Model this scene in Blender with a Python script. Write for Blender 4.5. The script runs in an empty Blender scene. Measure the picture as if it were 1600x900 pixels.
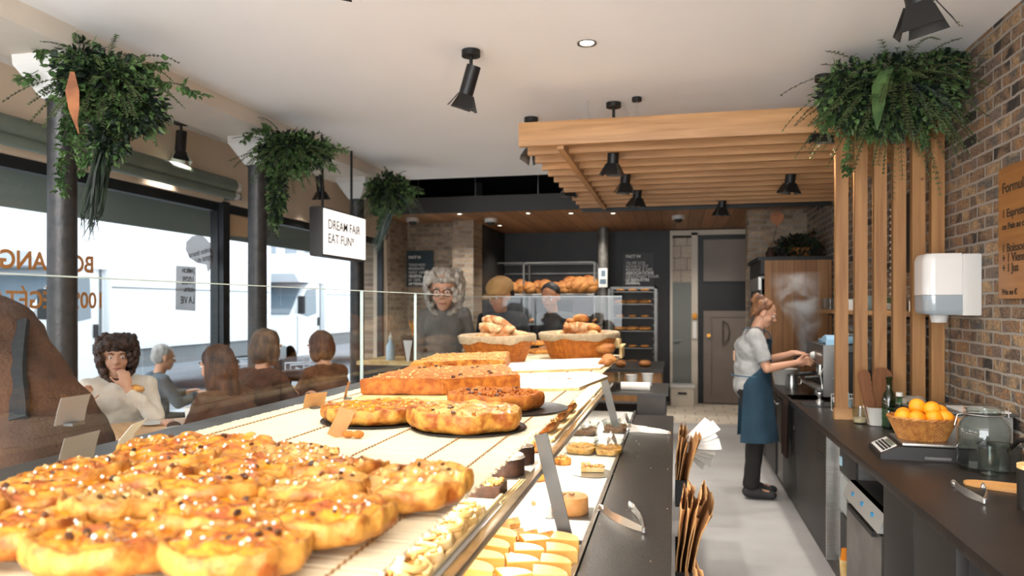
import bpy, bmesh, math, random
from mathutils import Vector, Matrix, Euler, noise
R = math.radians; PI = math.pi
scene = bpy.context.scene
COL = scene.collection
# ---------------------------------------------------------------- camera, sky, lights, exposure
F = 1150.0; HZ = 478.0; TH = math.atan(255.0/1150.0); CH = 1.6
CS, SN = math.cos(TH), math.sin(TH)
cd = bpy.data.cameras.new('camera'); cam = bpy.data.objects.new('camera', cd); COL.objects.link(cam)
cam.location = (0, 0, CH); cam.rotation_euler = (PI/2, 0, TH)
cd.sensor_width = 36; cd.lens = F/1600*36; cd.shift_y = (HZ-450)/1600; cd.clip_start = .05; cd.clip_end = 300
cd.dof.use_dof = True; cd.dof.focus_distance = 2.9; cd.dof.aperture_fstop = 2.8
scene.camera = cam
w = bpy.data.worlds.new('overcast_sky'); scene.world = w; w.use_nodes = True
bg = w.node_tree.nodes['Background']; bg.inputs[0].default_value = (.86, .93, 1, 1); bg.inputs[1].default_value = 1.8
scene.view_settings.view_transform = 'Standard'; scene.view_settings.look = 'None'
scene.view_settings.exposure = 0.88; scene.view_settings.gamma = 1; scene.view_settings.use_curve_mapping = False
cy = scene.cycles
cy.use_denoising = True; cy.max_bounces = 10; cy.transparent_max_bounces = 24; cy.diffuse_bounces = 4
cy.sample_clamp_indirect = 4; cy.caustics_reflective = False; cy.caustics_refractive = False
WARM = (1, .955, .89); XWIN = -4.03
def area(loc, rot, sx, sy, power, col=WARM, name='ceiling_light_glow'):
    l = bpy.data.lights.new(name, 'AREA'); l.shape = 'RECTANGLE'; l.size = sx; l.size_y = sy; l.energy = power; l.color = col
    o = bpy.data.objects.new(name, l); o.location = loc; o.rotation_euler = rot; COL.objects.link(o); return o
# portals guide the daylight of the sky through the shop windows; two unseen fill lights added behind the camera
for (y0, y1) in ((.26, 6.0), (6.12, 9.87), (-2.5, .14)):
    o = area((XWIN, (y0+y1)/2, 1.45), (0, -PI/2, 0), 2.05, y1-y0, 1, (1, 1, 1), 'window_portal'); o.data.cycles.is_portal = True
area((-.6, -1.2, 3.05), (0, 0, 0), 3.6, 1.6, 40, (1, .98, .96), 'rear_overhead_fill')  # added soft fill from overhead, no fixture stands there
area((-1.2, -2.5, 1.6), (PI/2, 0, 0), 4.8, 2.4, 240, (.90, .95, 1), 'rear_wall_fill')  # added cool fill to brighten the ceiling; the rear wall has no window
def spot(loc, aim, power, cone=95, col=WARM, parent=None, r=.035):
    l = bpy.data.lights.new('lamp_glow', 'SPOT'); l.energy = power; l.spot_size = R(cone); l.spot_blend = .8; l.color = col; l.shadow_soft_size = r
    o = bpy.data.objects.new('lamp_glow', l); o.location = loc; o.rotation_euler = Vector(aim).to_track_quat('-Z', 'Y').to_euler(); COL.objects.link(o)
    if parent: o.parent = parent
    return o

def P(px, py, Z=None, X=None, Y=None, D=None):
    """the place in the room where the sight line through a pixel meets a plane"""
    r = (px-800)/F; v = (HZ-py)/F
    d = Vector((-SN + CS*r, CS + SN*r, v))
    if Z is not None: t = (Z-CH)/d.z
    elif X is not None: t = X/d.x
    elif Y is not None: t = Y/d.y
    else: t = D
    return Vector((d.x*t, d.y*t, CH + d.z*t))

# ---------------------------------------------------------------- colour + materials
def lin(h):
    if isinstance(h, str):
        h = h.lstrip('#'); c = [int(h[i:i+2], 16)/255 for i in (0, 2, 4)]
        return tuple((x/12.92 if x <= .04045 else ((x+.055)/1.055)**2.4) for x in c) + (1,)
    return tuple(h)[:3] + (1,)
MATS = {}
def newmat(name):
    m = bpy.data.materials.new(name); m.use_nodes = True
    nt = m.node_tree; b = nt.nodes['Principled BSDF']; return m, nt, b
def mat(name, c, rough=.5, metal=0, c2=None, scale=8, detail=3, bump=0, bscale=None, stretch=None, emit=None, es=0, trans=0, alpha=None, spec=None, coat=0, lo=.35, hi=.65, sub=0):
    if name in MATS: return MATS[name]
    m, nt, b = newmat(name); N = nt.nodes; L = nt.links
    b.inputs['Base Color'].default_value = lin(c); b.inputs['Roughness'].default_value = rough; b.inputs['Metallic'].default_value = metal
    if spec is not None: b.inputs['Specular IOR Level'].default_value = spec
    if coat: b.inputs['Coat Weight'].default_value = coat; b.inputs['Coat Roughness'].default_value = .08
    if sub: b.inputs['Subsurface Weight'].default_value = sub; b.inputs['Subsurface Radius'].default_value = (.01, .005, .003)
    if trans: b.inputs['Transmission Weight'].default_value = trans
    if alpha is not None: b.inputs['Alpha'].default_value = alpha
    if emit: b.inputs['Emission Color'].default_value = lin(emit); b.inputs['Emission Strength'].default_value = es
    if c2 or bump:
        tc = N.new('ShaderNodeTexCoord'); mp = N.new('ShaderNodeMapping'); L.new(tc.outputs['Object'], mp.inputs[0])
        if stretch: mp.inputs['Scale'].default_value = stretch
        nz = N.new('ShaderNodeTexNoise'); nz.inputs['Scale'].default_value = scale; nz.inputs['Detail'].default_value = detail; L.new(mp.outputs[0], nz.inputs[0])
        if c2:
            r = N.new('ShaderNodeValToRGB'); r.color_ramp.elements[0].position = lo; r.color_ramp.elements[1].position = hi
            r.color_ramp.elements[0].color = lin(c); r.color_ramp.elements[1].color = lin(c2)
            L.new(nz.outputs[0], r.inputs[0]); L.new(r.outputs[0], b.inputs['Base Color'])
        if bump:
            n2 = nz
            if bscale: n2 = N.new('ShaderNodeTexNoise'); n2.inputs['Scale'].default_value = bscale; n2.inputs['Detail'].default_value = 4; L.new(mp.outputs[0], n2.inputs[0])
            bp = N.new('ShaderNodeBump'); bp.inputs['Strength'].default_value = bump; bp.inputs['Distance'].default_value = .01
            L.new(n2.outputs[0], bp.inputs['Height']); L.new(bp.outputs[0], b.inputs['Normal'])
    MATS[name] = m; return m
def glassmat(name, tint=(1, 1, 1), refl=1.0, ior=1.45, rough=0.0):
    if name in MATS: return MATS[name]
    m, nt, b = newmat(name); N = nt.nodes; L = nt.links; N.remove(b)
    t = N.new('ShaderNodeBsdfTransparent'); t.inputs[0].default_value = (*tint, 1)
    g = N.new('ShaderNodeBsdfGlossy'); g.inputs['Roughness'].default_value = rough
    fr = N.new('ShaderNodeFresnel'); fr.inputs[0].default_value = ior
    ml = N.new('ShaderNodeMath'); ml.operation = 'MULTIPLY'; ml.inputs[1].default_value = refl; L.new(fr.outputs[0], ml.inputs[0])
    ge = N.new('ShaderNodeNewGeometry'); m2 = N.new('ShaderNodeMath'); m2.operation = 'SUBTRACT'; m2.inputs[0].default_value = 1; L.new(ge.outputs['Backfacing'], m2.inputs[1]); m3 = N.new('ShaderNodeMath'); m3.operation = 'MULTIPLY'; L.new(ml.outputs[0], m3.inputs[0]); L.new(m2.outputs[0], m3.inputs[1]); ml = m3
    mx = N.new('ShaderNodeMixShader'); L.new(ml.outputs[0], mx.inputs[0]); L.new(t.outputs[0], mx.inputs[1]); L.new(g.outputs[0], mx.inputs[2])
    L.new(mx.outputs[0], N['Material Output'].inputs[0]); MATS[name] = m; return m
def brickmat(name, axes, cols, mortar, bw=.215, bh=.07, bump=.6):
    """bricks in metres; axes picks the two object axes that run along and up the wall"""
    m, nt, b = newmat(name); N = nt.nodes; L = nt.links
    tc = N.new('ShaderNodeTexCoord'); sp = N.new('ShaderNodeSeparateXYZ'); cb = N.new('ShaderNodeCombineXYZ')
    L.new(tc.outputs['Object'], sp.inputs[0]); L.new(sp.outputs[axes[0]], cb.inputs[0]); L.new(sp.outputs[axes[1]], cb.inputs[1])
    wn = N.new('ShaderNodeTexNoise'); wn.inputs['Scale'].default_value = 9; L.new(cb.outputs[0], wn.inputs[0])
    va = N.new('ShaderNodeVectorMath'); va.operation = 'MULTIPLY_ADD'; L.new(wn.outputs[1], va.inputs[0]); va.inputs[1].default_value = (.018, .018, 0); L.new(cb.outputs[0], va.inputs[2])
    br = N.new('ShaderNodeTexBrick'); br.inputs['Scale'].default_value = 1; br.inputs['Brick Width'].default_value = bw; br.inputs['Row Height'].default_value = bh
    br.inputs['Mortar Size'].default_value = .009; br.inputs['Mortar Smooth'].default_value = .35; br.inputs['Bias'].default_value = 0
    br.inputs['Color1'].default_value = (0, 0, 0, 1); br.inputs['Color2'].default_value = (1, 1, 1, 1); br.inputs['Mortar'].default_value = (.5, .5, .5, 1)
    L.new(va.outputs[0], br.inputs[0])
    rp = N.new('ShaderNodeValToRGB'); rp.color_ramp.elements[0].color = lin(cols[0]); rp.color_ramp.elements[1].color = lin(cols[-1])
    for i, c in enumerate(cols[1:-1]):
        e = rp.color_ramp.elements.new((i+1)/(len(cols)-1)); e.color = lin(c)
    ns = N.new('ShaderNodeTexNoise'); ns.inputs['Scale'].default_value = 3.3; ns.inputs['Detail'].default_value = 6; L.new(cb.outputs[0], ns.inputs[0])
    ad = N.new('ShaderNodeMath'); ad.operation = 'MULTIPLY_ADD'; L.new(ns.outputs[0], ad.inputs[0]); ad.inputs[1].default_value = 1.5; ad.inputs[2].default_value = -.75
    ad2 = N.new('ShaderNodeMath'); ad2.operation = 'ADD'; ad2.use_clamp = True; L.new(br.outputs[0], ad2.inputs[0]); L.new(ad.outputs[0], ad2.inputs[1]); L.new(ad2.outputs[0], rp.inputs[0])
    fn = N.new('ShaderNodeTexNoise'); fn.inputs['Scale'].default_value = 60; fn.inputs['Detail'].default_value = 5; L.new(cb.outputs[0], fn.inputs[0])
    mr = N.new('ShaderNodeMapRange'); mr.inputs[1].default_value = .25; mr.inputs[2].default_value = .75; mr.inputs[3].default_value = .55; mr.inputs[4].default_value = 1.45; L.new(fn.outputs[0], mr.inputs[0])
    mu = N.new('ShaderNodeVectorMath'); mu.operation = 'SCALE'; L.new(rp.outputs[0], mu.inputs[0]); L.new(mr.outputs[0], mu.inputs['Scale'])
    mx = N.new('ShaderNodeMix'); mx.data_type = 'RGBA'; L.new(br.outputs[1], mx.inputs[0]); L.new(mu.outputs[0], mx.inputs[6]); mx.inputs[7].default_value = lin(mortar)
    L.new(mx.outputs[2], b.inputs['Base Color']); b.inputs['Roughness'].default_value = .85; b.inputs['Specular IOR Level'].default_value = .25
    iv = N.new('ShaderNodeMath'); iv.operation = 'MULTIPLY_ADD'; L.new(br.outputs[1], iv.inputs[0]); iv.inputs[1].default_value = -1.2; L.new(fn.outputs[0], iv.inputs[2])
    bp = N.new('ShaderNodeBump'); bp.inputs['Strength'].default_value = bump; bp.inputs['Distance'].default_value = .02; L.new(iv.outputs[0], bp.inputs['Height']); L.new(bp.outputs[0], b.inputs['Normal'])
    MATS[name] = m; return m
def plankmat(name, c1, c2, axis, width, grain_axis, line='#2b1a10', rough=.5, linew=.03):
    m, nt, b = newmat(name); N = nt.nodes; L = nt.links
    tc = N.new('ShaderNodeTexCoord'); sp = N.new('ShaderNodeSeparateXYZ'); L.new(tc.outputs['Object'], sp.inputs[0])
    dv = N.new('ShaderNodeMath'); dv.operation = 'DIVIDE'; L.new(sp.outputs[axis], dv.inputs[0]); dv.inputs[1].default_value = width
    fl = N.new('ShaderNodeMath'); fl.operation = 'FLOOR'; L.new(dv.outputs[0], fl.inputs[0])
    frc = N.new('ShaderNodeMath'); frc.operation = 'FRACT'; L.new(dv.outputs[0], frc.inputs[0])
    wn = N.new('ShaderNodeTexWhiteNoise'); wn.noise_dimensions = '1D'; L.new(fl.outputs[0], wn.inputs['W'])
    mp = N.new('ShaderNodeMapping'); sc = [30, 30, 30]; sc[grain_axis] = 2.0; mp.inputs['Scale'].default_value = sc; L.new(tc.outputs['Object'], mp.inputs[0])
    nz = N.new('ShaderNodeTexNoise'); nz.inputs['Scale'].default_value = 1; nz.inputs['Detail'].default_value = 5; L.new(mp.outputs[0], nz.inputs[0])
    ma = N.new('ShaderNodeMath'); ma.operation = 'MULTIPLY_ADD'; L.new(wn.outputs[0], ma.inputs[0]); ma.inputs[1].default_value = .5; L.new(nz.outputs[0], ma.inputs[2])
    rp = N.new('ShaderNodeValToRGB'); rp.color_ramp.elements[0].position = .4; rp.color_ramp.elements[1].position = 1.0; rp.color_ramp.elements[0].color = lin(c1); rp.color_ramp.elements[1].color = lin(c2); L.new(ma.outputs[0], rp.inputs[0])
    lt = N.new('ShaderNodeMath'); lt.operation = 'LESS_THAN'; L.new(frc.outputs[0], lt.inputs[0]); lt.inputs[1].default_value = linew
    mx = N.new('ShaderNodeMix'); mx.data_type = 'RGBA'; L.new(lt.outputs[0], mx.inputs[0]); L.new(rp.outputs[0], mx.inputs[6]); mx.inputs[7].default_value = lin(line)
    L.new(mx.outputs[2], b.inputs['Base Color']); b.inputs['Roughness'].default_value = rough
    MATS[name] = m; return m
def woodmat(name, c1, c2, grain_axis=0, rough=.5, k=1.0):
    if name in MATS: return MATS[name]
    m, nt, b = newmat(name); N = nt.nodes; L = nt.links
    tc = N.new('ShaderNodeTexCoord'); mp = N.new('ShaderNodeMapping'); sc = [24*k, 24*k, 24*k]; sc[grain_axis] = 1.6*k; mp.inputs['Scale'].default_value = sc; L.new(tc.outputs['Object'], mp.inputs[0])
    nz = N.new('ShaderNodeTexNoise'); nz.inputs['Scale'].default_value = 1; nz.inputs['Detail'].default_value = 6; nz.inputs['Distortion'].default_value = .6; L.new(mp.outputs[0], nz.inputs[0])
    rp = N.new('ShaderNodeValToRGB'); rp.color_ramp.elements[0].position = .3; rp.color_ramp.elements[1].position = .7; rp.color_ramp.elements[0].color = lin(c1); rp.color_ramp.elements[1].color = lin(c2); L.new(nz.outputs[0], rp.inputs[0])
    vo = N.new('ShaderNodeTexVoronoi'); vo.inputs['Scale'].default_value = 3.1; L.new(tc.outputs['Object'], vo.inputs[0])
    k2 = N.new('ShaderNodeMath'); k2.operation = 'LESS_THAN'; L.new(vo.outputs[0], k2.inputs[0]); k2.inputs[1].default_value = .035
    mx = N.new('ShaderNodeMix'); mx.data_type = 'RGBA'; L.new(k2.outputs[0], mx.inputs[0]); L.new(rp.outputs[0], mx.inputs[6]); mx.inputs[7].default_value = lin('#6a3f22')
    L.new(mx.outputs[2], b.inputs['Base Color']); b.inputs['Roughness'].default_value = rough
    MATS[name] = m; return m
# ---------------------------------------------------------------- mesh helpers
class MB:
    def __init__(s): s.b = bmesh.new()
    def box(s, x0, x1, y0, y1, z0, z1, M=None, bev=0):
        M4 = Matrix.Translation(((x0+x1)/2, (y0+y1)/2, (z0+z1)/2)) @ Matrix.Diagonal((abs(x1-x0), abs(y1-y0), abs(z1-z0), 1))
        r = bmesh.ops.create_cube(s.b, size=1, matrix=M4)
        if bev:
            es = list({e for v in r['verts'] for e in v.link_edges})
            r2 = bmesh.ops.bevel(s.b, geom=es, offset=bev, segments=2, profile=.7, affect='EDGES'); vs = r2['verts']
        else: vs = r['verts']
        if M is not None: bmesh.ops.transform(s.b, matrix=M, verts=list({v for v in vs}))
        return s
    def cyl(s, p0, p1, r0, r1=None, n=16, caps=True):
        p0 = Vector(p0); p1 = Vector(p1); r1 = r0 if r1 is None else r1; d = p1-p0; L_ = d.length
        M = (Matrix.Translation(p0) @ (d.to_track_quat('Z', 'Y').to_matrix().to_4x4() if L_ > 1e-9 else Matrix()))
        r0 = max(r0, 1e-5); r1 = max(r1, 1e-5); cs_ = [(math.cos(2*PI*k/n), math.sin(2*PI*k/n)) for k in range(n)]
        A = [s.b.verts.new(M @ Vector((c*r0, q*r0, 0))) for c, q in cs_]; B = [s.b.verts.new(M @ Vector((c*r1, q*r1, L_))) for c, q in cs_]
        for k in range(n): s.b.faces.new((A[k], A[(k+1) % n], B[(k+1) % n], B[k]))
        if caps: s.b.faces.new(A[::-1]); s.b.faces.new(B)
        return s
    TPL = {}
    def sph(s, c, r, M=None, n=12, sub=None):
        rr = r if hasattr(r, '__len__') else (r, r, r)
        T = Matrix.Translation(c) @ (M if M is not None else Matrix()) @ Matrix.Diagonal((*rr, 1))
        key = (n, sub)
        if key not in MB.TPL:
            tb = bmesh.new()
            if sub: bmesh.ops.create_icosphere(tb, subdivisions=sub, radius=1)
            else: bmesh.ops.create_uvsphere(tb, u_segments=n, v_segments=max(6, n*2//3), radius=1)
            MB.TPL[key] = ([v.co.copy() for v in tb.verts], [[v.index for v in f.verts] for f in tb.faces]); tb.free()
        vs_, fs_ = MB.TPL[key]; nv = [s.b.verts.new(T @ v) for v in vs_]
        for f in fs_: s.b.faces.new([nv[i] for i in f])
        return s
    def tube(s, pts, r, n=8, closed=False):
        pts = [Vector(p) for p in pts]; m = len(pts); rings = []; up = Vector((0, 0, 1)); prev = None
        for i, p in enumerate(pts):
            t = (pts[(i+1) % m]-pts[i-1]) if closed else (pts[min(i+1, m-1)]-pts[max(i-1, 0)])
            if t.length < 1e-9: t = Vector((0, 0, 1))
            t.normalize()
            if prev is None: a = up if abs(t.z) < .9 else Vector((1, 0, 0)); x = t.cross(a).normalized()
            else: x = (prev-t*prev.dot(t)); x = x.normalized() if x.length > 1e-6 else t.orthogonal().normalized()
            prev = x; y = t.cross(x); rr = r[i] if hasattr(r, '__len__') else r
            rings.append([s.b.verts.new(p+(x*math.cos(2*PI*k/n)+y*math.sin(2*PI*k/n))*rr) for k in range(n)])
        for i in range(m if closed else m-1):
            A = rings[i]; B = rings[(i+1) % m]
            for k in range(n): s.b.faces.new((A[k], A[(k+1) % n], B[(k+1) % n], B[k]))
        if not closed:
            s.b.faces.new(rings[0][::-1]); s.b.faces.new(rings[-1])
        return s
    def lathe(s, prof, c=(0, 0, 0), n=32, sx=1, sy=1, power=2.0, caps=True):
        """profile [(r, z)...]; power > 2 squares the outline"""
        rings = []
        for (r, z) in prof:
            ring = []
            for k in range(n):
                a = 2*PI*k/n; ca, sa = math.cos(a), math.sin(a)
                q = (abs(ca)**power+abs(sa)**power)**(-1/power)
                ring.append(s.b.verts.new((c[0]+r*ca*q*sx, c[1]+r*sa*q*sy, c[2]+z)))
            rings.append(ring)
        for A, B in zip(rings, rings[1:]):
            for k in range(n): s.b.faces.new((A[k], A[(k+1) % n], B[(k+1) % n], B[k]))
        if caps:
            if prof[0][0] > 1e-4: s.b.faces.new(rings[0][::-1])
            if prof[-1][0] > 1e-4: s.b.faces.new(rings[-1])
        return s
    def prism(s, pts, axis, a0, a1):
        """outline pts extruded along an axis (0 x, 1 y, 2 z)"""
        def v(u, w_, a): q = [u, w_]; q.insert(axis, a); return s.b.verts.new(q)
        A = [v(u, w_, a0) for u, w_ in pts]; B = [v(u, w_, a1) for u, w_ in pts]; n = len(pts)
        s.b.faces.new(A); s.b.faces.new(B[::-1])
        for k in range(n): s.b.faces.new((A[k], B[k], B[(k+1) % n], A[(k+1) % n]))
        return s
    def strip(s, pts, width, thick, side=None):
        """flat bar following pts; side gives its width direction"""
        pts = [Vector(p) for p in pts]; m = len(pts); rings = []; side = Vector(side or (0, 0, 1))
        for i, p in enumerate(pts):
            t = (pts[min(i+1, m-1)]-pts[max(i-1, 0)]).normalized(); sd = (side-t*side.dot(t)).normalized(); nn = t.cross(sd)
            wd = width[i] if hasattr(width, '__len__') else width
            rings.append([s.b.verts.new(p+sd*a*wd/2+nn*b_*thick/2) for a, b_ in ((-1, -1), (1, -1), (1, 1), (-1, 1))])
        for A, B in zip(rings, rings[1:]):
            for k in range(4): s.b.faces.new((A[k], A[(k+1) % 4], B[(k+1) % 4], B[k]))
        s.b.faces.new(rings[0][::-1]); s.b.faces.new(rings[-1]); return s
    def noise(s, amp, sc, seed=0, z=True):
        for v in s.b.verts:
            q = v.co*sc+Vector((seed*7.3, seed*3.1, seed)); d = noise.noise_vector(q)*amp
            if not z: d.z = 0
            v.co += d
        return s
    def mesh(s, name, m, smooth=True, ang=40):
        bmesh.ops.recalc_face_normals(s.b, faces=s.b.faces)
        me = bpy.data.meshes.new(name); s.b.to_mesh(me); s.b.free()
        for mm in (m if isinstance(m, (list, tuple)) else [m]): me.materials.append(mm)
        if smooth:
            me.polygons.foreach_set('use_smooth', [True]*len(me.polygons))
            try: me.set_sharp_from_angle(angle=R(ang))
            except Exception: pass
        return me
    def build(s, name, m, parent=None, smooth=True, ang=40, loc=None):
        o = bpy.data.objects.new(name, s.mesh(name, m, smooth, ang)); COL.objects.link(o)
        if parent: o.parent = parent
        if loc is not None: o.location = loc
        return o
def tag(o, label=None, cat=None, group=None, kind=None):
    if label: o['label'] = label
    if cat: o['category'] = cat
    if group: o['group'] = group
    if kind: o['kind'] = kind
    return o
def thing(name, label, cat, loc=(0, 0, 0), rz=0, group=None):
    o = bpy.data.objects.new(name, None); COL.objects.link(o); o.empty_display_size = .1
    o.location = loc; o.rotation_euler = (0, 0, rz); return tag(o, label, cat, group)
def struct(mb, name, m, **k): return tag(mb.build(name, m, **k), kind='structure')
def copy_tree(o, parent=None):
    c = o.copy(); COL.objects.link(c); c.parent = parent
    for ch in list(o.children): copy_tree(ch, c)
    return c
def dup(o, loc, rz=None, label=None, scale=None, rot=None):
    c = copy_tree(o); c.location = loc
    if rz is not None: c.rotation_euler = (0, 0, rz)
    if rot is not None: c.rotation_euler = rot
    if label: c['label'] = label
    if scale is not None: c.scale = scale if hasattr(scale, '__len__') else (scale,)*3
    return c
def text(s, size, m, parent, loc, rot, name='lettering', bold=0, ext=.0008, align='LEFT', space=1.0, mirror=False, xs=1):
    cu = bpy.data.curves.new(name, 'FONT'); cu.body = s; cu.size = size; cu.extrude = ext; cu.offset = bold; cu.align_x = align; cu.space_line = space
    t = bpy.data.objects.new(name, cu); COL.objects.link(t); bpy.context.view_layer.update()
    me = bpy.data.meshes.new_from_object(t); bpy.data.objects.remove(t)
    M = Matrix.Diagonal((xs*(-1 if mirror else 1), 1, 1, 1)); me.transform(M)
    me.materials.clear(); me.materials.append(m)
    o = bpy.data.objects.new(name, me); COL.objects.link(o); o.parent = parent; o.location = loc; o.rotation_euler = rot; return o
def remesh(mb, name, m, parent, vox, smooth=3, fac=.5, fn=None):
    """melt the overlapping pieces of mb into one continuous skin"""
    bmesh.ops.recalc_face_normals(mb.b, faces=mb.b.faces)
    me = bpy.data.meshes.new(name); mb.b.to_mesh(me); mb.b.free()
    t = bpy.data.objects.new('tmp', me); COL.objects.link(t)
    r = t.modifiers.new('r', 'REMESH'); r.mode = 'VOXEL'; r.voxel_size = vox
    if smooth: sm = t.modifiers.new('s', 'SMOOTH'); sm.factor = fac; sm.iterations = smooth
    dg = bpy.context.evaluated_depsgraph_get(); dg.update()
    me2 = bpy.data.meshes.new_from_object(t.evaluated_get(dg)); bpy.data.objects.remove(t); bpy.data.meshes.remove(me)
    me2.name = name; me2.materials.clear()
    for mm in (m if isinstance(m, (list, tuple)) else [m]): me2.materials.append(mm)
    if fn:
        for p in me2.polygons: p.material_index = fn(p.center)
    me2.polygons.foreach_set('use_smooth', [True]*len(me2.polygons))
    o = bpy.data.objects.new(name, me2); COL.objects.link(o)
    if parent: o.parent = parent
    return o
def displace(o, fn):
    import numpy as np
    me = o.data; n = len(me.vertices); co = np.empty(n*3); no = np.empty(n*3); me.vertices.foreach_get('co', co); me.vertices.foreach_get('normal', no)
    co = co.reshape(-1, 3); no = no.reshape(-1, 3)
    d = np.array([fn(Vector(c)) for c in co]); co += no*d[:, None]; me.vertices.foreach_set('co', co.ravel()); me.update()
def rz(a): return Matrix.Rotation(a, 4, 'Z')
# ---------------------------------------------------------------- shared materials
M_black = mat('matte_black_metal', '#1d1c1b', .45, .3)
M_blackwall = mat('black_wall', '#1c1b1a', .55, c2='#262422', scale=3)
M_steel = mat('brushed_steel', '#b9b6b0', .3, .9, c2='#a5a29c', scale=20, stretch=(1, 1, 12))
M_steeld = mat('dull_steel', '#7f7d79', .4, .75, c2='#6c6a66', scale=6)
M_chrome = mat('chrome', '#e6e5e2', .22, .9)
M_white = mat('white_plastic', '#cfccc6', .35)
M_wood = woodmat('light_timber_x', '#9c7044', '#bd8f5f', 0)
M_woodz = woodmat('light_timber_z', '#875b31', '#aa7c4a', 2)
M_woody = woodmat('light_timber_y', '#9c7044', '#bd8f5f', 1)
M_glass = glassmat('clear_glass')
M_glassd = glassmat('display_glass', (.97, .985, .98), .75, 1.5)
M_jar = glassmat('jar_glass', (.88, .91, .90), 1.6, 1.5, .02)
M_greeng = glassmat('green_glass', (.42, .62, .45), 1.6, 1.5, .03)
M_ceil = mat('white_ceiling', '#f3f1ef', .8, c2='#f5f3f1', scale=2)
M_paper = mat('white_paper', '#f0ece4', .8)
M_kraft = mat('kraft_paper', '#b5824c', .8, c2='#c99a66', scale=9, bump=.2)
M_wtext = mat('white_lettering', '#f2f0ea', .7)
M_dtext = mat('dark_lettering', '#4a3018', .7)
# ================================================================ SETTING
XL, XR, YB, YE, ZC = -4.05, 1.66, -2.6, 12.5, 3.1
M_floor = mat('polished_concrete', '#b6b1ad', .25, c2='#c4c0bc', scale=1.6, detail=8, spec=.4)
M_tile = brickmat('cream_floor_tiles', (0, 1), ['#cfc0ab', '#d6c8b4', '#c8b8a2'], '#a99a88', .3, .3, .15)
struct(MB().box(XL, 2.4, YB, 10.35, -.1, 0), 'floor', M_floor)
struct(MB().box(-4.6, 2.4, 10.35, YE+.2, -.1, .001), 'floor_tiles', M_tile)
struct(MB().box(XL-.2, XR+.1, YB, 8.3, ZC, ZC+.1), 'ceiling', M_ceil)
M_recess = mat('dark_recess_paint', '#2c2826', .85)
struct(MB().box(-4.6, XR+.1, 8.3, YE+.2, 3.5, 3.6).box(-4.6, XR+.1, 8.28, 8.3, 3.1, 3.6), 'ceiling_recess', M_recess)
M_planks = plankmat('ceiling_boards', '#7d5636', '#a5764e', 0, .19, 1, '#3a2415', .5, .05)
struct(MB().box(-4.6, XR, 9.5, YE, 2.86, 2.90), 'ceiling_timber', M_planks)
struct(MB().box(-4.6, -2.95, YE, YE+.15, 2.86, 3.5).box(-4.65, -4.6, 10.7, YE+.1, 2.8, 3.6), 'wall_recess', M_recess)
struct(MB().box(-4.6, XR, 9.44, 9.5, 2.85, 3.06), 'trim_1', mat('dark_fascia', '#3a3634', .6))
cab = MB()
for x in (-3.4, -2.6, -1.75): cab.cyl((x, 9.47, 3.05), (x, 9.47, 3.5), .006, n=6)
tag(cab.build('trim_2', M_steel), kind='structure')
# brick party wall (built around the end of the room)
M_brick = brickmat('old_brick', (1, 2), ['#3f3935', '#8c7058', '#5f5148', '#a98a68', '#5d5a56', '#94704f', '#76655a'], '#a0968a')
M_brickx = brickmat('old_brick_front', (0, 2), ['#8f7c68', '#a58f78', '#7d6a58', '#b39c82', '#9a8670'], '#9d958a')
struct(MB().box(XR, XR+.25, YB, YE+.2, 0, 3.5), 'wall_right', M_brick)
# beam over the columns, cast-iron columns with flared capitals
M_beam = mat('cream_plaster', '#ddd2c4', .8, c2='#d3c6b6', scale=2)
struct(MB().box(-3.65, -3.15, YB, 8.3, 2.985, ZC), 'trim_3', M_beam)
M_col = mat('cast_iron_grey', '#3c3c3c', .42, .5, c2='#4b4846', scale=14, bump=.25, bscale=40)
M_cap = mat('white_plaster', '#dad7d2', .8)
for i, y in enumerate((3.53, 5.53, 7.5)):
    t = thing('iron_column', ['dark grey iron column under the biggest hanging plant, beside the front window', 'dark grey iron column between the first window and the glowing sign', 'dark grey iron column behind the glowing sign, nearest the brick wall'][i], 'column', (-3.4, y, 0), 0, 'iron columns along the window')
    MB().lathe([(.12, 0), (.12, .04), (.085, .09), (.078, .3), (.075, 2.74), (.085, 2.76)], n=28).build('shaft', M_col, t)
    MB().lathe([(.08, 2.76), (.1, 2.765), (.235, 2.93), (.24, 2.985)], n=4, power=2).build('capital', M_cap, t, smooth=False).rotation_euler = (0, 0, PI/4)
# window wall
M_wallL = mat('beige_paint', '#d8c4ac', .8, c2='#d0bba2', scale=2)
M_frame = mat('dark_window_frame', '#26292a', .4, .4)
struct(MB().box(XL-.2, XL, YB, 10.0, 2.55, 3.6).box(XL-.2, XL, YB, 10, 0, .35).box(XL-.2, XL, 9.93, 9.97, 0, 3.5), 'wall_left', M_wallL)
def win(n, y0, y1):
    o = tag(MB().box(XL-.12, XL-.04, y0, y1, 2.47, 2.56).box(XL-.12, XL-.04, y0, y1, .35, .42).box(XL-.12, XL-.04, y0, y0+.06, .42, 2.47).box(XL-.12, XL-.04, y1-.06, y1, .42, 2.47).build('window_%d' % n, M_frame, smooth=False), kind='structure')
    MB().box(XL-.085, XL-.077, y0+.06, y1-.06, .42, 2.47).build('pane', M_glass, o)
win(1, .2, 6.06); win(2, 6.06, 9.93); win(3, YB, .2)
struct(MB().box(XL-.1, XL+.01, 6.01, 6.11, .35, 2.56), 'window_4', M_frame)
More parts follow.
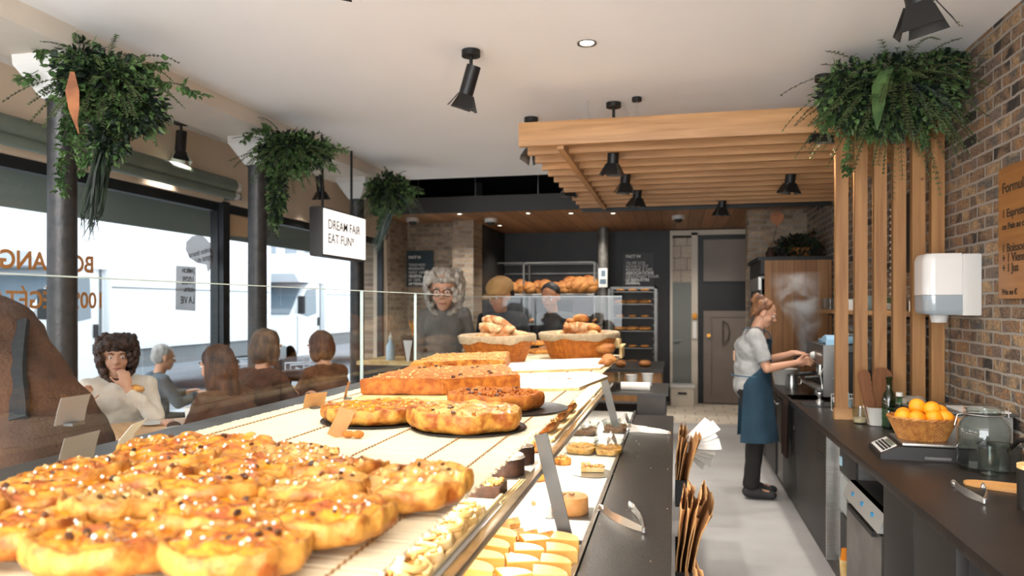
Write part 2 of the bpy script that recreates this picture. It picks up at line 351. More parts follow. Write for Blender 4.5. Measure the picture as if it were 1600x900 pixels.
# end walls
struct(MB().box(-4.6, -2.95, 10.7, 10.95, 0, 2.86), 'wall_brick_return', M_brickx)
struct(MB().box(-4.6, -4.02, 9.97, 10.7, 0, 3.5), 'wall_brick_side', brickmat('old_brick_side', (1, 2), ['#8f7c68', '#a58f78', '#7d6a58', '#b39c82', '#9a8670'], '#9d958a'))
struct(MB().box(-3.22, -2.9, 10.45, 10.95, 0, 2.86), 'wall_brick_pier', M_brickx)
struct(MB().box(-2.95, -.08, YE, YE+.15, 0, 3.5).box(-3.0, -2.9, 10.95, YE+.1, 0, 3.5), 'wall_back', M_blackwall)
struct(MB().box(-.08, 2.4, YE, YE+.15, 0, 3.5), 'wall_far', mat('dim_far_wall', '#23201d', .7))
struct(MB().box(XL-.2, XR+.2, YB-.15, YB, 0, 3.5), 'wall_rear', M_beam)
struct(MB().box(.93, XR+.1, 10.1, 10.4, 0, 2.86), 'wall_brick_nib', M_brickx)
# steel column in front of the black wall
a = P(943, 500, Y=11.9)
t = thing('round_post', 'grey round post standing against the black back wall', 'column', (a.x, 11.9, 0))
MB().cyl((0, 0, 0), (0, 0, 2.86), .085, n=24).build('shaft', mat('galvanised_post', '#77726b', .45, .4, c2='#5d5953', scale=10), t)
st = MB().box(-.07, .07, -.098, -.09, 1.9, 2.2).build('notice', M_paper, t)
MB().box(-.05, .05, -.1, -.098, 1.95, 2.03).box(-.03, .04, -.1, -.098, 2.07, 2.17).build('print', mat('blue_grey_ink', '#6c7f8c', .7), st)
# doors
def P2(px, y=YE): return P(px, 478, Y=y).x
x0, x1 = P2(1047), P2(1090)
M_doorg = mat('grey_green_door', '#6f716a', .5)
d = tag(MB().box(x0+.04, x1-.1, YE-.06, YE-.005, 0, 1.98).build('door_1', M_doorg), kind='structure')
MB().box(x0+.05, x0+.16, YE-.09, YE-.06, 1.02, 1.05).build('door_handle', M_steeld, d)
struct(MB().box(x0+.04, x1-.1, YE-.04, YE-.005, 1.98, 2.72), 'trim_4', brickmat('small_tiles', (0, 2), ['#b9ab9a', '#c2b4a2'], '#8f8478', .2, .2, .1))
M_trimc = mat('cream_trim', '#c9bdab', .5)
struct(MB().box(x0, x0+.04, YE-.07, YE-.005, 0, 2.76).box(x1-.1, x1, YE-.1, YE-.005, 0, 2.8).box(x0, 2.0, YE-.1, YE-.005, 2.76, 2.84), 'trim_5', M_trimc)
xd0, xd1, xd2 = P2(1099), P2(1152), 1.5
M_taupe = mat('taupe_door_paint', '#7f7166', .5, c2='#776a5f', scale=3)
M_dk = mat('black_joinery', '#15120f', .5)
struct(MB().box(x1, xd2, YE-.05, YE-.005, 0, 2.76), 'trim_6', M_dk)
for n, (z0, z1, nm) in enumerate(((0.02, 1.52, 'door_2'), (2.0, 2.68, 'door_3'))):
    d = tag(MB().box(xd0, xd2, YE-.09, YE-.05, z0, z1).build(nm, M_taupe), kind='structure')
    f = MB()
    for (u0, u1) in ((xd0+.03, xd0+.12), (xd0+.66, xd0+.78)): f.box(u0, u1, YE-.105, YE-.09, z0, z1)
    f.box(xd0+.001, xd2-.001, YE-.103, YE-.091, z1-.1, z1-.001).box(xd0+.001, xd2-.001, YE-.103, YE-.091, z0+.001, z0+.09); f.build('panel_moulding', M_taupe, d)
    if n == 0:
        MB().box(xd0+.12, xd0+.122, YE-.11, YE-.09, .1, 1.4).build('gap_line', M_dk, d)
        MB().cyl((xd0+.08, YE-.105, 1.12), (xd0+.08, YE-.14, 1.12), .03, n=16).build('door_handle', mat('brass', '#c98d3f', .3, .9), d)
        tb = MB(); tb.tube([(xd0+.3, YE-.12, .98), (xd0+.38, YE-.12, 1.05), (xd0+.4, YE-.12, 1.18), (xd0+.38, YE-.12, 1.3), (xd0+.3, YE-.12, 1.36)], .012, 6); tb.tube([(xd0+.3, YE-.12, .98), (xd0+.3, YE-.12, 1.36)], .012, 6); tb.build('door_emblem', mat('dark_taupe', '#55493f', .5), d)
# white tub by the door, tag hanging on the frame
t = thing('storage_tub', 'cream lidded storage tub on the floor before the grey door', 'box', (P2(1066, 12.1), 12.15, 0))
MB().box(-.18, .18, -.15, .15, 0, .30, bev=.01).build('tub', M_trimc, t); MB().box(-.195, .195, -.165, .165, .30, .34, bev=.008).build('lid', M_white, t); MB().box(-.07, .07, -.158, -.15, .19, .23).build('handle', M_dk, t)
t = thing('hanging_tag', 'white paper tag with orange top hanging on the door frame', 'tag', (x1-.05, YE-.12, 1.35))
MB().box(-.03, .03, -.006, .006, -.28, .02).build('card', M_paper, t); MB().sph((0, -.02, .08), (.045, .03, .06), n=10).build('ornament', mat('orange_ornament', '#e59a3a', .6), t)
# roller blinds above the windows
M_grn = mat('sage_blind', '#5f685c', .5, c2='#687165', scale=5)
for k, (z, r) in enumerate(((2.685, .062), (2.60, .04))):
    t = thing('roller_blind', ['thick sage green roller blind tube above the front window', 'thin sage green tube just below the thick blind roller'][k], 'blind', (XL+.14, 0, z))
    MB().cyl((0, -2.4, 0), (0, 5.95, 0), r, n=24).build('tube', M_grn, t)
    MB().cyl((0, 5.95, 0), (0, 6.03, 0), r*.8, n=16).build('end_cap', M_white, t); MB().box(-.14, .03, 6.03, 6.05, -.03, .03).build('bracket', M_steeld, t)
# downlights
M_lamp = mat('lit_lamp', '#fff2dd', .5, emit='#fff0d8', es=6)
def downlight(x, y, z, r, label):
    t = thing('recessed_downlight', label, 'ceiling light', (x, y, z), 0)
    MB().lathe([(r*.72, -.001), (r, -.008), (r*1.02, 0), (r*.72, .0)], n=28, caps=False).build('trim_ring', M_steeld, t); MB().cyl((0, 0, -.003), (0, 0, -.0005), r*.7, n=24).build('lens', M_lamp, t)
    return t
a = P(917, 67, Z=ZC); downlight(a.x, a.y, ZC, .055, 'round lit downlight recessed alone in the white ceiling')
gd = [(718, 334), (825, 333), (892, 333), (958, 333), (781, 352)]
for i, (px, py) in enumerate(gd):
    a = P(px, py, Z=2.86)
    if a.y < 9.6: a.y = 9.62
    o = downlight(a.x, a.y, 2.86, .045, ['lit downlight at the front edge of the timber ceiling, closest to the brick wall', 'lit downlight in the timber ceiling in front of the dome camera over the black wall', 'lit downlight in the timber ceiling just before the lattice corner', 'lit downlight in the timber ceiling under the lattice stringer', 'small lit downlight set deeper in the timber ceiling above the bread shelf'][i])
    o['group'] = 'downlights in the timber ceiling'
for i, (px, py) in enumerate([(645, 341), (767, 342), (1060, 337)]):
    a = P(px, py, Z=2.86)
    t = thing('dome_camera', ['white dome camera over the brick wall corner', 'white dome camera above the black wall beside the brick pier', 'white dome camera above the grey door'][i], 'camera', (a.x, max(a.y, 9.7), 2.86), 0, 'dome cameras under the timber ceiling')
    MB().cyl((0, 0, -.05), (0, 0, 0), .09, n=24).build('housing', M_white, t); MB().sph((0, 0, -.05), (.06, .06, .05), n=16).build('dome', M_dk, t)
# wall boards with writing
def board(name, label, x0, x1, z0, z1, y, m, txts, tm, th=.02):
    t = thing(name, label, 'sign', ((x0+x1)/2, y, 0)); w_ = (x1-x0)/2
    MB().box(-w_, w_, -th, 0, z0, z1).build('panel', m, t)
    for (s, sz, xx, zz, b) in txts: text(s, sz, tm, t, (-w_+xx, -th-.002, zz), (PI/2, 0, 0), bold=b)
    return t
a = P(634, 392, Y=10.68); b = P(677, 447, Y=10.68)
z = a.z; s = .068
lines = [('FACT 01', 0, .0016), ('', 0, 0), ('TOUS NOS', 0, 0), ('PRODUITS', 0, 0), ('SONT 100%', 0, 0), ('VÉGÉTAL', 0, .002), ('ET 100%', 0, 0), ('ARTISANAL', 0, .002)]
board('fact_sign', 'dark green sign with white FACT 01 text on the pale brick wall', a.x, b.x, b.z, a.z, 10.69, mat('dark_teal_board', '#24343a', .6), [(l, s*.8, .05, z-.12-i*.058, bo) for i, (l, _, bo) in enumerate(lines) if l], M_wtext)
a = P(973, 400, Y=12.45); b = P(1022, 450, Y=12.45)
lines = [('FACT 04', .0016), ('', 0), ('1% DE VOS', 0), ('ACHATS EST', 0), ('REVERSÉ À DES', 0), ('ASSOCIATIONS', .002), ('OEUVRANT POUR', 0), ('LE BIEN-ÊTRE', .002), ('ANIMAL', .002)]
board('fact_sign', 'black sign with white FACT 04 text on the black wall', a.x, b.x, b.z-.02, a.z+.05, 12.49, mat('black_board', '#201e1c', .5), [(l, .066, .05, a.z-.03-i*.056, bo) for i, (l, bo) in enumerate(lines) if l], M_wtext)
# timber menu board on the brick wall
a = P(1562, 266, X=1.64); b = P(1562, 467, X=1.64)
t = thing('menu_board', 'light wooden menu board with typed prices on the brick wall', 'sign', (1.655, a.y, 0))
MB().box(-.02, 0, -.95, 0, b.z, a.z).build('panel', woodmat('caramel_board', '#8a5a2c', '#a36f3a', 1), t)
M_typ = mat('typed_ink', '#3a2a1a', .7)
rows = [('Formules', .075, .13), ('1 Espresso', .06, .255), ('ou Pain au choix', .045, .315), ('1 Boisson', .06, .43), ('+ 1 Viennoiserie', .06, .48), ('+ 1 Jus', .06, .53), ('Prix en €', .04, .645)]
for s, sz, dz in rows: text(s, sz*1.0, M_typ, t, (-.0215, -.045, a.z-dz), (PI/2, 0, -PI/2), bold=.0008, xs=1.1)
# narrow black posters seen between the timber posts
for i, (pa, pb) in enumerate(((1391, 1398), (1413, 1425))):
    a = P(pa, 318 if i == 0 else 306, X=1.63); b = P(pb, 424, X=1.63)
    t = thing('narrow_poster', ['black poster strip with tiny white text, slimmer, behind the timber posts', 'black poster strip, wider, hung on brick behind the timber posts'][i], 'poster', (1.655, (a.y+b.y)/2, 0), 0, 'black posters behind the timber posts')
    w_ = abs(a.y-b.y)/2+.01
    MB().box(-.03, 0, -w_, w_, b.z, a.z).build('panel', mat('poster_black', '#161514', .5), t)
    if i == 0:
        for k in range(14): MB().box(-.032, -.03, -.03, .05, a.z-.06-k*.05, a.z-.045-k*.05).build('lettering', M_wtext, t)
# ---------------------------------------------------------------- timber lattice ceiling, posts
t = thing('timber_lattice', 'suspended light timber lattice of parallel slats over the counter', 'ceiling lattice', (0, 5.01, 2.71))
for i in range(12):
    if i == 0: MB().box(-1.065, XR-.005, 0, .05, 0, .165, bev=.004).build('front_beam', M_wood, t)
    else: MB().box(-1.06, XR-.005, i*.3, i*.3+.045, 0.0, .115).build('slat', M_wood, t)
MB().box(-.80, -.755, .05, 3.32, -.02, .1).build('stringer', M_woody, t)
MB().box(-1.06, XR-.01, 3.5, 3.56, -.02, .04).build('black_rail', M_black, t)
c = MB()
for x in (-.62, -.27):
    for y in (.35, 3.0): c.cyl((x, y, .1), (x, y, .39), .0025, n=6)
c.build('suspension_cable', M_steel, t)
MB().cyl((-.27, .35, .36), (-.27, .35, .388), .035, n=20).build('cable_canopy', M_black, t)
t = thing('timber_screen', 'row of upright timber posts standing on the dark counter', 'screen', (0, 5.01, .88))
for i in range(6):
    x = P(1306+i*29.9, 400, Y=5.01).x
    x = min(x, XR-.085); MB().box(x, x+.074, 0, .05, .07, 1.825).build('post', M_woodz, t)
x = P(1304, 400, Y=5.01).x
MB().box(x, XR-.005, 0, .05, 0, .07).build('base_rail', M_wood, t)
# ---------------------------------------------------------------- glowing sign
t = thing('light_box_sign', 'glowing white light box reading DREAM FAIR EAT FUN hung from the beam', 'sign', (-3.0, 5.9, 0))
b = MB().box(-.13, 0, 0, .92, 2.035, 2.475, bev=.03).build('case', mat('dark_sign_case', '#3a3733', .5), t)
MB().box(-.001, .006, .02, .90, 2.055, 2.455).build('lit_face', mat('lit_face', '#ffffff', .5, emit='#fff6ee', es=.62), t)
M_sg = mat('grey_sign_text', '#4f463f', .6)
for s, z in (('DREAM FAIR', 2.285), ('EAT FUN*', 2.16)): text(s, .122, M_sg, t, (.009, .09, z), (PI/2, 0, PI/2), bold=.0004)
for y in (.12, .72): MB().cyl((-.06, y, 2.47), (-.06, y, 3.1), .012, n=10).build('hanging_rod', M_black, t)
# ---------------------------------------------------------------- window vinyl, painted sign reflection
M_or = mat('gold_vinyl', '#c98540', .6, alpha=.9); M_gv = mat('grey_vinyl', '#8d8380', .8, alpha=.55); M_gt = mat('grey_vinyl_text', '#4a4440', .8, alpha=.8)
t = thing('window_lettering', 'gold BOULANGERIE lettering on the front window, seen from behind', 'lettering', (XL-.075, 0, 0))
a = P(148, 426, X=XL-.07); text('BOULANGERIE', .165, M_or, t, (0, a.y, a.z), (PI/2, 0, PI/2), bold=.004, mirror=True, xs=.98)
a = P(164, 481, X=XL-.07); text('100% VÉGÉTALE', .16, M_or, t, (0, a.y, a.z), (PI/2, 0, PI/2), bold=.003, mirror=True, xs=.95)
def blob(pts, m, parent, name, x=XL-.07):
    mb = MB(); q = [(P(px, py, X=x).y, P(px, py, X=x).z) for px, py in pts]; mb.prism(q, 0, x, x+.003); return mb.build(name, m, parent, smooth=False)
t = thing('window_sticker', 'grey speech bubble sticker high on the front window', 'sticker')
blob([(312, 367), (300, 369), (291, 378), (290, 390), (296, 403), (308, 411), (322, 414), (325, 426), (332, 412), (334, 396), (328, 380), (320, 371)], M_gv, t, 'bubble')
a = P(331, 393, X=XL-.064); text('Jambon beurre\nvégétal oh !', .07, M_gt, t, (XL-.064, a.y, a.z), (PI/2, R(-14), PI/2), mirror=True, space=.9, xs=.78)
t = thing('window_sticker', 'grey rectangular 100% LA VIE sticker under the speech bubble', 'sticker')
blob([(275, 415), (306, 417), (305, 486), (274, 484)], M_gv, t, 'card')
for s, py, sz in (('JAMBON', 427, .055), ('100%', 445, .10), ('VÉGÉTAL', 456, .045), ('LA VIE', 474, .085)):
    a = P(304, py, X=XL-.064); text(s, sz, M_gt, t, (XL-.064, a.y, a.z), (PI/2, 0, PI/2), mirror=True, bold=.001, xs=.8)
t = thing('window_sign', 'peach window panel with DREAM FAIR EAT FUN text reversed', 'sign')  # sign's reflection in the glass, painted as a panel with mirrored lettering
blob([(359, 327), (389, 332), (389, 371), (359, 368)], mat('peach_reflection', '#d9b690', .6, alpha=.8), t, 'panel')
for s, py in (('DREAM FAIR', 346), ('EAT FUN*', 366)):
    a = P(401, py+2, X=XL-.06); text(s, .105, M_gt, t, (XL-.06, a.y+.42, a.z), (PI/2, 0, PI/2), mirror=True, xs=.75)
# ================================================================ CEILING SPOTLIGHTS
def spotlight(px, py, label, tilt, yaw, power, stem=.05, Z=ZC, D=None, loc=None, cone=100, sc=1.0, lens=False):
    """px, py is where the round mount meets the ceiling; tilt leans the barrel"""
    a = P(px, py, Z=Z) if loc is None else Vector(loc)
    t = thing('track_spotlight', label, 'spotlight', (a.x, a.y, Z), yaw, 'black barn-door spotlights')
    MB().cyl((0, 0, -.035), (0, 0, 0), .055*sc, n=28).build('ceiling_mount', M_black, t)
    MB().cyl((0, 0, -.035), (0, 0, -.06-stem), .011, n=10).cyl((-.012, 0, -.06-stem), (.035, 0, -.06-stem), .012, n=10).strip([(.03, 0, -.05-stem), (.034, 0, -.13-stem)], .02, .006, (0, 1, 0)).build('stem', M_black, t)
    piv = Vector((0, 0, -.10-stem)); Mx = Matrix.Translation(piv) @ Matrix.Rotation(tilt, 4, 'X')
    def tf(o): o.matrix_local = Mx; return o
    L0 = .17*sc; r = .042*sc
    tf(MB().lathe([(.001, .06), (r, .06), (r, -L0+.06), (r*.94, -L0+.06), (r*.9, -L0+.09), (.001, -L0+.09)], n=28).build('barrel', M_black, t))
    tf(MB().cyl((0, 0, -L0+.075), (0, 0, -L0+.08), r*.88, n=20).build('lens', M_lamp, t))
    zb = -L0+.06
    for k in range(4):
        A = Matrix.Rotation(k*PI/2+PI/4, 4, 'Z'); w0, w1 = .036*sc, .062*sc; L_ = .085*sc; o = MB()
        q = [(-w0, r, zb), (w0, r, zb), (w1, r+.042*sc, zb-L_), (-w1, r+.042*sc, zb-L_)]
        vs = [o.b.verts.new(A @ Vector(p)) for p in q]+[o.b.verts.new(A @ (Vector(p)+Vector((0, .002, .001)))) for p in q]
        for f in ((0, 1, 2, 3), (7, 6, 5, 4), (0, 4, 5, 1), (1, 5, 6, 2), (2, 6, 7, 3), (3, 7, 4, 0)): o.b.faces.new([vs[i] for i in f])
        tf(o.build('barn_door', M_black, t, smooth=False))
    d = Matrix.Rotation(yaw, 4, 'Z').to_3x3() @ (Matrix.Rotation(tilt, 3, 'X') @ Vector((0, 0, -1)))
    p0 = Vector((a.x, a.y, Z)) + Matrix.Rotation(yaw, 3, 'Z') @ (piv + (Matrix.Rotation(tilt, 3, 'X') @ Vector((0, 0, -L0+.06))))
    spot(p0, d, power, cone)
    return t
spotlight(0, 0, 'black barn-door spotlight cut by the top edge of the photo, over the display', R(20), R(-60), 55, loc=(-1.20, 2.50, ZC))
spotlight(736, 79, 'black barn-door spotlight alone on the white ceiling, its barrel tilted', R(20), R(70), 62)
spotlight(0, 0, 'black barn-door spotlight close overhead in front of the ceiling plant by the brick wall', R(12), R(-70), 36, loc=(.90, 3.12, ZC), sc=1.2, stem=.09)
spotlight(283, 188, 'black barn-door spotlight hanging by the beam between the first two columns', R(-6), R(0), 40)
spotlight(500, 262, 'black barn-door spotlight hanging just before the glowing sign', R(10), R(0), 40)
spotlight(830, 184, 'black barn-door spotlight at the free corner of the timber lattice', R(25), R(200), 60, stem=.06)
spotlight(1287, 118, 'black barn-door spotlight beside the first timber post under the plant', R(8), R(20), 55, stem=.14)
for (px, py, D, l) in ((957, 268, 5.34, 'black barn-door spotlight poking through the front slats of the lattice'), (977, 298, 6.2, 'black barn-door spotlight through the lattice, second behind the front beam'),
        (998, 325, 7.3, 'black barn-door spotlight through the last lattice slats before the black rail'), (1235, 302, 6.34, 'black barn-door spotlight through the slats nearest the brick wall side'),
        (1128, 338, 8.0, 'black barn-door spotlight at the far lattice edge over the doors'), (890, 300, 7.3, 'black barn-door spotlight with lit lens at the outer slat ends')):
    a = P(px, py, D=1); d = (a-Vector((0, 0, CH))); a = Vector((0, 0, CH))+d*D
    yy = a.y; k = round((yy-5.16)/.3)
    yy = 5.0+.3*k+.17
    spotlight(0, 0, l, R(6), R(30+px % 50), 38, stem=.24 if px != 890 else .12, loc=(a.x, yy, ZC))
# real glow of the small ceiling downlights over the bread wall
for i, (x, y) in enumerate(((-2.9, 9.75), (-1.9, 9.75), (-1.0, 9.75), (-2.3, 11.4), (-1.2, 11.4), (.4, 11.2))): spot((x, y, 2.84), (0, .12, -1), 42, 120)
spot((-.62, 3.95, 3.09), (0, 0, -1), 50, 130)
# ================================================================ STREET
M_road = mat('grey_asphalt', '#7f858b', .8, c2='#8b9197', scale=3)
M_pave = mat('pale_pavement', '#a5a9ad', .8, c2='#b3b6b8', scale=3)
struct(MB().box(-60, -7.6, -10, 60, -.16, -.1), 'road', M_road)
struct(MB().box(-7.6, XL-.2, -10, 60, -.16, -.02), 'pavement', M_pave)
M_tw = mat('van_white', '#e9edf0', .35, coat=.3); M_tg = mat('van_glass', '#64737e', .1, spec=.8); M_tire = mat('tyre_rubber', '#26282a', .8); M_tgrey = mat('van_grey_trim', '#6d7174', .5)
def truck(name, label, X, y0, L_, top, group):
    """box van parked along the street, cab towards -Y"""
    t = thing(name, label, 'van', (X, y0, -.1), 0, group); W_ = 2.1
    cab = [(0, .55), (0, .95), (.08, 1.15), (.75, 1.45), (1.35, 2.15), (1.6, 2.3), (2.25, 2.35), (2.25, .45), (.2, .45)]
    MB().prism(cab, 0, -W_, 0).build('cab', M_tw, t, ang=30)
    MB().box(-W_-.1, .12, 2.25, L_, .95, top, bev=.03).build('cargo_box', M_tw, t)
    MB().prism([(.95, 2.3), (.7, 2.5), (.85, top-.12), (2.25, top-.02), (2.25, 2.3)], 0, -W_, .08).build('wind_fairing', M_tw, t, ang=30)
    s = MB()
    s.prism([(1.0, 1.52), (1.45, 2.12), (1.95, 2.16), (1.98, 1.5), (1.5, 1.42)], 0, 0, .012)
    s.build('side_window', M_tg, t, smooth=False)
    vs = MB(); vs.strip([(-W_/2, .77, 1.50), (-W_/2, 1.33, 2.17)], W_*.9, .03, (1, 0, 0)); vs.build('windscreen', M_tg, t, smooth=False)
    MB().box(0, .012, 2.02, 2.06, .95, 1.08).box(0, .03, 2.03, 2.12, 1.18, 1.4, bev=.01).build('door_handle', M_tire, t)
    MB().box(-W_, .02, 2.4, L_, .62, .93).build('chassis_rail', M_tgrey, t); MB().box(-W_, .04, -.05, .4, .42, .75, bev=.04).build('bumper', M_tgrey, t)
    MB().box(0, .015, 2.16, 2.2, .5, 2.3).box(0, .012, .98, 1.0, .5, 1.45).build('door_seam', M_tgrey, t)
    MB().box(.1, .135, 2.3, L_-.05, 2.0, 2.02).build('side_rail', M_tgrey, t)
    for y in (.62, L_-1.4):
        w_ = MB().lathe([(.22, -.12), (.36, -.12), (.38, -.08), (.38, .08), (.36, .12), (.22, .12)], n=24).build('wheel', M_tire, t); w_.rotation_euler = (0, PI/2, 0); w_.location = (-.12, y, .38)
        h = MB().cyl((0, 0, -.02), (0, 0, .11), .22, n=20).build('hub_cap', M_steeld, w_)
    m = MB().box(.05, .22, .9, 1.0, 1.5, 1.95, bev=.03).build('wing_mirror', M_tire, t)
    return t
a = P(165, 478, X=-9.2)
truck('delivery_van', 'white box van whose cab sits beside the first iron column', -9.2, a.y-2.3, 7.2, 3.35, 'white delivery vans in the street')
a = P(503, 478, X=-9.2)
truck('delivery_van', 'white box van seen past the glowing sign, cab over the bob-haired customer', -9.2, a.y-2.3, 7.5, 3.1, 'white delivery vans in the street')
# street front opposite
M_fac = mat('pale_facade', '#c9cdd0', .8); M_fw = mat('facade_window', '#7e8a94', .3); M_slate = mat('slate_cladding', '#8d959b', .7)
for i, (y0, y1, h, label) in enumerate(((4, 19, 7.5, 'slate grey building across the street, mostly behind the first van'), (19.2, 40, 8.5, 'pale building with tall windows across the street beyond the vans'))):
    t = thing('building', label, 'building', (-16, (y0+y1)/2, -.1)); w_ = (y1-y0)/2
    MB().box(-4, 0, -w_, w_, 0, h).build('wall', (M_slate, M_fac)[i], t)
    n = int((y1-y0)/1.7)
    for z in (1.0, 3.6, 6.0):
        for k in range(n):
            y = -w_+.9+k*1.7; f = MB().box(-.02, .03, y-.45, y+.45, z, z+1.6).build('window', M_fw, t)
    MB().box(-4, .3, -w_, w_, h, h+.25).build('roof', M_slate, t)
t = thing('shop_awning', 'grey green shop blind valance hanging outside above the window', 'awning', (-4.62, 0, 0))
M_awn = mat('grey_green_awning', '#83908b', .7)
MB().box(-.02, .02, -2.4, 9.9, 2.30, 2.64).box(-.02, .4, -2.4, 9.9, 2.64, 2.68).build('valance', M_awn, t)
MB().cyl((.03, -2.4, 2.62), (.03, 9.9, 2.62), .02, n=10).build('front_bar', M_steel, t)
# terrace furniture outside
M_alu = mat('pale_metal', '#c3c9cf', .3, .8)
def terrace_chair(x, y, r, label):
    t = thing('terrace_chair', label, 'chair', (x, y, -.02), r, 'pale metal terrace chairs')
    for sx in (-.2, .2):
        MB().tube([(sx, -.22, 0), (sx, -.2, .45), (sx, -.25, .85)], .011).build('leg', M_alu, t); MB().tube([(sx, .2, 0), (sx, .18, .45)], .011).build('leg', M_alu, t)
        MB().tube([(sx, .18, .44), (sx*1.15, .18, .66), (sx*1.15, -.22, .66)], .011).build('armrest', M_alu, t)
    s = MB()
    for k in range(7): s.box(-.21, .21, -.2+k*.06, -.155+k*.06, .44, .455)
    s.build('seat', M_alu, t)
    s = MB()
    for z in (.62, .7, .78, .86): s.tube([(-.2, -.235, z), (0, -.265, z), (.2, -.235, z)], .009)
    s.build('backrest', M_alu, t)
for i, (px, py) in enumerate([(490, 620), (455, 612), (355, 640)]):
    a = P(px, py, Z=0.2); terrace_chair(min(a.x, -4.7), a.y+i*.25, R(40+90*i), ['pale metal terrace chair outside behind the short-haired woman', 'pale metal terrace chair outside past the second column', 'pale metal terrace chair outside behind the long-haired customer'][i])
# ================================================================ BREAD DISPLAY
random.seed(5)
ZT, ZM, ZD = 1.20, 1.045, .81
M_case = mat('dark_case_panel', '#3b3532', .5); M_deck = mat('white_deck', '#ece9e4', .3, spec=.5)
M_flat = mat('grey_flat_bar', '#5b5a58', .4, .6)
t = thing('bakery_counter', 'long glazed bakery counter of shelves running down the shop', 'counter', (0, 0, 0))
MB().box(-1.68, -.30, .35, 6.4, 0, ZD-.03).build('base_cabinet', M_case, t)
MB().box(-1.66, -.285, .35, 5.55, ZD-.03, ZD).build('white_deck', M_deck, t)
MB().box(-1.66, -1.30, .36, 6.4, ZD, ZT-.06).build('back_panel', M_deck, t)
MB().box(-1.56, -.50, .4, 6.35, ZT-.032, ZT-.02).build('top_shelf', mat('pale_plywood', '#dfc79c', .6, c2='#e8d3ab', scale=4), t)
MB().box(-.78, -.462, .5, 5.35, ZM-.012, ZM).build('middle_shelf', M_deck, t)
MB().box(-.468, -.438, .5, 5.35, ZM-.016, ZM+.006, bev=.004).build('front_rail', M_steel, t)
MB().box(-.30, -.284, .35, 5.55, ZD-.03, ZD+.012).build('deck_rail', M_steel, t)
for y in (2.43, 4.6):
    MB().strip([(-.44, y, ZT-.03), (-.350, y, ZD)], .046, .008, (1, 0, 0)).build('upright_bar', M_flat, t, smooth=False)
    MB().box(-1.5, -.47, y-.02, y+.02, ZT-.045, ZT-.033).box(-.44, -.29, y-.004, y+.004, ZD, ZD+.012).build('cross_bar', M_flat, t)
MB().box(-1.70, -1.55, .35, 6.42, ZT-.05, ZT-.02).build('glass_channel', M_steeld, t)
for i in range(7):
    y0 = .36+i*.864
    if i < 7: MB().box(-1.706, -1.698, y0, min(y0+.858, 6.42), ZT-.02, 1.682).build('glass_panel', M_glassd, t)
MB().box(-1.69, -.45, 6.42, 6.428, ZT-.02, 1.682).build('end_glass', M_glassd, t)
M_edge = mat('bright_glass_edge', '#cfe0da', .2, spec=.8)
for i in (3, 4): MB().box(-1.71, -1.694, .36+i*.864+.858, .36+i*.864+.866, ZT-.02, 1.682).build('glass_joint', M_edge, t)
MB().box(-1.709, -1.695, .36, 6.42, 1.682, 1.686).box(-1.7, -.45, 6.419, 6.429, 1.682, 1.686).build('glass_edge', M_edge, t)
M_led = mat('led_strip', '#ffffff', .5, emit='#fff4e2', es=4)
for (x, z, p_) in ((-.52, ZM-.022, 5), (-.60, ZT-.045, 16)):
    MB().box(x-.01, x+.01, .6, 5.2, z, z+.008).build('led_strip', M_led, t); area((x, 2.9, z-.004), (0, R(-12), 0), .02, 4.6, p_, (1, .93, .82), 'led_strip_glow')
# dark ledge in front of the case
M_stone = mat('dark_speckled_stone', '#24211e', .42, c2='#393530', scale=140, detail=2, bump=.1, lo=.45, hi=.6)
t = thing('service_ledge', 'dark speckled stone ledge running beside the glazed counter', 'worktop', (0, 0, 0))
MB().box(-.278, -.012, .3, 5.35, ZD-.03, ZD+.01, bev=.004).build('slab', M_stone, t)
MB().box(-.27, -.04, .32, 5.3, 0, ZD-.03).build('support_panel', M_case, t)
# crumbs on the ledge
cr = MB()
for i in range(26): cr.sph((random.uniform(-.27, -.02), random.uniform(1.0, 4.5), ZD+.0115), random.uniform(.001, .002), sub=1)
tag(cr.build('crumbs', mat('pale_crumb', '#d9c8ac', .9)), 'pale crumbs scattered on the dark stone ledge', 'crumbs', kind='stuff')
# reed mats lying on the top shelf
M_reed = mat('reed_slats', '#ecdab0', .6, c2='#f5e8c8', scale=3, stretch=(2, 60, 60)); M_cord = mat('mat_cord', '#a87638', .8, c2='#8a5c2a', scale=60)
def reed_mat(label, x0, x1, y0, y1, z, pitch=.011, cords=(), th=.006):
    t = thing('reed_mat', label, 'mat', (0, 0, z)); s = MB(); y = y0
    while y < y1:
        e0 = random.uniform(0, .012); e1 = random.uniform(0, .014); hh = random.uniform(.8, 1)*th
        s.box(x0+e0, x1-e1, y, y+pitch*.86, 0, hh); y += pitch
    s.build('slats', M_reed, t, smooth=False)
    for x in cords:
        c = MB(); y = y0; pts = []
        n = int((y1-y0)/pitch)
        for k in range(n*2): pts.append((x+.0022*math.sin(k*PI/2+.7), y0+k*pitch/2, th+.0012+.0022*math.cos(k*PI)))
        c.tube(pts, .0016, 4); c.build('binding_cord', M_cord, t)
    return t
reed_mat('long pale reed mat covering the top shelf under tarts and baskets', -1.555, -.437, .85, 6.3, ZT-.02, cords=(-.52, -.66, -.87, -1.17, -1.46))
ZS = ZT-.02+.007
M_bam = mat('bamboo_strip', '#e3c994', .5, c2='#eedaa9', scale=5)
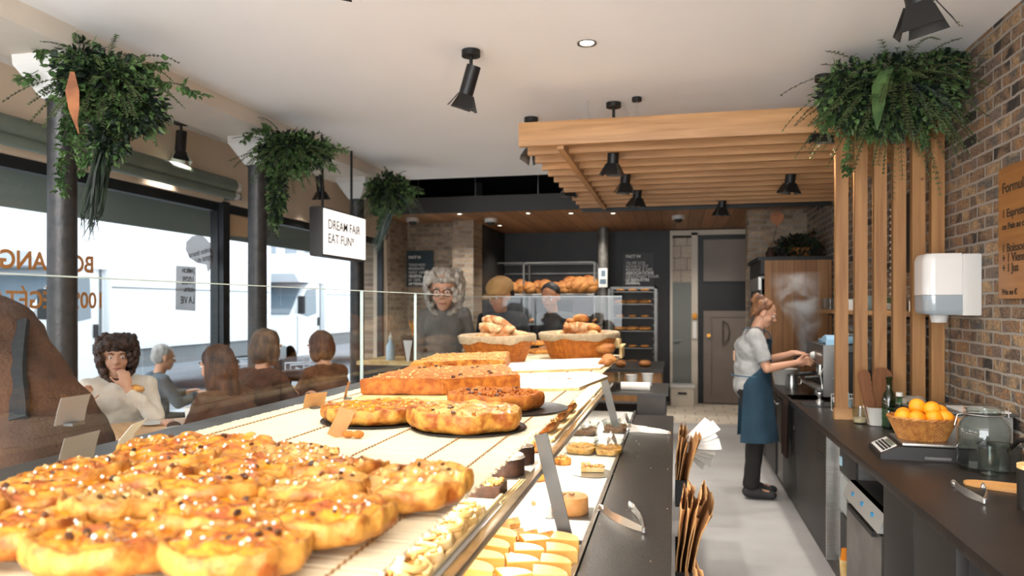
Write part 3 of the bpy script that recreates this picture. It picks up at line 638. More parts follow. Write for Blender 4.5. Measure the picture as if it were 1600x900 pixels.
def bamboo_tray(label, x0, x1, y0, y1, z):
    t = thing('bamboo_tray', label, 'tray', (0, 0, z)); s = MB(); y = y0
    while y < y1: s.box(x0, x1-.012, y, y+.009, .004, .009); y += .019
    s.build('slats', M_bam, t, smooth=False)
    MB().cyl((x1-.008, y0-.01, .018), (x1-.008, y1+.01, .018), .006, n=8).cyl((x1-.02, y0-.01, .008), (x1-.02, y1+.01, .008), .005, n=8).build('edge_cane', M_bam, t)
    MB().cyl((x0, y0-.01, .012), (x0, y1+.01, .012), .006, n=8).build('edge_cane', M_bam, t)
    return t
bamboo_tray('bamboo slat tray of pale nut tartlets on the middle shelf, closest to the camera', -.68, -.472, .85, 2.02, ZM)
bamboo_tray('bamboo slat tray on the middle shelf under the nut-crusted loaves', -.68, -.472, 2.95, 4.35, ZM)
bamboo_tray('bamboo slat tray at the far end of the middle shelf', -.68, -.472, 4.45, 5.3, ZM)
# ---------------------------------------------------------------- pastry materials
M_crust = mat('baked_crust', '#994c0e', .5, c2='#dd9d44', scale=22, detail=6, bump=.5, bscale=60, lo=.38, hi=.60)
M_gold = mat('glazed_filling', '#b95503', .2, c2='#ee9a16', scale=26, detail=6, bump=.9, bscale=45, coat=.7, lo=.38, hi=.56)
M_goldp = mat('pale_filling', '#c87c1c', .3, c2='#ecbd68', scale=24, detail=6, bump=.8, bscale=45, coat=.4, lo=.38, hi=.6)
M_olive = mat('dark_topping', '#3a2213', .4, c2='#6b3a17', scale=30); M_nut = mat('chopped_nut', '#b97f38', .6, c2='#e2bd7e', scale=40)
M_sug = mat('sugar_pearl', '#fbf6ea', .25); M_crumb = mat('rust_crumb', '#9c4f10', .7, c2='#c97a28', scale=30, detail=6, bump=.5, bscale=80)
M_pale = mat('pale_dough', '#dcb36c', .6, c2='#efd29a', scale=18, bump=.3, bscale=40); M_bread = mat('bread_crust', '#8f4c18', .65, c2='#cf9048', scale=7, detail=6, bump=.4, bscale=30, lo=.35, hi=.62)
M_flour = mat('floured_crust', '#9a5c26', .75, c2='#dcb888', scale=9, detail=6, bump=.4, bscale=30, lo=.4, hi=.6)
M_choc = mat('dark_cake', '#2b170e', .7, c2='#432718', scale=30, bump=.4, bscale=60); M_icing = mat('icing_sugar', '#f3eee6', .8)
M_pan = mat('dark_baking_plate', '#37302b', .35, .6)
def disc(r, h, rim, rimh, seed, waves=9, amp=.006, ring=20, n=72, filling=False, sag=.004):
    """round tart shell or its filling, with an uneven hand-made edge"""
    mb = MB(); rings = []
    prof = []
    if filling:
        for k in range(ring): f = k/(ring-1); prof.append((f*(r-rim*.8), h-sag*f))
    else:
        prof = [(0, 0), (r*.5, 0), (r*.93, 0), (r, h*.35), (r*1.01, h*.75), (r*.99, h+rimh*.7), (r-rim*.35, h+rimh), (r-rim*.8, h+rimh*.5), (r-rim, h-.004), (r*.4, h-.004), (0, h-.004)]
    for (q, z) in prof:
        ring_ = []
        for k in range(n):
            a = 2*PI*k/n; w_ = 1+amp/r*math.sin(waves*a+seed)+.10*noise.noise(Vector((math.cos(a)*1.3+seed, math.sin(a)*2, seed)))
            x, y = q*w_*math.cos(a), q*w_*math.sin(a)
            rel_ = min(1, q/r)
            dz = (noise.noise(Vector((x*24+seed*3, y*24, 0)))*.010+noise.noise(Vector((x*60+seed*3, y*60, z*9)))*.006+noise.noise(Vector((x*130, y*130+seed, 0)))*.003)*(1 if z > h*.5 else 0)
            if filling: dz += .006*(1-rel_*rel_)
            ring_.append(mb.b.verts.new((x, y, max(0, z+dz))))
        rings.append(ring_)
    for A, B in zip(rings, rings[1:]):
        for k in range(n):
            if A is rings[0] and filling and False: continue
            mb.b.faces.new((A[k], A[(k+1) % n], B[(k+1) % n], B[k]))
    bmesh.ops.remove_doubles(mb.b, verts=mb.b.verts, dist=1e-5); return mb
def bits(n, r, z, s0, s1, seed, flat=.6, box=None):
    rd = random.Random(seed); mb = MB()
    for i in range(n):
        if box: x, y = rd.uniform(*box[0]), rd.uniform(*box[1])
        else:
            a = rd.uniform(0, 2*PI); q = r*math.sqrt(rd.random()); x, y = q*math.cos(a), q*math.sin(a)
        s = rd.uniform(s0, s1); zz = z(x, y) if callable(z) else z
        mb.sph((x, y, zz+s*flat*.3), (s, s*rd.uniform(.5, 1), s*flat), Matrix.Rotation(rd.uniform(0, 6), 4, Vector((rd.random(), rd.random(), 1)).normalized()), sub=1)
    return mb
def galette(seed, r, h, name, label, cat, fm, nd=7, nn=30, ns=8, group=None, waves=11):
    t = thing(name, label, cat, (0, 0, -5), 0, group)
    disc(r, h, r*.13, h*.22, seed, waves, r*.03).build('crust', M_crust, t, ang=80)
    disc(r, h+.006, r*.13, 0, seed, waves, r*.03, filling=True, sag=.005).build('filling', fm, t, ang=80)
    for q in range(nd): bits(1, r*.68, h+.010, .005, .010, seed+1+q*5).build('dark_topping', M_olive, t)
    if nn: bits(nn, r*.8, h+.009, .003, .010, seed+2).build('nut_topping', M_nut, t)['kind'] = 'stuff'
    if ns: bits(ns, r*.75, h+.014, .0028, .0042, seed+3, 1).build('sugar_pearls', M_sug, t)['kind'] = 'stuff'
    return t
protos = [galette(s*3.1, .108, .034, 'glazed_galette', 'x', 'pastry', M_gold if s != 2 else M_goldp, nd=4 if s else 3, nn=16, ns=8, group='glazed galettes piled at the near end of the counter') for s in range(4)]
# rows over the mat: place, lean
spots_ = [(-.66, 1.0), (-.87, .98), (-1.07, 1.0), (-1.25, 1.02), (-.59, 1.19), (-.79, 1.16), (-1.0, 1.17), (-1.21, 1.19),
          (-.70, 1.35), (-.90, 1.33), (-1.10, 1.35), (-1.27, 1.36), (-.515, 1.44), (-.75, 1.53), (-.95, 1.50), (-1.15, 1.51), (-.92, 1.66), (-1.10, 1.66), (-1.25, 1.63)]
rw = ['in the row closest to the camera', 'in the second row', 'in the third row', 'in the fourth row']; cw = ['at the slat-side end', 'second from the slats', 'third from the slats', 'at the customer-side end']
words = [cw[i]+' '+rw[j] for j in range(3) for i in range(4)]+['standing apart on the bare slats', cw[1]+' '+rw[3], cw[2]+' '+rw[3], cw[3]+' '+rw[3], 'in the rear row next to the bare mat', 'in the middle of the rear row', 'in the rear row beside the curled cream card']
used = set()
rd = random.Random(11)
for i, (x, y) in enumerate(spots_):
    k = rd.randrange(4); src = protos[k]
    lab = 'round glazed orange galette ' + words[i]
    loc = (x+rd.uniform(-.012, .012), y+rd.uniform(-.012, .012), ZS+.012+rd.uniform(0, .01)); rot = (R(rd.uniform(-7, 7)), R(rd.uniform(-6, 6)), rd.uniform(0, 6.28))
    if k not in used: used.add(k); src.location = loc; src.rotation_euler = rot; src['label'] = lab
    else: dup(src, loc, rot=rot, label=lab, scale=rd.uniform(1.0, 1.1))
for k, p in enumerate(protos):
    if k not in used: bpy.data.objects.remove(p)
# big tarts
def plate(name, label, x, y, r, m=M_pan, z=ZS, sy=1):
    t = thing(name, label, 'plate', (x, y, z)); MB().lathe([(0.001, 0), (r*.95, 0), (r, .004), (r*.99, .007), (r*.93, .004), (.001, .003)], n=48, sy=sy).build('dish', m, t); return t
def on(t, px, py, Z): a = P(px, py, Z=Z); t.location = (a.x, a.y, Z); return t
a = P(560, 668, Z=ZS); plate('baking_plate', 'dark round plate under the orange tart in front of the price cards', a.x, a.y+.16, .20)
t = galette(31, .185, .042, 'orange_tart', 'big round tart with bright orange filling and pale crust by the price cards', 'tart', M_gold, nd=0, nn=40, ns=0, waves=13); t.location = (a.x, a.y+.16, ZS+.008)
a = P(705, 682, Z=ZS); plate('baking_plate', 'dark round plate under the pale vegetable tart', a.x+.01, a.y+.17, .195)
t = galette(42, .19, .05, 'vegetable_tart', 'big pale puffed tart with vegetable filling at the front of the bare mat', 'tart', M_goldp, nd=6, nn=50, ns=0, waves=7); t.location = (a.x, a.y+.17, ZS+.008)
a = P(770, 645, Z=ZS); plate('baking_plate', 'dark round plate under the cut crumble cake', a.x+.06, a.y+.13, .215)
t = thing('crumble_cake', 'cut rust brown crumble cake with dark fruit on a dark plate', 'cake', (a.x-.02, a.y+.13, ZS+.008))
disc(.185, .055, .02, .004, 51, 9, .004).build('sponge', M_crumb, t, ang=80); tag(bits(90, .16, .055, .006, .013, 5).build('crumble', M_crumb, t), kind='stuff')
for q in range(8): bits(1, .15, .060, .010, .014, 6+q*3).build('dark_fruit', M_olive, t)
t = thing('price_card', 'small kraft price card propped on the cord before the orange tart', 'card'); on(t, 540, 682, ZS)
MB().strip([(-.03, -.02, .0), (-.005, 0, .06), (.0, .01, .085)], .05, .001, (1, .6, 0)).build('card', M_kraft, t)
for k in range(2): MB().sph((.02+.03*k, -.02, .012), (.022, .014, .012), sub=2).noise(.004, 60, k).build('crumb_piece', M_crumb, t)
# layered sheet cake: long block with a nut topping
a = P(560, 618, Z=ZS); b = P(812, 612, Z=ZS); c_ = P(700, 575, Z=ZS)
def block(name, label, pts, z0, h, m, top, seed, nb=260, nd=10):
    cx = sum(p[0] for p in pts)/len(pts); cy_ = sum(p[1] for p in pts)/len(pts)
    t = thing(name, label, 'cake', (cx, cy_, z0)); q = [(x-cx, y-cy_) for x, y in pts]
    mb = MB().prism(q, 2, 0, h); bmesh.ops.bevel(mb.b, geom=list(mb.b.edges), offset=.006, segments=2, affect='EDGES')
    bmesh.ops.triangulate(mb.b, faces=mb.b.faces); bmesh.ops.subdivide_edges(mb.b, edges=[e for e in mb.b.edges if e.calc_length() > .05], cuts=5, use_grid_fill=True); mb.noise(.010, 17, seed).build('sponge', m, t)
    xs = [p[0] for p in q]; ys = [p[1] for p in q]
    def inside(x, y):
        c = False; n = len(q)
        for i in range(n):
            (x1, y1), (x2, y2) = q[i], q[(i+1) % n]
            if (y1 > y) != (y2 > y) and x < (x2-x1)*(y-y1)/(y2-y1)+x1: c = not c
        return c
    rd = random.Random(seed); mb = MB(); i = 0
    while i < nb:
        x, y = rd.uniform(min(xs), max(xs)), rd.uniform(min(ys), max(ys))
        if inside(x*1.04, y*1.04): s = rd.uniform(.004, .010); mb.sph((x, y, h+s*.2), (s, s*.7, s*.6), Matrix.Rotation(rd.uniform(0, 6), 4, 'Z'), sub=1); i += 1
    mb.build('nut_topping', top, t)['kind'] = 'stuff'
    i = 0
    while i < nd:
        x, y = rd.uniform(min(xs), max(xs)), rd.uniform(min(ys), max(ys))
        if inside(x*1.06, y*1.06): MB().sph((x, y, h+.004), (.011, .009, .007), sub=2).build('dark_fruit', M_olive, t); i += 1
    return t
def q4(*pp): return [(P(px, py, Z=ZS).x, P(px, py, Z=ZS).y) for px, py in pp]
ha = .062
block('tray_cake', 'long slab of orange tray cake topped with nuts and dark fruit', q4((562, 620), (690, 621), (812, 612), (790, 592), (640, 596)), ZS+.012, .07, M_crumb, M_nut, 3)
block('tray_cake', 'nut-covered tray cake standing behind the dark fruit slab', q4((640, 594), (790, 588), (796, 572), (680, 576)), ZS+.012, .085, M_crust, M_nut, 8, 420, 0)
t = thing('cake_board', 'thin pale board under the long tray cake slab', 'board', (0, 0, ZS)); MB().prism(q4((555, 626), (690, 628), (820, 620), (800, 574), (640, 578)), 2, 0, .008).build('board', M_pale, t)
# paper-covered trays
for i, (pp, l) in enumerate((([(790, 612), (905, 610), (950, 592), (930, 585), (812, 588)], 'white paper-lined tray in front, dusted with crumbs'), ([(778, 584), (938, 578), (962, 562), (940, 562), (800, 568)], 'white paper-lined tray behind, just before the wicker baskets'))):
    t = thing('paper_tray', l, 'tray', (0, 0, ZS)); q = q4(*pp)
    MB().prism(q, 2, 0, .012).build('board', M_pale, t); MB().prism([(x, y) for x, y in q], 2, .012, .016).build('paper_sheet', M_paper, t)
    cx = sum(p[0] for p in q)/5; cy_ = sum(p[1] for p in q)/5; bits(14, .12, .017, .003, .006, i+9).build('crumbs', M_crust, t).location = (cx, cy_, 0)
# cards held by the glass
for i, (px, py, w_, h, m, l) in enumerate([(200, 712, .11, .085, M_paper, 'curled cream price card lying among the galettes'), (493, 640, .10, .06, M_kraft, 'kraft price card leaning at the mat edge before the orange tart'), (543, 632, .07, .075, M_kraft, 'small kraft card standing behind the orange tart'),
        (115, 640, .095, .07, M_paper, 'grey price card against the glass beside the brown coat'), (125, 725, .13, .08, M_paper, 'grey price card lower against the glass before the coat')]):
    a = P(px, py, X=-1.50 if i not in (1, 2) else -1.42)
    z = max(a.z-h/2, ZS+.002)
    t = thing('price_card', l, 'card', (a.x, a.y, z), R((20, -30, 15, 0, 5)[i]))
    M_gc = mat('grey_card', '#9a948c', .6)
    MB().strip([(-.012, 0, 0), (-.004, 0, h*.5), (.008 if i else .03, 0, h)], w_, .001, (0, 1, 0)).build('card', m if i < 3 else M_gc, t, smooth=False)
    MB().box(-.012, .016, -.02, .02, -.004, .003).build('holder', M_steeld, t)
# ---------------------------------------------------------------- wicker baskets with a linen lining and loaves
M_wick = mat('orange_wicker', '#b0601a', .5, c2='#cf7f2c', scale=30); M_linen = mat('linen_cloth', '#a08b6c', .9, c2='#b09c7d', scale=40, bump=.5, bscale=220)
def wicker(t, r0, r1, h, sy, rows, stakes, m, thick=.0045, z0=0):
    inner = MB(); inner.lathe([(.001, z0+.004), (r0*.97, z0+.004), (r1*.955, z0+h)], n=48, sy=sy, caps=False).build('body', m, t)
    s = MB()
    for k in range(stakes):
        a = 2*PI*k/stakes
        s.tube([((r0)*math.cos(a), (r0)*sy*math.sin(a), z0), (r1*math.cos(a), r1*sy*math.sin(a), z0+h)], thick*.7, 5)
    s.build('stakes', m, t)
    s = MB()
    for j in range(rows):
        f = (j+.5)/rows; r = r0+(r1-r0)*f; pts = []; n = stakes*2
        for k in range(n):
            a = 2*PI*k/n; rr = r+thick*.8*math.cos(PI*k+PI*j) if k % 2 == 0 else r
            rr = r+thick*.9*(1 if ((k//1)+j) % 2 == 0 else -1)
            pts.append((rr*math.cos(a), rr*sy*math.sin(a), z0+h*f))
        s.tube(pts, thick*.8, 5, closed=True)
    s.build('weave', m, t)
    s = MB()
    for q in range(2):
        pts = [((r1+.004*math.cos(k*1.3+q*PI))*math.cos(2*PI*k/60), (r1+.004*math.cos(k*1.3+q*PI))*sy*math.sin(2*PI*k/60), z0+h+.004*math.sin(k*1.3+q*PI)) for k in range(60)]
        s.tube(pts, thick*1.1, 6, closed=True)
    s.build('rim', m, t)
def loafmesh(name, L_, W_, H_, m, seed, slashes=3, vox=None):
    mb = MB(); mb.sph((0, 0, H_*.45), (L_/2, W_/2, H_/2), sub=4)
    for v in mb.b.verts:
        n_ = noise.noise(Vector((v.co.x*9+seed, v.co.y*9, v.co.z*9))); v.co += v.co.normalized()*n_*.12*min(W_, H_)
        n_ = noise.noise(Vector((v.co.x*40+seed, v.co.y*40, v.co.z*40))); v.co += v.co.normalized()*n_*.03*min(W_, H_)
        for k in range(slashes):
            x0 = (k-(slashes-1)/2)*L_/(slashes+.6); d = abs(v.co.x-x0-v.co.y*.8)
            if v.co.z > H_*.5 and d < .014: v.co.z -= (.014-d)*.7
        if v.co.z < 0: v.co.z = 0
    return mb.mesh(name, m)
LO = [loafmesh('round_loaf_shape', .17, .15, .09, M_bread, 1, 2), loafmesh('long_loaf_shape', .26, .10, .08, M_flour, 2, 4), loafmesh('roll_shape', .11, .09, .06, M_bread, 3, 1), loafmesh('baguette_shape', .42, .065, .055, M_crust, 4, 6), loafmesh('rustic_loaf_shape', .2, .12, .1, M_flour, 6, 3)]
def loaf(kind, loc, rot, label, cat='bread', sc=1, name=None, group=None):
    o = bpy.data.objects.new(name or ('round_loaf', 'long_loaf', 'bread_roll', 'baguette', 'rustic_loaf')[kind], LO[kind]); COL.objects.link(o)
    o.location = loc; o.rotation_euler = rot; o.scale = (sc,)*3; return tag(o, label, cat, group)
def basket(px0, px1, pyb, label):
    a = P((px0+px1)/2, pyb, Z=ZS); dd = (a.y*CS-a.x*SN)
    r1 = (px1-px0)/2*dd/F; sy = .68; r0 = r1*.72; y = a.y+r0*sy
    t = thing('wicker_basket', label, 'basket', (a.x*(y/a.y)+.0, y, ZS), 0, 'linen-lined wicker baskets')
    h = .19; wicker(t, r0, r1, h, sy, 15, 40, M_wick)
    lin_ = MB(); n = 72; rings = []
    for (dr, z) in ((-.02, h-.02), (-.012, h+.012), (.004, h+.02), (.018, h+.010), (.014, h-.020), (.012, h-.032)):
        ring = []
        for k in range(n):
            a_ = 2*PI*k/n; w_ = .004*math.sin(a_*17+z*40)+.004*math.sin(a_*7); zz = z-(.010*math.sin(a_*5+1)+.005*math.sin(a_*11) if z < h-.01 else 0)
            ring.append(lin_.b.verts.new(((r1+dr+w_)*math.cos(a_), (r1+dr+w_)*sy*math.sin(a_), zz+.01*math.sin(a_+.5))))
        rings.append(ring)
    for A, B in zip(rings, rings[1:]):
        for k in range(n): lin_.b.faces.new((A[k], A[(k+1) % n], B[(k+1) % n], B[k]))
    lin_.build('linen_lining', M_linen, t, ang=80)
    return t, r1, sy, h
t1, r1, sy, h1 = basket(716, 836, 570, 'linen-lined wicker basket of flat rolls, the one closer to the grey-haired customer')
c = t1.location; rd = random.Random(2)
def fill(c, r1, sy, h, n, kinds, labs, sc=(.72, .9)):
    pl = []
    for i in range(n):
        lay = 0 if i < n*.5 else (1 if i < n*.85 else 2)
        a = i*2.4; q = r1*(.52, .46, .2)[lay]*math.sqrt((i % 9+1)/9)
        x, y = c.x+q*math.cos(a), c.y+q*sy*.7*math.sin(a)
        k = kinds[i % len(kinds)]
        loaf(k, (x, y, c.z+h*.80+lay*.055+rd.uniform(0, .02)), (R(rd.uniform(-28, 28)), R(rd.uniform(-28, 28)), rd.uniform(0, 6)), labs % ['at the rim', 'in the middle', 'on the far side', 'resting on another', 'tilted up', 'half hidden', 'by the linen edge', 'on top of the heap', 'lying flat', 'at the corner', 'against the lining', 'leaning outward', 'turned sideways', 'under the top ones', 'wedged low', 'pointing to the window', 'pointing to the aisle', 'beside the topmost', 'topmost'][i % 19], sc=rd.uniform(*sc), group=None)
fill(c, r1, sy, h1, 19, (1, 2, 4, 1, 0), 'floured flat bread %s, in the basket by the grey-haired customer')
t2, r2, sy, h2 = basket(842, 966, 562, 'linen-lined wicker basket piled with crusty loaves, further from the customers')
fill(t2.location, r2, sy, h2, 19, (4, 0, 2, 0, 4), 'crusty golden loaf %s, in the basket away from the customers')
# breads beyond the baskets, up to the end glass
rd = random.Random(4)
for i in range(16):
    x = -1.38+(i % 4)*.24; y = 6.10+(i//8)*.16
    loaf(3 if i % 2 else 1, (x, y, ZS+.01+((i//4) % 2)*.07), (R(rd.uniform(-8, 8)), 0, R(rd.uniform(-14, 14))), 'long bread on the display behind the baskets, %s' % ['closest to the customer glass', 'second from the customer glass', 'third from the customer glass', 'behind the first basket', 'between the baskets', 'behind the second basket', 'right behind the crusty heap', 'near the white slab of bread'][i % 8]+(', front line' if i < 8 else ', rear line'), sc=.75 if i % 2 else 1.0)
def smallthings():
    a = P(1000, 515, Z=1.35)
    t = thing('paper_wrapped_bread', 'pale flat slab of bread on the raised end tray beyond the baskets', 'bread', (-.60, 6.0, ZS+.10)); MB().box(-.17, .17, -.1, .1, 0, .05, bev=.015).noise(.004, 20).build('slab', M_pale, t)
    tt = thing('bread_stand', 'pale wooden stand raising the breads at the far end of the counter', 'stand', (-.60, 6.0, ZS)); MB().box(-.2, .2, -.16, .16, .085, .1).box(-.19, -.17, -.15, .15, 0, .085).box(.17, .19, -.15, .15, 0, .085).build('shelf', M_pale, tt)
    for i, (x, y, z, l) in enumerate([(-.47, 5.35, 0, 'orange-brown roll beside the second basket, closest'), (-.49, 5.52, .0, 'orange-brown roll beside the second basket, middle'), (-.52, 5.66, .05, 'orange-brown roll beside the second basket, on top'), (-.46, 5.05, 0, 'small crusty roll at the mat edge past the paper trays')]):
        loaf(2 if i != 2 else 0, (x, y, ZS+z), (0, R(8), i*1.3), l)
smallthings()
# ---------------------------------------------------------------- middle shelf
def tartlet_proto():
    t = thing('nut_tartlet', 'x', 'pastry', (0, 0, 0), 0, 'nut tartlets on the closest bamboo tray')
    mb = disc(.042, .022, .010, .004, 7, 5, .003, n=28); mb.build('shell', M_pale, t, ang=80)
    bits(26, .028, .024, .004, .008, 17).build('chopped_nuts', M_nut, t)['kind'] = 'stuff'
    mb = MB(); pts = [(.032*math.cos(a)*(1-.12*a/6), .032*math.sin(a)*(1-.12*a/6), .027+.0015*a) for a in [k*.35 for k in range(14)]]; mb.tube(pts, [.004+.007*math.sin(PI*k/13) for k in range(14)], 8); mb.build('cream_curl', M_pale, t)
    return t
tp = tartlet_proto(); n = 0
rowl = ['first', 'second', 'third', 'fourth', 'fifth', 'sixth', 'seventh', 'eighth', 'ninth', 'tenth', 'eleventh', 'twelfth']
for k in range(11):
    for j, x in enumerate((-.518, -.608)):
        y = .95+k*.088; l = 'pale nut tartlet on bamboo, %s in the line %s' % (rowl[k], 'beside the steel rail' if j == 0 else 'under the top shelf')
        if n == 0: tp.location = (x, y, ZM+.011); tp['label'] = l
        else: dup(tp, (x+rd.uniform(-.004, .004), y, ZM+.011+rd.uniform(0, .006)), rot=(R(rd.uniform(-10, 10)), R(rd.uniform(-10, 10)), rd.uniform(0, 6)), label=l)
        n += 1
t = thing('rice_cake_square', 'puffed rice chocolate cake square on the middle shelf before the bamboo sticks', 'cake', (-.535, 2.02+.08, ZM))
MB().box(-.05, .045, -.05, .05, 0, .035, bev=.004).build('base', M_choc, t); bits(120, .045, .037, .004, .008, 3, box=((-.045, .04), (-.045, .045))).build('puffed_rice', M_nut, t)['kind'] = 'stuff'
s = thing('bamboo_skewers', 'loose pale bamboo sticks lying beside the rice cake square', 'sticks', (-.49, 2.12, ZM))
for k in range(3): MB().cyl((.004+k*.009, -.12, .005), (.010+k*.009, .16, .005), .0035, n=6).build('stick', M_bam, s)
def roundcake(name, label, x, y, z, r, h, m, top=None, topm=None):
    t = thing(name, label, 'cake', (x, y, z)); mb = MB().lathe([(.001, 0), (r*.98, 0), (r, .005), (r, h-.006), (r*.96, h), (.001, h)], n=40); mb.noise(.0025, 40, 3).build('sponge', m, t); return t
t = thing('cake_board', 'round silver board under the sugar-dusted chocolate cake', 'board', (-.545, 2.36, ZM)); MB().cyl((0, 0, 0), (0, 0, .003), .085, n=40).build('board', M_steel, t)
t = roundcake('chocolate_cake', 'dark round cake dusted with icing sugar on the middle shelf', -.545, 2.36, ZM+.003, .062, .06, M_choc); MB().lathe([(.001, .0655), (.058, .065), (.064, .056), (.06, .0605), (.001, .0605)], n=40).noise(.002, 60).build('icing_dusting', M_icing, t)
t = roundcake('chocolate_cake', 'dark plain round cake behind the sugar-dusted one', -.545, 2.55, ZM, .06, .06, M_choc)
for i, y in enumerate((2.75, 2.87)):
    o = loaf(2, (-.52, y, ZM+.002), (0, 0, 1+i), ['small glazed bun behind the dark cakes on the middle shelf', 'second small glazed bun behind the dark cakes'][i], 'pastry', .75, 'glazed_bun')
for i, (y, s_) in enumerate(((3.15, 1.0), (3.45, 1.05), (3.75, 1.0))):
    t = thing('nut_loaf', ['nut-crusted oval loaf on bamboo slats, nearest the tubs', 'nut-crusted oval loaf in the middle of the bamboo slats', 'nut-crusted oval loaf farthest along the bamboo slats'][i], 'bread', (-.545, y, ZM+.010), R(80), 'nut-crusted loaves')
    o = bpy.data.objects.new('crust', LO[4]); COL.objects.link(o); o.parent = t; o.scale = (1.25, .8, .6)
    mb = MB(); r_ = random.Random(i)
    for k in range(140):
        a = r_.uniform(0, 6.28); q = math.sqrt(r_.random())*.85; mb.sph((q*.125*math.cos(a), q*.048*math.sin(a), .027+.032*math.sqrt(1-q*q*.9)), (.006, .004, .0025), Matrix.Rotation(r_.uniform(0, 6), 4, 'Z'), sub=1)
    mb.build('nut_crust', M_nut, t)['kind'] = 'stuff'
# ---------------------------------------------------------------- white deck of cakes
def dk(px, py, Z=ZD): a = P(px, py, Z=Z); return a
a = dk(893, 806); t = thing('cake_board', 'square silver board under the caramel mousse cake', 'board', (a.x-.01, a.y+.03, ZD), R(3)); MB().box(-.085, .085, -.085, .085, 0, .003).build('board', M_steeld, t)
t = roundcake('mousse_cake', 'round caramel mousse cake topped with two walnut halves', a.x-.012, a.y+.045, ZD+.003, .070, .062, mat('caramel_mousse', '#c98a4a', .5, c2='#d69a5c', scale=30))
for k, (x, y) in enumerate(((-.025, -.02), (.004, .0))):
    w_ = bits(14, .012, .069, .006, .009, 30+k); w_.build('walnut', mat('walnut', '#a58058', .7, c2='#c9a77d', scale=60), t).location = (x, y, 0)
a = dk(926, 740); t = thing('silver_plate', 'round silver plate holding one slice of cake', 'plate', (a.x, a.y+.0, ZD)); MB().lathe([(.001, .0), (.095, 0), (.1, .004), (.092, .003), (.001, .002)], n=48).build('dish', M_steel, t)
t = thing('cake_slice', 'crumble-topped cream slice on the silver plate', 'cake', (a.x-.005, a.y+.03, ZD+.004), R(8))
MB().box(-.055, .055, -.022, .022, 0, .022, bev=.003).build('base', M_pale, t); bits(70, .05, .024, .005, .010, 77, box=((-.052, .052), (-.02, .02))).build('crumble', M_nut, t); bits(16, .03, .035, .006, .010, 78, box=((-.052, -.01), (-.02, .02))).build('crumble_peak', M_nut, t)['kind'] = 'stuff'
a = dk(878, 727); t = galette(61, .042, .026, 'round_tartlet', 'small round golden tartlet near the steel rail on the white deck', 'pastry', M_goldp, nd=0, nn=10, ns=0, waves=20); t.location = (a.x, a.y+.03, ZD)
a = dk(845, 752); t = galette(62, .045, .02, 'round_tartlet', 'golden tartlet half hidden by the rail and upright bar', 'pastry', M_gold, nd=0, nn=0, ns=0, waves=20); t.location = (a.x-.02, a.y+.02, ZD)
a = dk(834, 790); t = thing('price_marker', 'small clear card marker with a biscuit on the white deck', 'marker', (a.x, a.y, ZD)); MB().sph((0, 0, .009), (.010, .007, .009), sub=2).noise(.003, 90).build('biscuit', M_nut, t)
# layered puff slices
rd = random.Random(9)
def mille():
    t = thing('layered_slice', 'x', 'pastry', (0, 0, 0), 0, 'layered pastry slices on the white deck')
    for j in range(3): MB().box(-.05, .05, -.014, .014, j*.011, j*.011+.006, bev=.0015).noise(.0018, 80, j).build('puff_layer', M_crust, t)
    for j in range(2): MB().box(-.047, .047, -.012, .012, j*.011+.006, j*.011+.011).build('cream_layer', M_pale, t)
    return t
ml = mille()
for i, (px, py) in enumerate([(796, 846), (818, 848), (843, 850), (866, 848), (775, 838), (790, 828)]):
    a = dk(px, py); l = 'layered puff pastry slice, %s of the deck row' % ['third', 'fourth', 'fifth, standing tall,', 'sixth, by the upright bar,', 'second', 'first, next to the rail,'][i]
    rot = (R(35), R(-8), R(28+rd.uniform(-6, 6)))
    if i == 0: ml.location = (a.x, a.y, ZD+.008); ml.rotation_euler = rot; ml['label'] = l
    else: dup(ml, (a.x, a.y, ZD+.008), rot=rot, label=l)
# lemon cream wedges
M_lem = mat('lemon_cream', '#d99a3c', .4, c2='#e6b464', scale=12); M_lemt = mat('lemon_top', '#edc983', .3)
def wedge():
    t = thing('cream_wedge', 'x', 'cake', (0, 0, 0), 0, 'pale lemon cream wedges on the white deck')
    pts = [(-.035, -.028)]+[(-.035+.075*math.cos(R(a)), -.028+.062*math.sin(R(a))) for a in range(0, 91, 9)]
    MB().prism(pts, 2, 0, .038).build('cream', M_lem, t, ang=30)
    MB().prism([(x*.97, y*.97) for x, y in pts], 2, .038, .0405).build('glaze', M_lemt, t, ang=30)
    MB().prism([(x*1.03, y*1.03) for x, y in pts], 2, -.0001, .006).build('crust', M_crust, t, ang=30); return t
wd = wedge(); n = 0
nm = ['at the far row beside the rail', 'in the far row, second', 'in the far row, third', 'in the far row, beside the dark ledge', 'in the second row by the rail', 'in the second row, second', 'in the second row, third', 'in the second row beside the dark ledge', 'in the third row by the rail', 'in the third row, second', 'in the third row, third', 'in the third row beside the dark ledge', 'in the closest row by the rail', 'in the closest row, second', 'in the closest row, third', 'in the closest row beside the ledge']
for j in range(4):
    for i in range(4):
        x = -.335-.098*(3-i)-.01; y = 2.33-.105*j+(.02 if i % 2 else 0)
        l = 'pale lemon cream wedge '+nm[j*4+i]; r_ = R(rd.uniform(-14, 14)+(0 if i % 2 else 25))
        if n == 0: wd.location = (x, y, ZD); wd.rotation_euler = (0, 0, r_); wd['label'] = l
        else: dup(wd, (x, y, ZD), r_, l, scale=rd.uniform(1.15, 1.3))
        n += 1
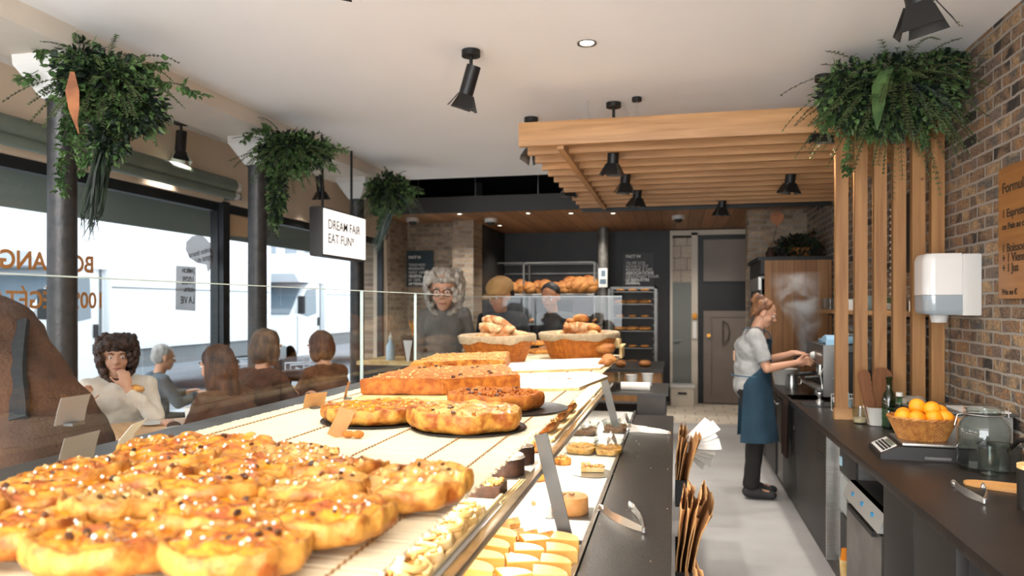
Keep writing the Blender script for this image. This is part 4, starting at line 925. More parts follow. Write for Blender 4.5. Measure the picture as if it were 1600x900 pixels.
# clear tubs of granola with tongs
def tub(px, py, w_, label, fillm, lid=True):
    a = dk(px, py); t = thing('clear_tub', label, 'container', (a.x, a.y+w_*.45, ZD), R(rd.uniform(-10, 10)))
    MB().lathe([(w_*.42, 0), (w_*.5, .07), (w_*.53, .072), (w_*.47, .07), (w_*.40, .004), (.001, .004)], n=40, power=5).build('tub', M_jar, t)
    f = MB().lathe([(w_*.40, .005), (w_*.44, .035), (.001, .04)], n=32, power=5); f.noise(.004, 40).build('contents', fillm, t)
    bits(120, w_*.40, .042, .004, .009, int(px)).build('crumble', fillm, t)['kind'] = 'stuff'; return t
M_gran = mat('granola', '#c98a35', .7, c2='#e4b566', scale=60); M_dgran = mat('dark_granola', '#5d3a22', .7, c2='#8d6238', scale=60)
tub(906, 712, .17, 'clear plastic tub of golden granola near the rail', M_gran); tub(950, 714, .155, 'clear plastic tub with tongs and granola near the dark ledge', M_gran)
tub(912, 682, .165, 'clear plastic tub of dark mix under the lid edge by the rail', M_dgran); tub(962, 678, .165, 'clear plastic tub of dark nuts behind the tongs', M_dgran)
def tongs(label, loc, rot, L_=.24, op=.10, name='steel_tongs'):
    """V tongs: spring bend at the origin, two scalloped arms"""
    t = thing(name, label, 'tongs', loc, 0); t.rotation_euler = rot
    for s in (-1, 1):
        pts = [(0, 0, 0), (.02, s*.008, 0), (L_*.4, s*op*.38, 0), (L_*.8, s*op*.72, 0), (L_*.95, s*op*.68, 0), (L_, s*op*.55, 0)]
        MB().strip(pts, [.012, .018, .02, .018, .028, .02], .0016, (0, 0, 1)).build('arm', M_chrome, t, ang=60)
        mb = MB().sph((L_*.97, s*op*.6, 0), (.02, .006, .014), n=12); mb.build('gripper', M_chrome, t)
    MB().cyl((0, 0, -.008), (0, 0, .008), .007, n=14).build('spring_bend', M_chrome, t); return t
a = P(1004, 832, Z=ZD+.03); b = P(938, 797, Z=ZD+.03); c = P(990, 790, Z=ZD+.03)
def tongs2(label, hx, tipA, tipB, z, cat='tongs', r=.004):
    """tongs from hinge to two tips, all points in the room"""
    t = thing('steel_tongs', label, 'tongs', (hx[0], hx[1], z))
    o = Vector((hx[0], hx[1], z))
    for tp_ in (tipA, tipB):
        d = Vector(tp_)-o; n = 7; pts = []; sd = Vector((-d.y, d.x, 0)).normalized(); sg = 1 if tp_ is tipA else -1
        for k in range(n): f = k/(n-1); pts.append(d*f+sd*sg*.012*math.sin(PI*f))
        MB().strip(pts, [.016, .024, .028, .028, .024, .032, .026], .0025, (0, .5, .8)).build('arm', M_chrome, t, ang=60)
        e = MB(); M_ = d.to_track_quat('X', 'Z').to_matrix().to_4x4(); e.sph(d*.96, (.026, .009, .016), M_, n=12); e.build('gripper', M_chrome, t)
    MB().cyl((0, 0, -.008), (0, 0, .008), .008, n=14).build('hinge', M_chrome, t); return t
ZL = ZD+.01+.013
a = P(1006, 828, Z=ZL); b = P(937, 793, Z=ZL); c = P(984, 790, Z=ZL)
tongs2('open steel tongs lying on the dark ledge, closest to the camera', (a.x, a.y), (b.x, b.y, ZL), (c.x, c.y, ZL+.004), ZL)
a = P(1046, 676, Z=ZL); b = P(972, 663, Z=ZL); c = P(975, 671, Z=ZL)
tongs2('closed steel tongs lying across the dark ledge, past the granola tubs', (a.x, a.y), (b.x, b.y, ZL), (c.x, c.y, ZL), ZL)
for (h, t1_, t2_, l) in (((955, 676), (946, 700), (966, 702), 'small steel tongs standing in the golden granola tub'), ((978, 648), (958, 664), (983, 668), 'small steel tongs propped over the dark nuts tub'), ((921, 660), (903, 672), (912, 676), 'small steel tongs in the tub by the rail')):
    D_ = {955: 3.95, 978: 4.6, 921: 4.5}[h[0]]
    f_ = lambda q, k=0: Vector((0, 0, CH))+(P(q[0], q[1], D=1)-Vector((0, 0, CH)))*(D_+k)
    o_ = f_(h); tongs2(l, (o_.x, o_.y), f_(t1_), f_(t2_), o_.z)
# far part of the deck: measuring cups, paper roll, steel tray
a = P(770+230, 620, Z=ZD+.02)
t = thing('paper_roll', 'short white paper roll lying at the end of the case', 'paper roll', (-.30, 5.75, .95)); MB().cyl((-.11, 0, .03), (.11, 0, .03), .032, n=20).build('roll', M_paper, t)
t = thing('end_counter', 'dark low counter at the end of the bakery case', 'counter', (0, 0, 0)); MB().box(-1.2, -.05, 5.58, 6.32, .93, .95).build('top', M_stone, t); MB().box(-.28, -.07, 5.6, 6.3, 0, .93).build('support', M_case, t)
for i, (x, y, l) in enumerate(((-.34, 5.95, 'white plastic cup beside the paper roll'), (-.22, 6.08, 'white plastic cup behind the paper roll'), (-.45, 6.1, 'clear plastic cup at the end of the bakery case'))):
    t = thing('plastic_cup', l, 'cup', (x, y, .95)); MB().lathe([(.035, 0), (.045, .1), (.048, .1), (.042, .098), (.033, .003), (.001, .003)], n=24).build('cup', M_white if i < 2 else M_jar, t)
# kraft bags and napkins in holders on the aisle side of the ledge
def bags(label, x0, y0, y1, z0, z1, n, seed, holder=True):
    t = thing('bag_holder', 'black wire holder '+label, 'holder', (x0, (y0+y1)/2, 0)); w_ = (y1-y0)/2
    MB().box(0, .07, -w_, -w_+.006, z0, z0+.14).box(0, .07, w_-.006, w_, z0, z0+.14).box(.064, .07, -w_, w_, z0, z0+.12).box(0, .07, -w_, w_, z0-.006, z0).build('tray', M_black, t)
    rr = random.Random(seed)
    for i in range(n):
        x = x0+.006+i*(.06/n); u = thing('kraft_bag', 'kraft bag %s, %s' % (label.replace('of kraft bags ', ''), ['against the ledge', 'second from the ledge', 'third from the ledge', 'fourth, bent outward', 'outermost and crumpled'][min(i, 4) if i < n-1 else 4]), 'bag', (x, (y0+y1)/2, z0+.002), R(rr.uniform(-4, 4)), 'kraft bags '+label)
        mb = MB(); W_ = w_*.9; H_ = (z1-z0)*rr.uniform(.86, 1.02); nx, nz = 10, 12; out = .02+.06*(i/n)
        G = [[None]*(nz+1) for _ in range(nx+1)]; Bk = [[None]*(nz+1) for _ in range(nx+1)]
        for a_ in range(nx+1):
            for c_ in range(nz+1):
                f = c_/nz; y = (a_/nx*2-1)*W_*(1+.05*f); cr_ = .009*noise.noise(Vector((a_*.35+seed, c_*.3, i*3.3)))*(.3+f*2)
                xx = out*f**2.2+cr_*.6; zz = H_*f+.006*(-1)**a_*(f > .95)+.012*math.sin(i*2.1)*(a_/nx)*f
                G[a_][c_] = mb.b.verts.new((xx, y, zz)); Bk[a_][c_] = mb.b.verts.new((xx+.004+.016*f**2*(1-abs(a_/nx*2-1)**3), y, zz-.002*f))
        for a_ in range(nx):
            for c_ in range(nz):
                mb.b.faces.new((G[a_][c_], G[a_+1][c_], G[a_+1][c_+1], G[a_][c_+1])); mb.b.faces.new((Bk[a_][c_], Bk[a_][c_+1], Bk[a_+1][c_+1], Bk[a_+1][c_]))
        for c_ in range(nz):
            for a_ in (0, nx): mb.b.faces.new((G[a_][c_], G[a_][c_+1], Bk[a_][c_+1], Bk[a_][c_]))
        mb.build('bag', M_kraft, u, ang=25)
bags('of kraft bags below the closest tongs', .0, 2.72, 3.14, .50, .88, 5, 3)
bags('of kraft bags under the white napkins', .0, 4.15, 4.6, .50, .88, 5, 8)
bags('of kraft bags at the bottom edge by the aisle', .0, 1.95, 2.4, .42, .78, 3, 14)
bn = thing('napkin_bundle', 'fanned bundle of white paper napkins sticking out of the upper bag holder', 'napkins', (.05, 4.38, .80))
for i in range(9):
    a_ = R(-52+i*11); L_ = .19+.02*math.sin(i*2); mb = MB()
    pts = [Vector((0, 0, 0))+Vector((math.cos(a_)*L_*f, -.03+.06*f+.012*i, math.sin(a_)*L_*f*(.9)+.02*f*f)) for f in (0, .25, .5, .75, 1)]
    mb.strip(pts, [.03, .05, .06, .07, .075], .002, (-math.sin(a_), .8, math.cos(a_))); mb.noise(.006, 14, i).build('napkin', M_paper if i > 3 else mat('greyish_paper', '#b9b3a9', .8), bn, smooth=False)
# ---------------------------------------------------------------- back of the shop: racks, breads
a = P(733, 458, Y=12.2); b = P(932, 458, Y=12.2)
t = thing('wall_rack', 'dark metal wall rack carrying one shelf of round loaves', 'rack', ((a.x+b.x)/2, 12.2, 0)); w_ = (b.x-a.x)/2; zs = P(830, 459, Y=12.0).z
mb = MB().box(-w_, w_, -.24, .28, zs-.025, zs); mb.build('shelf', M_white, t)
zt = P(830, 411, Y=12.2).z
for x in (-w_, -.1, w_-.02): MB().box(x, x+.025, -.24, -.215, zs-.4, zt).box(x, x+.025, .25, .275, zs-.4, zt).build('upright', M_steeld, t)
MB().box(-w_, w_, -.24, -.22, zt-.02, zt).box(-w_, w_, .25, .27, zt-.02, zt).box(-w_, w_, .25, .27, zt-.18, zt-.16).build('rail', M_steeld, t)
for i in range(15):
    x = a.x+.1+i*(b.x-a.x-.2)/14; big = i > 11
    tall = i < 4
    loaf((4 if tall else 0), (x, 12.08-(.05 if i % 2 else 0), zs+.09*tall), (R(72), R(80) if tall else R((i*37) % 60), 0), ('tall crusty loaf standing on the wall rack, %s from the brick pier' if tall else ('big floury round loaf on the wall rack, %s from the brick pier' if big else 'round golden loaf on the wall rack, %s from the brick pier')) % ('first second third fourth fifth sixth seventh eighth ninth tenth eleventh twelfth thirteenth fourteenth fifteenth'.split()[i]), sc=2.0 if big else (1.4 if i % 3 else 1.6))
    bpy.context.view_layer.update()
    o = COL.objects[-1]; zm = min((o.matrix_world @ v.co).z for v in o.data.vertices); o.location.z += zs-zm+.001
# lower back shelving with breads (behind the end glass)
t = thing('back_shelving', 'dark shelving full of loaves under the wall rack', 'shelving', (-1.55, 11.7, 0))
mb = MB()
MB().box(-1.2, .45, -.3, .3, 0, .9).build('base', M_case, t)
for z in (1.02, 1.32): MB().box(-1.2, .45, -.28, .3, z-.02, z).build('shelf', M_steeld, t)
MB().box(-1.2, -1.17, -.28, .3, .9, 1.4).box(.42, .45, -.28, .3, .9, 1.4).build('side', M_steeld, t)
od = 'first second third fourth fifth sixth seventh eighth ninth tenth eleventh twelfth'.split()
for j, z in enumerate((1.02, 1.32)):
    for i in range(8): loaf((3, 1)[j], (-2.65+i*.205, 11.65, z), (R(-55), 0, R(90+rd.uniform(-8, 8))), '%s on the %s shelf behind the end glass, %s from the brick pier' % (('baguette', 'long loaf')[j], ('lower', 'upper')[j], od[i]), sc=.85); o = COL.objects[-1]; bpy.context.view_layer.update(); zm = min((o.matrix_world @ v.co).z for v in o.data.vertices); o.location.z += z-zm+.001
# rolling rack of trays
a = P(951, 630, Z=0); x0 = P(950, 478, Y=11.3).x; x1_ = P(1026, 478, Y=11.3).x; zt = P(985, 448, Y=11.3).z
t = thing('rolling_rack', 'steel rolling tray rack in front of the black FACT 04 wall', 'rack', ((x0+x1_)/2, 11.3, 0)); w_ = (x1_-x0)/2
for x in (-w_, w_-.035):
    for y in (0, .55): MB().box(x, x+.035, y, y+.03, .1, zt).build('post', M_steeld, t)
MB().box(-w_, w_, 0, .03, zt-.03, zt).box(-w_, w_, .55, .58, zt-.03, zt).box(-w_, w_, 0, .03, .12, .16).build('frame', M_steeld, t)
mb = MB()
for k in range(16): z = .3+k*.1; mb.box(-w_+.035, -w_+.06, 0, .55, z, z+.006).box(w_-.06, w_-.035, 0, .55, z, z+.006)
mb.build('runners', M_steeld, t)
for x in (-w_+.02, w_-.02): MB().cyl((x-.012, .04, .05), (x+.012, .04, .05), .05, n=16).build('caster', M_black, t)
for k, z in enumerate((1.81, 1.62, 1.41, 1.21, .95, .7)):
    u = thing('baking_tray', 'steel baking tray of breads in the rolling rack, %s level' % ['top', 'second', 'third', 'fourth', 'fifth', 'lowest'][k], 'tray', ((x0+x1_)/2, 11.32, z), 0, 'trays in the rolling rack')
    MB().box(-w_+.06, w_-.06, 0, .5, 0, .012).build('tray', M_steeld, u)
    for i in range(3): o = bpy.data.objects.new('bread', LO[0 if k % 2 else 2]); COL.objects.link(o); o.parent = u; o.location = (-w_+.18+i*(2*w_-.36)/2, .1, .012); o.scale = (1.2, 1.2, .8)
# small prep counter by the rack
a = P(1000, 600, Y=9.0)
t = thing('prep_counter', 'wooden-fronted prep counter between the case and the rolling rack', 'counter', (-.55, 8.6, 0)); MB().box(-.75, .42, -.3, .9, .86, .9).build('top', M_stone, t); MB().box(-.72, .4, -.27, .88, 0, .86).build('cabinet', M_woodz, t)
for i in range(4): loaf(2, (-1.15+i*.27, 8.5+.1*(i % 2), .9), (0, 0, i), 'bread roll on the wooden-fronted prep counter, %s' % ['closest to the customers', 'second along', 'third along', 'at the aisle corner'][i], sc=1.3)
# customer-side side counter beyond the glass: basket of baguettes, bottle, card, poster
t = thing('side_counter', 'dark side counter beyond the display glass with bread basket and bottle', 'counter', (-2.75, 7.6, 0)); MB().box(-.5, .55, -.35, .35, 0, .98).build('cabinet', M_case, t); MB().box(-.53, .58, -.38, .38, .98, 1.02).build('top', M_pale, t)
t = thing('wicker_basket', 'dark wicker basket holding upright baguettes beyond the glass', 'basket', (-2.64, 7.45, 1.02)); wicker(t, .17, .22, .25, .8, 12, 30, mat('dark_wicker', '#5b3c24', .6), .006)
for i in range(7): a_ = i*.9; loaf(3, (-2.64+.09*math.cos(a_), 7.45+.07*math.sin(a_), 1.26), (R(12*math.cos(a_)), R(-78+8*(i % 3)), a_), 'baguette standing in the dark wicker basket, %s' % ['leaning to the aisle', 'pointing back', 'at the rear', 'pointing to the window', 'leaning to the window', 'in front', 'shorter one in front'][i], sc=.95)
t = thing('spray_bottle', 'pale blue bottle standing on the side counter beyond the glass', 'bottle', (-2.98, 7.42, 1.02)); MB().lathe([(.001, 0), (.045, 0), (.048, .02), (.045, .15), (.018, .2), (.016, .22), (.001, .22)], n=24).build('body', mat('pale_blue_plastic', '#b7d3e4', .3), t); MB().lathe([(.02, .22), (.02, .25), (.008, .26), (.006, .29), (.001, .29)], n=16).build('cap', M_white, t)
a = P(600, 468, Y=10.66); t = thing('small_poster', 'small white poster with an orange picture on the brick by the window', 'poster', (a.x, 10.69, a.z)); MB().box(-.11, .11, -.008, 0, -.15, .15).build('sheet', M_paper, t); MB().sph((0, -.009, .04), (.07, .003, .06), n=16).build('picture', mat('orange_print', '#c98a55', .7), t)
t = thing('price_card', 'white triangular price card beside the dark bread basket', 'card', (-2.72, 7.25, 1.02)); MB().prism([(-.05, .22), (.05, .22), (.012, .0), (-.012, 0)], 1, 0, .003).build('card', M_paper, t)
# ================================================================ BARISTA COUNTER ALONG THE BRICK WALL
M_ctop = mat('dark_stained_worktop', '#1e1814', .35, c2='#251d18', scale=6, bump=.1, bscale=60)
M_unit = mat('black_cabinet', '#1d1a18', .5, c2='#24201d', scale=4)
t = thing('worktop', 'long dark worktop along the brick wall', 'worktop', (0, 0, 0))
MB().box(.857, XR-.005, 1.15, 8.45, .84, .88, bev=.004).build('slab', M_ctop, t)
tag(MB().box(.93, XR, 1.15, 8.45, 0, .08).build('baseboard_1', mat('grey_plinth', '#55504b', .6)), kind='structure')
def yat(px, X=.88): d = X*F/(CS*(px-1055)); return (d+X*SN)/CS
def unit(label, y0, y1, doors=1, handle=True):
    t = thing('base_cabinet', label, 'cabinet', (0, 0, 0), 0, 'black base cabinets under the worktop')
    MB().box(.92, XR-.02, y0+.003, y1-.003, .08, .838).build('carcass', M_unit, t)
    for k in range(doors):
        a0 = y0+(y1-y0)*k/doors+.004; a1 = y0+(y1-y0)*(k+1)/doors-.004
        d = MB().box(.885, .92, a0, a1, .085, .83, bev=.002).build('door', M_unit, t)
        if handle: MB().box(.878, .886, a0+.08, a0+.2, .66, .69).build('handle', M_dk, d)
    return t
yA, yB, yC, yD, yE = yat(1289), yat(1318), yat(1376), yat(1492), 1.2
unit('black two-door cabinet beside the under-counter dishwasher', yD, yC-.02, 2, False)
unit('black cabinet with recessed handle beside the barista towel', yA, yat(1243), 1)
unit('black cabinet between the steel door and the towel', yat(1243), yat(1222), 1)
unit('black cabinet next to the tall timber cabinet', 7.0, 8.45, 2)
t = thing('oven_door_unit', 'steel-framed black oven built under the worktop behind the towel', 'oven', (0, 0, 0))
MB().box(.9, XR-.02, yat(1222)+.003, 7.0-.003, .08, .838).build('carcass', M_steeld, t); MB().box(.88, .9, yat(1222)+.05, 6.9, .42, .80).build('door', M_dk, t)
MB().cyl((.855, yat(1222)+.1, .76), (.855, 6.85, .76), .01, n=10).cyl((.855, yat(1222)+.12, .76), (.885, yat(1222)+.12, .76), .008, n=8).cyl((.855, 6.83, .76), (.885, 6.83, .76), .008, n=8).build('handle', M_chrome, t)
# steel juicer / drink machine in its niche
t = thing('drink_machine', 'narrow steel drinks machine set in a niche under the worktop', 'machine', (0, 0, 0))
y0, y1 = yB-.03, yA-.02
MB().box(.95, 1.5, y0, y1, .08, .80).build('body', M_steel, t); MB().box(.938, .95, y0+.02, y1-.10, .64, .78).build('control_panel', M_dk, t)
MB().box(.93, .938, y1-.17, y1-.13, .68, .73).build('button', mat('pale_blue_button', '#9fc3d4', .4), t)
MB().box(.94, .95, y0+.02, y1-.10, .42, .62).build('glass_window', mat('grey_glass_panel', '#8d9492', .25), t); MB().box(.938, .95, y0+.03, y1-.12, .14, .40).build('dispensing_bay', M_dk, t)
c_ = thing('juice_cup', 'small clear cup with orange drink in the steel machine bay', 'cup', (.93, (y0+y1)/2-.03, .08)); MB().lathe([(.025, 0), (.032, .1), (.001, .1)], n=20).build('cup', M_pale, c_); MB().cyl((0, 0, .1), (0, 0, .16), .026, .02, n=16).build('juice', mat('orange_juice', '#e88a1c', .4), c_)
unit_ = thing('niche_panel', 'pale side panel beside the steel drinks machine', 'panel', (0, 0, 0)); MB().box(.885, 1.5, yA-.018, yA, .08, .838).build('panel', M_steel, unit_)
# under-counter dishwasher
t = thing('dishwasher', 'low stainless glass washer with blue marks on its sloping front', 'dishwasher', (0, 0, 0))
y0, y1 = yC+.0, yB-.04
MB().box(.93, 1.45, y0, y1, .08, .66, bev=.006).build('body', M_steeld, t); MB().box(.90, 1.45, y0, y1, .66, .68).build('lid', M_dk, t)
MB().prism([(.868, .60), (.90, .68), (.93, .68), (.93, .60)], 1, y0, y1).build('control_panel', mat('panel_grey', '#8f8e8b', .35), t, smooth=False)
for k in range(3): MB().box(.879, .890, y0+.14+k*.19, y0+.17+k*.19, .632, .650).build('blue_mark', mat('blue_mark', '#2f86b8', .5), t)
MB().box(.885, .93, y0+.01, y1-.01, .10, .585).build('door', mat('scuffed_steel', '#8a8680', .35, .8, c2='#6f6b66', scale=5), t); MB().box(.868, .886, y0+.1, y1-.1, .555, .58).build('handle', M_dk, t)
# towel over the worktop edge
t = thing('brown_towel', 'dark brown towel hanging over the worktop edge by the barista', 'towel', (.86, 6.15, .88))
mb = MB(); n = 14; rows = [(-.0, .35), (.0, .14), (.008, .02), (.004, -.008), (-.01, -.02), (-.016, -.10), (-.018, -.22), (-.02, -.34), (-.018, -.46)]
G = []
for j, (xx, s_) in enumerate(rows):
    r_ = []
    for i in range(n+1):
        y = -.16+.28*i/n*(1 if j < 4 else .85)
        if j < 3: p = (.0+s_*.8, y, .006)
        else: p = (xx+.012*math.sin(i*1.25)*min(1, (j-3)/3), y, s_)
        r_.append(mb.b.verts.new(p))
    G.append(r_)
for A, B in zip(G, G[1:]):
    for i in range(n): mb.b.faces.new((A[i], A[i+1], B[i+1], B[i]))
bmesh.ops.solidify(mb.b, geom=mb.b.faces[:], thickness=.006); mb.build('cloth', mat('brown_towel_cloth', '#3a2418', .95, bump=.4, bscale=200), t, ang=80)
# espresso machine
M_mach = mat('machine_grey', '#77736e', .35, .7, c2='#68645f', scale=4)
t = thing('espresso_machine', 'grey and black espresso machine on the worktop in front of the barista', 'espresso machine', (1.28, 6.35, .88))
MB().box(-.13, .25, -.38, .40, .03, .12, bev=.01).build('drip_base', M_dk, t); MB().box(-.22, .0, -.36, .38, .07, .085).build('drip_grille', M_steeld, t)
MB().box(.0, .25, -.38, .40, .12, .40, bev=.01).build('body', M_dk, t); MB().box(-.18, .25, -.38, .40, .26, .42, bev=.012).build('group_hood', M_mach, t)
MB().box(-.185, .25, -.40, -.38, .03, .42, bev=.004).build('side_panel', M_steeld, t)
for k in range(2):
    y = -.18+k*.36
    MB().cyl((-.10, y, .18), (-.10, y, .26), .034, n=20).build('group_head', M_chrome, t); g = MB().cyl((-.10, y, .15), (-.10, y, .18), .036, n=20).build('portafilter', M_chrome, t); MB().cyl((-.13, y, .165), (-.28, y, .15), .013, .016, n=12).build('handle', M_dk, g)
MB().tube([(-.17, -.36, .26), (-.2, -.38, .2), (-.19, -.40, .09)], .006).build('steam_wand', M_chrome, t); MB().tube([(-.19, .36, .27), (-.24, .37, .2), (-.23, .38, .1)], .006).build('steam_wand', M_chrome, t)
for k in range(3): MB().cyl((-.18, -.28+k*.05, .34), (-.19, -.28+k*.05, .34), .013, n=14).build('button', M_chrome, t)
for (x, y) in ((-.1, -.34), (.2, -.34), (-.1, .36), (.2, .36)): MB().cyl((x, y, 0), (x, y, .03), .02, n=12).build('foot', M_chrome, t)
c_ = thing('blue_cloth', 'pale blue crumpled cloth on top of the espresso machine', 'cloth', (1.28, 6.15, 1.30)); mb = MB().box(-.15, .15, -.13, .2, 0, .05); bmesh.ops.subdivide_edges(mb.b, edges=mb.b.edges[:], cuts=7, use_grid_fill=True); mb.noise(.04, 9, 2)
for v in mb.b.verts: v.co.z = max(.001, v.co.z)
mb.build('cloth', mat('pale_blue_cloth', '#93b7cf', .9), c_, ang=80)
for i, (x, y, l) in enumerate(((1.36, 6.52, 'white cup on top of the espresso machine beside the cloth'), (1.42, 6.62, 'white cup at the wall side on top of the espresso machine'))):
    u = thing('white_cup', l, 'cup', (x, y, 1.30)); MB().lathe([(.025, 0), (.042, .06), (.044, .065), (.04, .064), (.024, .005), (.001, .005)], n=24).build('bowl', M_white, u); MB().tube([(.04, 0, .05), (.062, 0, .045), (.06, 0, .022), (.035, 0, .02)], .005).build('handle', M_white, u)
# white bucket between barista and machine; tamper, glass blocks
def cup(name, label, cat, x, y, z, prof, m, n=28, handle=None, group=None):
    t = thing(name, label, cat, (x, y, z), 0, group); MB().lathe(prof, n=n).build('body', m, t)
    if handle: MB().tube(handle, .005).build('handle', m, t)
    return t
a = P(1268, 612, Z=.9)
cup('milk_jug', 'steel milk jug standing on the worktop before the espresso machine', 'jug', 1.0, 6.85, .88, [(.001, 0), (.05, 0), (.052, .05), (.04, .10), (.043, .12), (.001, .12)], M_steel, handle=[(.045, 0, .1), (.08, 0, .09), (.078, 0, .04), (.05, 0, .03)])
cup('white_tub', 'white round tub behind the barista forearm on the worktop', 'tub', .98, 7.15, .88, [(.001, 0), (.09, 0), (.11, .14), (.115, .145), (.105, .145), (.001, .13)], M_white)
u = thing('tamper_mat', 'dark rubber mat with a chrome tamper stand on the worktop', 'mat', (1.02, 5.70, .88)); MB().box(-.12, .12, -.12, .12, 0, .008).build('mat', M_dk, u)
cup('coffee_tamper', 'small chrome coffee tamper standing on the dark mat', 'tamper', 1.02, 5.68, .888, [(.001, 0), (.029, 0), (.029, .02), (.012, .035), (.012, .05), (.022, .07), (.02, .085), (.001, .09)], M_chrome)
# coffee grinders behind the posts
for i, (x, y, s_) in enumerate(((1.25, 5.75, 1.0), (1.38, 5.45, 1.0))):
    t = thing('coffee_grinder', ['black coffee grinder with clear hopper, beside the espresso machine', 'black coffee grinder with clear hopper, nearer the timber screen'][i], 'grinder', (x, y-.02, .88))
    MB().box(-.09, .09, -.1, .1, 0, .04, bev=.01).box(-.06, .09, -.07, .07, .04, .38, bev=.015).build('body', M_dk, t); MB().lathe([(.05, .38), (.1, .5), (.1, .56), (.001, .56)], n=24).build('hopper', M_jar, t)
    MB().cyl((0, 0, .56), (0, 0, .58), .1, n=24).build('lid', M_dk, t); MB().lathe([(.03, .28), (.045, .36), (.001, .37)], (-.08, 0, 0), n=16).build('spout', M_steeld, t); MB().strip([(-.06, 0, .2), (-.13, 0, .19)], .05, .008, (0, 1, 0)).build('fork', M_steel, t)
# dish rack, white pots behind posts
t = thing('dish_rack', 'white wire dish rack with a blue plate behind the timber screen', 'dish rack', (1.18, 5.25, .88))
mb = MB()
for z in (.01, .12): mb.tube([(-.14, -.12, z), (.2, -.12, z), (.2, .12, z), (-.14, .12, z)], .004, 6, closed=True)
for k in range(9): x = -.14+k*.0425; mb.tube([(x, -.12, .12), (x, -.12, .01), (x, .12, .01), (x, .12, .12)], .003, 5)
mb.build('wire_frame', M_white, t)
for i in range(3): u = thing('plate', 'plate standing in the white dish rack, %s' % ['pale blue, first', 'white, middle', 'white with green rim, last'][i], 'plate', (1.10+i*.08, 5.25, .985), 0); u.rotation_euler = (0, R(80), 0); MB().lathe([(.001, 0), (.05, 0), (.09, .012), (.088, .016), (.05, .005), (.001, .005)], n=32).build('dish', [mat('pale_blue_glaze', '#9cc0d0', .3), M_white, M_white][i], u)
# wall shelf with crockery
yS0, yS1 = 5.12, 8.05
t = thing('wall_shelf', 'light wooden shelf of cups and plates on the brick wall', 'shelf', (1.66, 0, 1.53)); MB().box(-.26, 0, yS0, yS1, 0, .035, bev=.003).build('board', M_woody, t)
for y in (yS0+.3, yS1-.4): MB().box(-.2, 0, y, y+.02, -.02, 0).build('bracket', M_black, t)
zs = 1.566
def ysh(px, X): return yat(px, X)
names_ = ['first', 'second', 'third', 'fourth', 'fifth', 'sixth', 'seventh', 'eighth']
for i in range(8): cup('drinking_glass', 'clear glass on the wall shelf in the steam, %s from the mug' % names_[7-i], 'glass', 1.46+.09*(i % 2), 7.85-.13*i, zs, [(.001, 0), (.03, 0), (.036, .11), (.034, .11), (.028, .006), (.001, .006)], M_jar, 20, group='clear glasses on the wall shelf')
cup('white_mug', 'white mug with round handle on the wall shelf by the first post', 'mug', 1.46, 6.65, zs, [(.001, 0), (.038, 0), (.04, .09), (.036, .09), (.034, .006), (.001, .006)], M_white, handle=[(-.038, 0, .075), (-.07, 0, .07), (-.07, 0, .025), (-.038, 0, .02)])
def stack(px, X, n, m, kind, where, r=.08, step=.011, prof=None):
    y = ysh(px, X); y = max(y, yS0+.1)
    for k in range(n):
        pos = ['bottom one', 'second up', 'third up', 'fourth up', 'fifth up', 'sixth up', 'seventh up', 'eighth up'][k] if k < n-1 else 'top one'
        u = thing(kind, '%s stacked on the wall shelf %s, %s' % (kind.replace('_', ' '), where, pos), 'plate' if 'plate' in kind else 'bowl', (X, y, zs+k*step), 0, kind.replace('_', ' ')+' stack '+where)
        MB().lathe(prof or [(.001, 0), (r*.6, 0), (r, step*.9), (r*.98, step*1.05), (r*.55, .003), (.001, .003)], n=28).build('dish', m, u)
stack(1331, 1.50, 7, M_white, 'white_plate', 'between the first two posts')
stack(1359, 1.50, 5, mat('grey_blue_glaze', '#8fa3a3', .35), 'grey_blue_bowl', 'between the second and third posts', .07, .016, [(.001, 0), (.03, 0), (.065, .035), (.07, .05), (.066, .05), (.03, .006), (.001, .006)])
stack(1389, 1.50, 4, M_white, 'small_white_plate', 'between the third and fourth posts', .07, .012)
cup('green_bowl', 'dark green bowl on top of the small white plates', 'bowl', 1.50, max(ysh(1389, 1.5), yS0+.1), zs+.053, [(.001, 0), (.03, 0), (.055, .04), (.05, .04), (.001, .01)], mat('green_glaze', '#39562f', .4))
for i in range(2): cup('spice_jar', 'small pale jar at the end of the wall shelf, %s' % ['outer', 'inner'][i], 'jar', 1.44+.07*i, 5.17+.06*i, zs, [(.001, 0), (.025, 0), (.025, .06), (.018, .075), (.018, .09), (.001, .09)], M_white if i else M_steel)
# tall timber cabinet at the end, plants on top
t = thing('tall_cabinet', 'tall cabinet clad in upright oak boards beside the barista', 'cabinet', (0, 8.5, 0))
MB().box(.96, XR-.01, 0, 1.2, 0, 2.1).build('carcass', plankmat('oak_boards', '#7c4f28', '#a0703f', 0, .115, 2, '#3a2210', .5, .04), t)
MB().box(.93, .96, .0, 1.2, .1, 1.9).build('glass_door', mat('dark_fridge_glass', '#171615', .12), t); MB().box(.89, 1.66, -.005, 1.2, 2.1, 2.14).box(.92, .96, 0, 1.2, 1.93, 2.1).build('top_fascia', M_dk, t)
MB().box(.9, .93, .05, 1.15, 1.78, 1.92).build('steel_vent', M_steel, t); MB().box(.925, .955, 0, .04, .1, 1.95).build('door_frame', M_steeld, t)
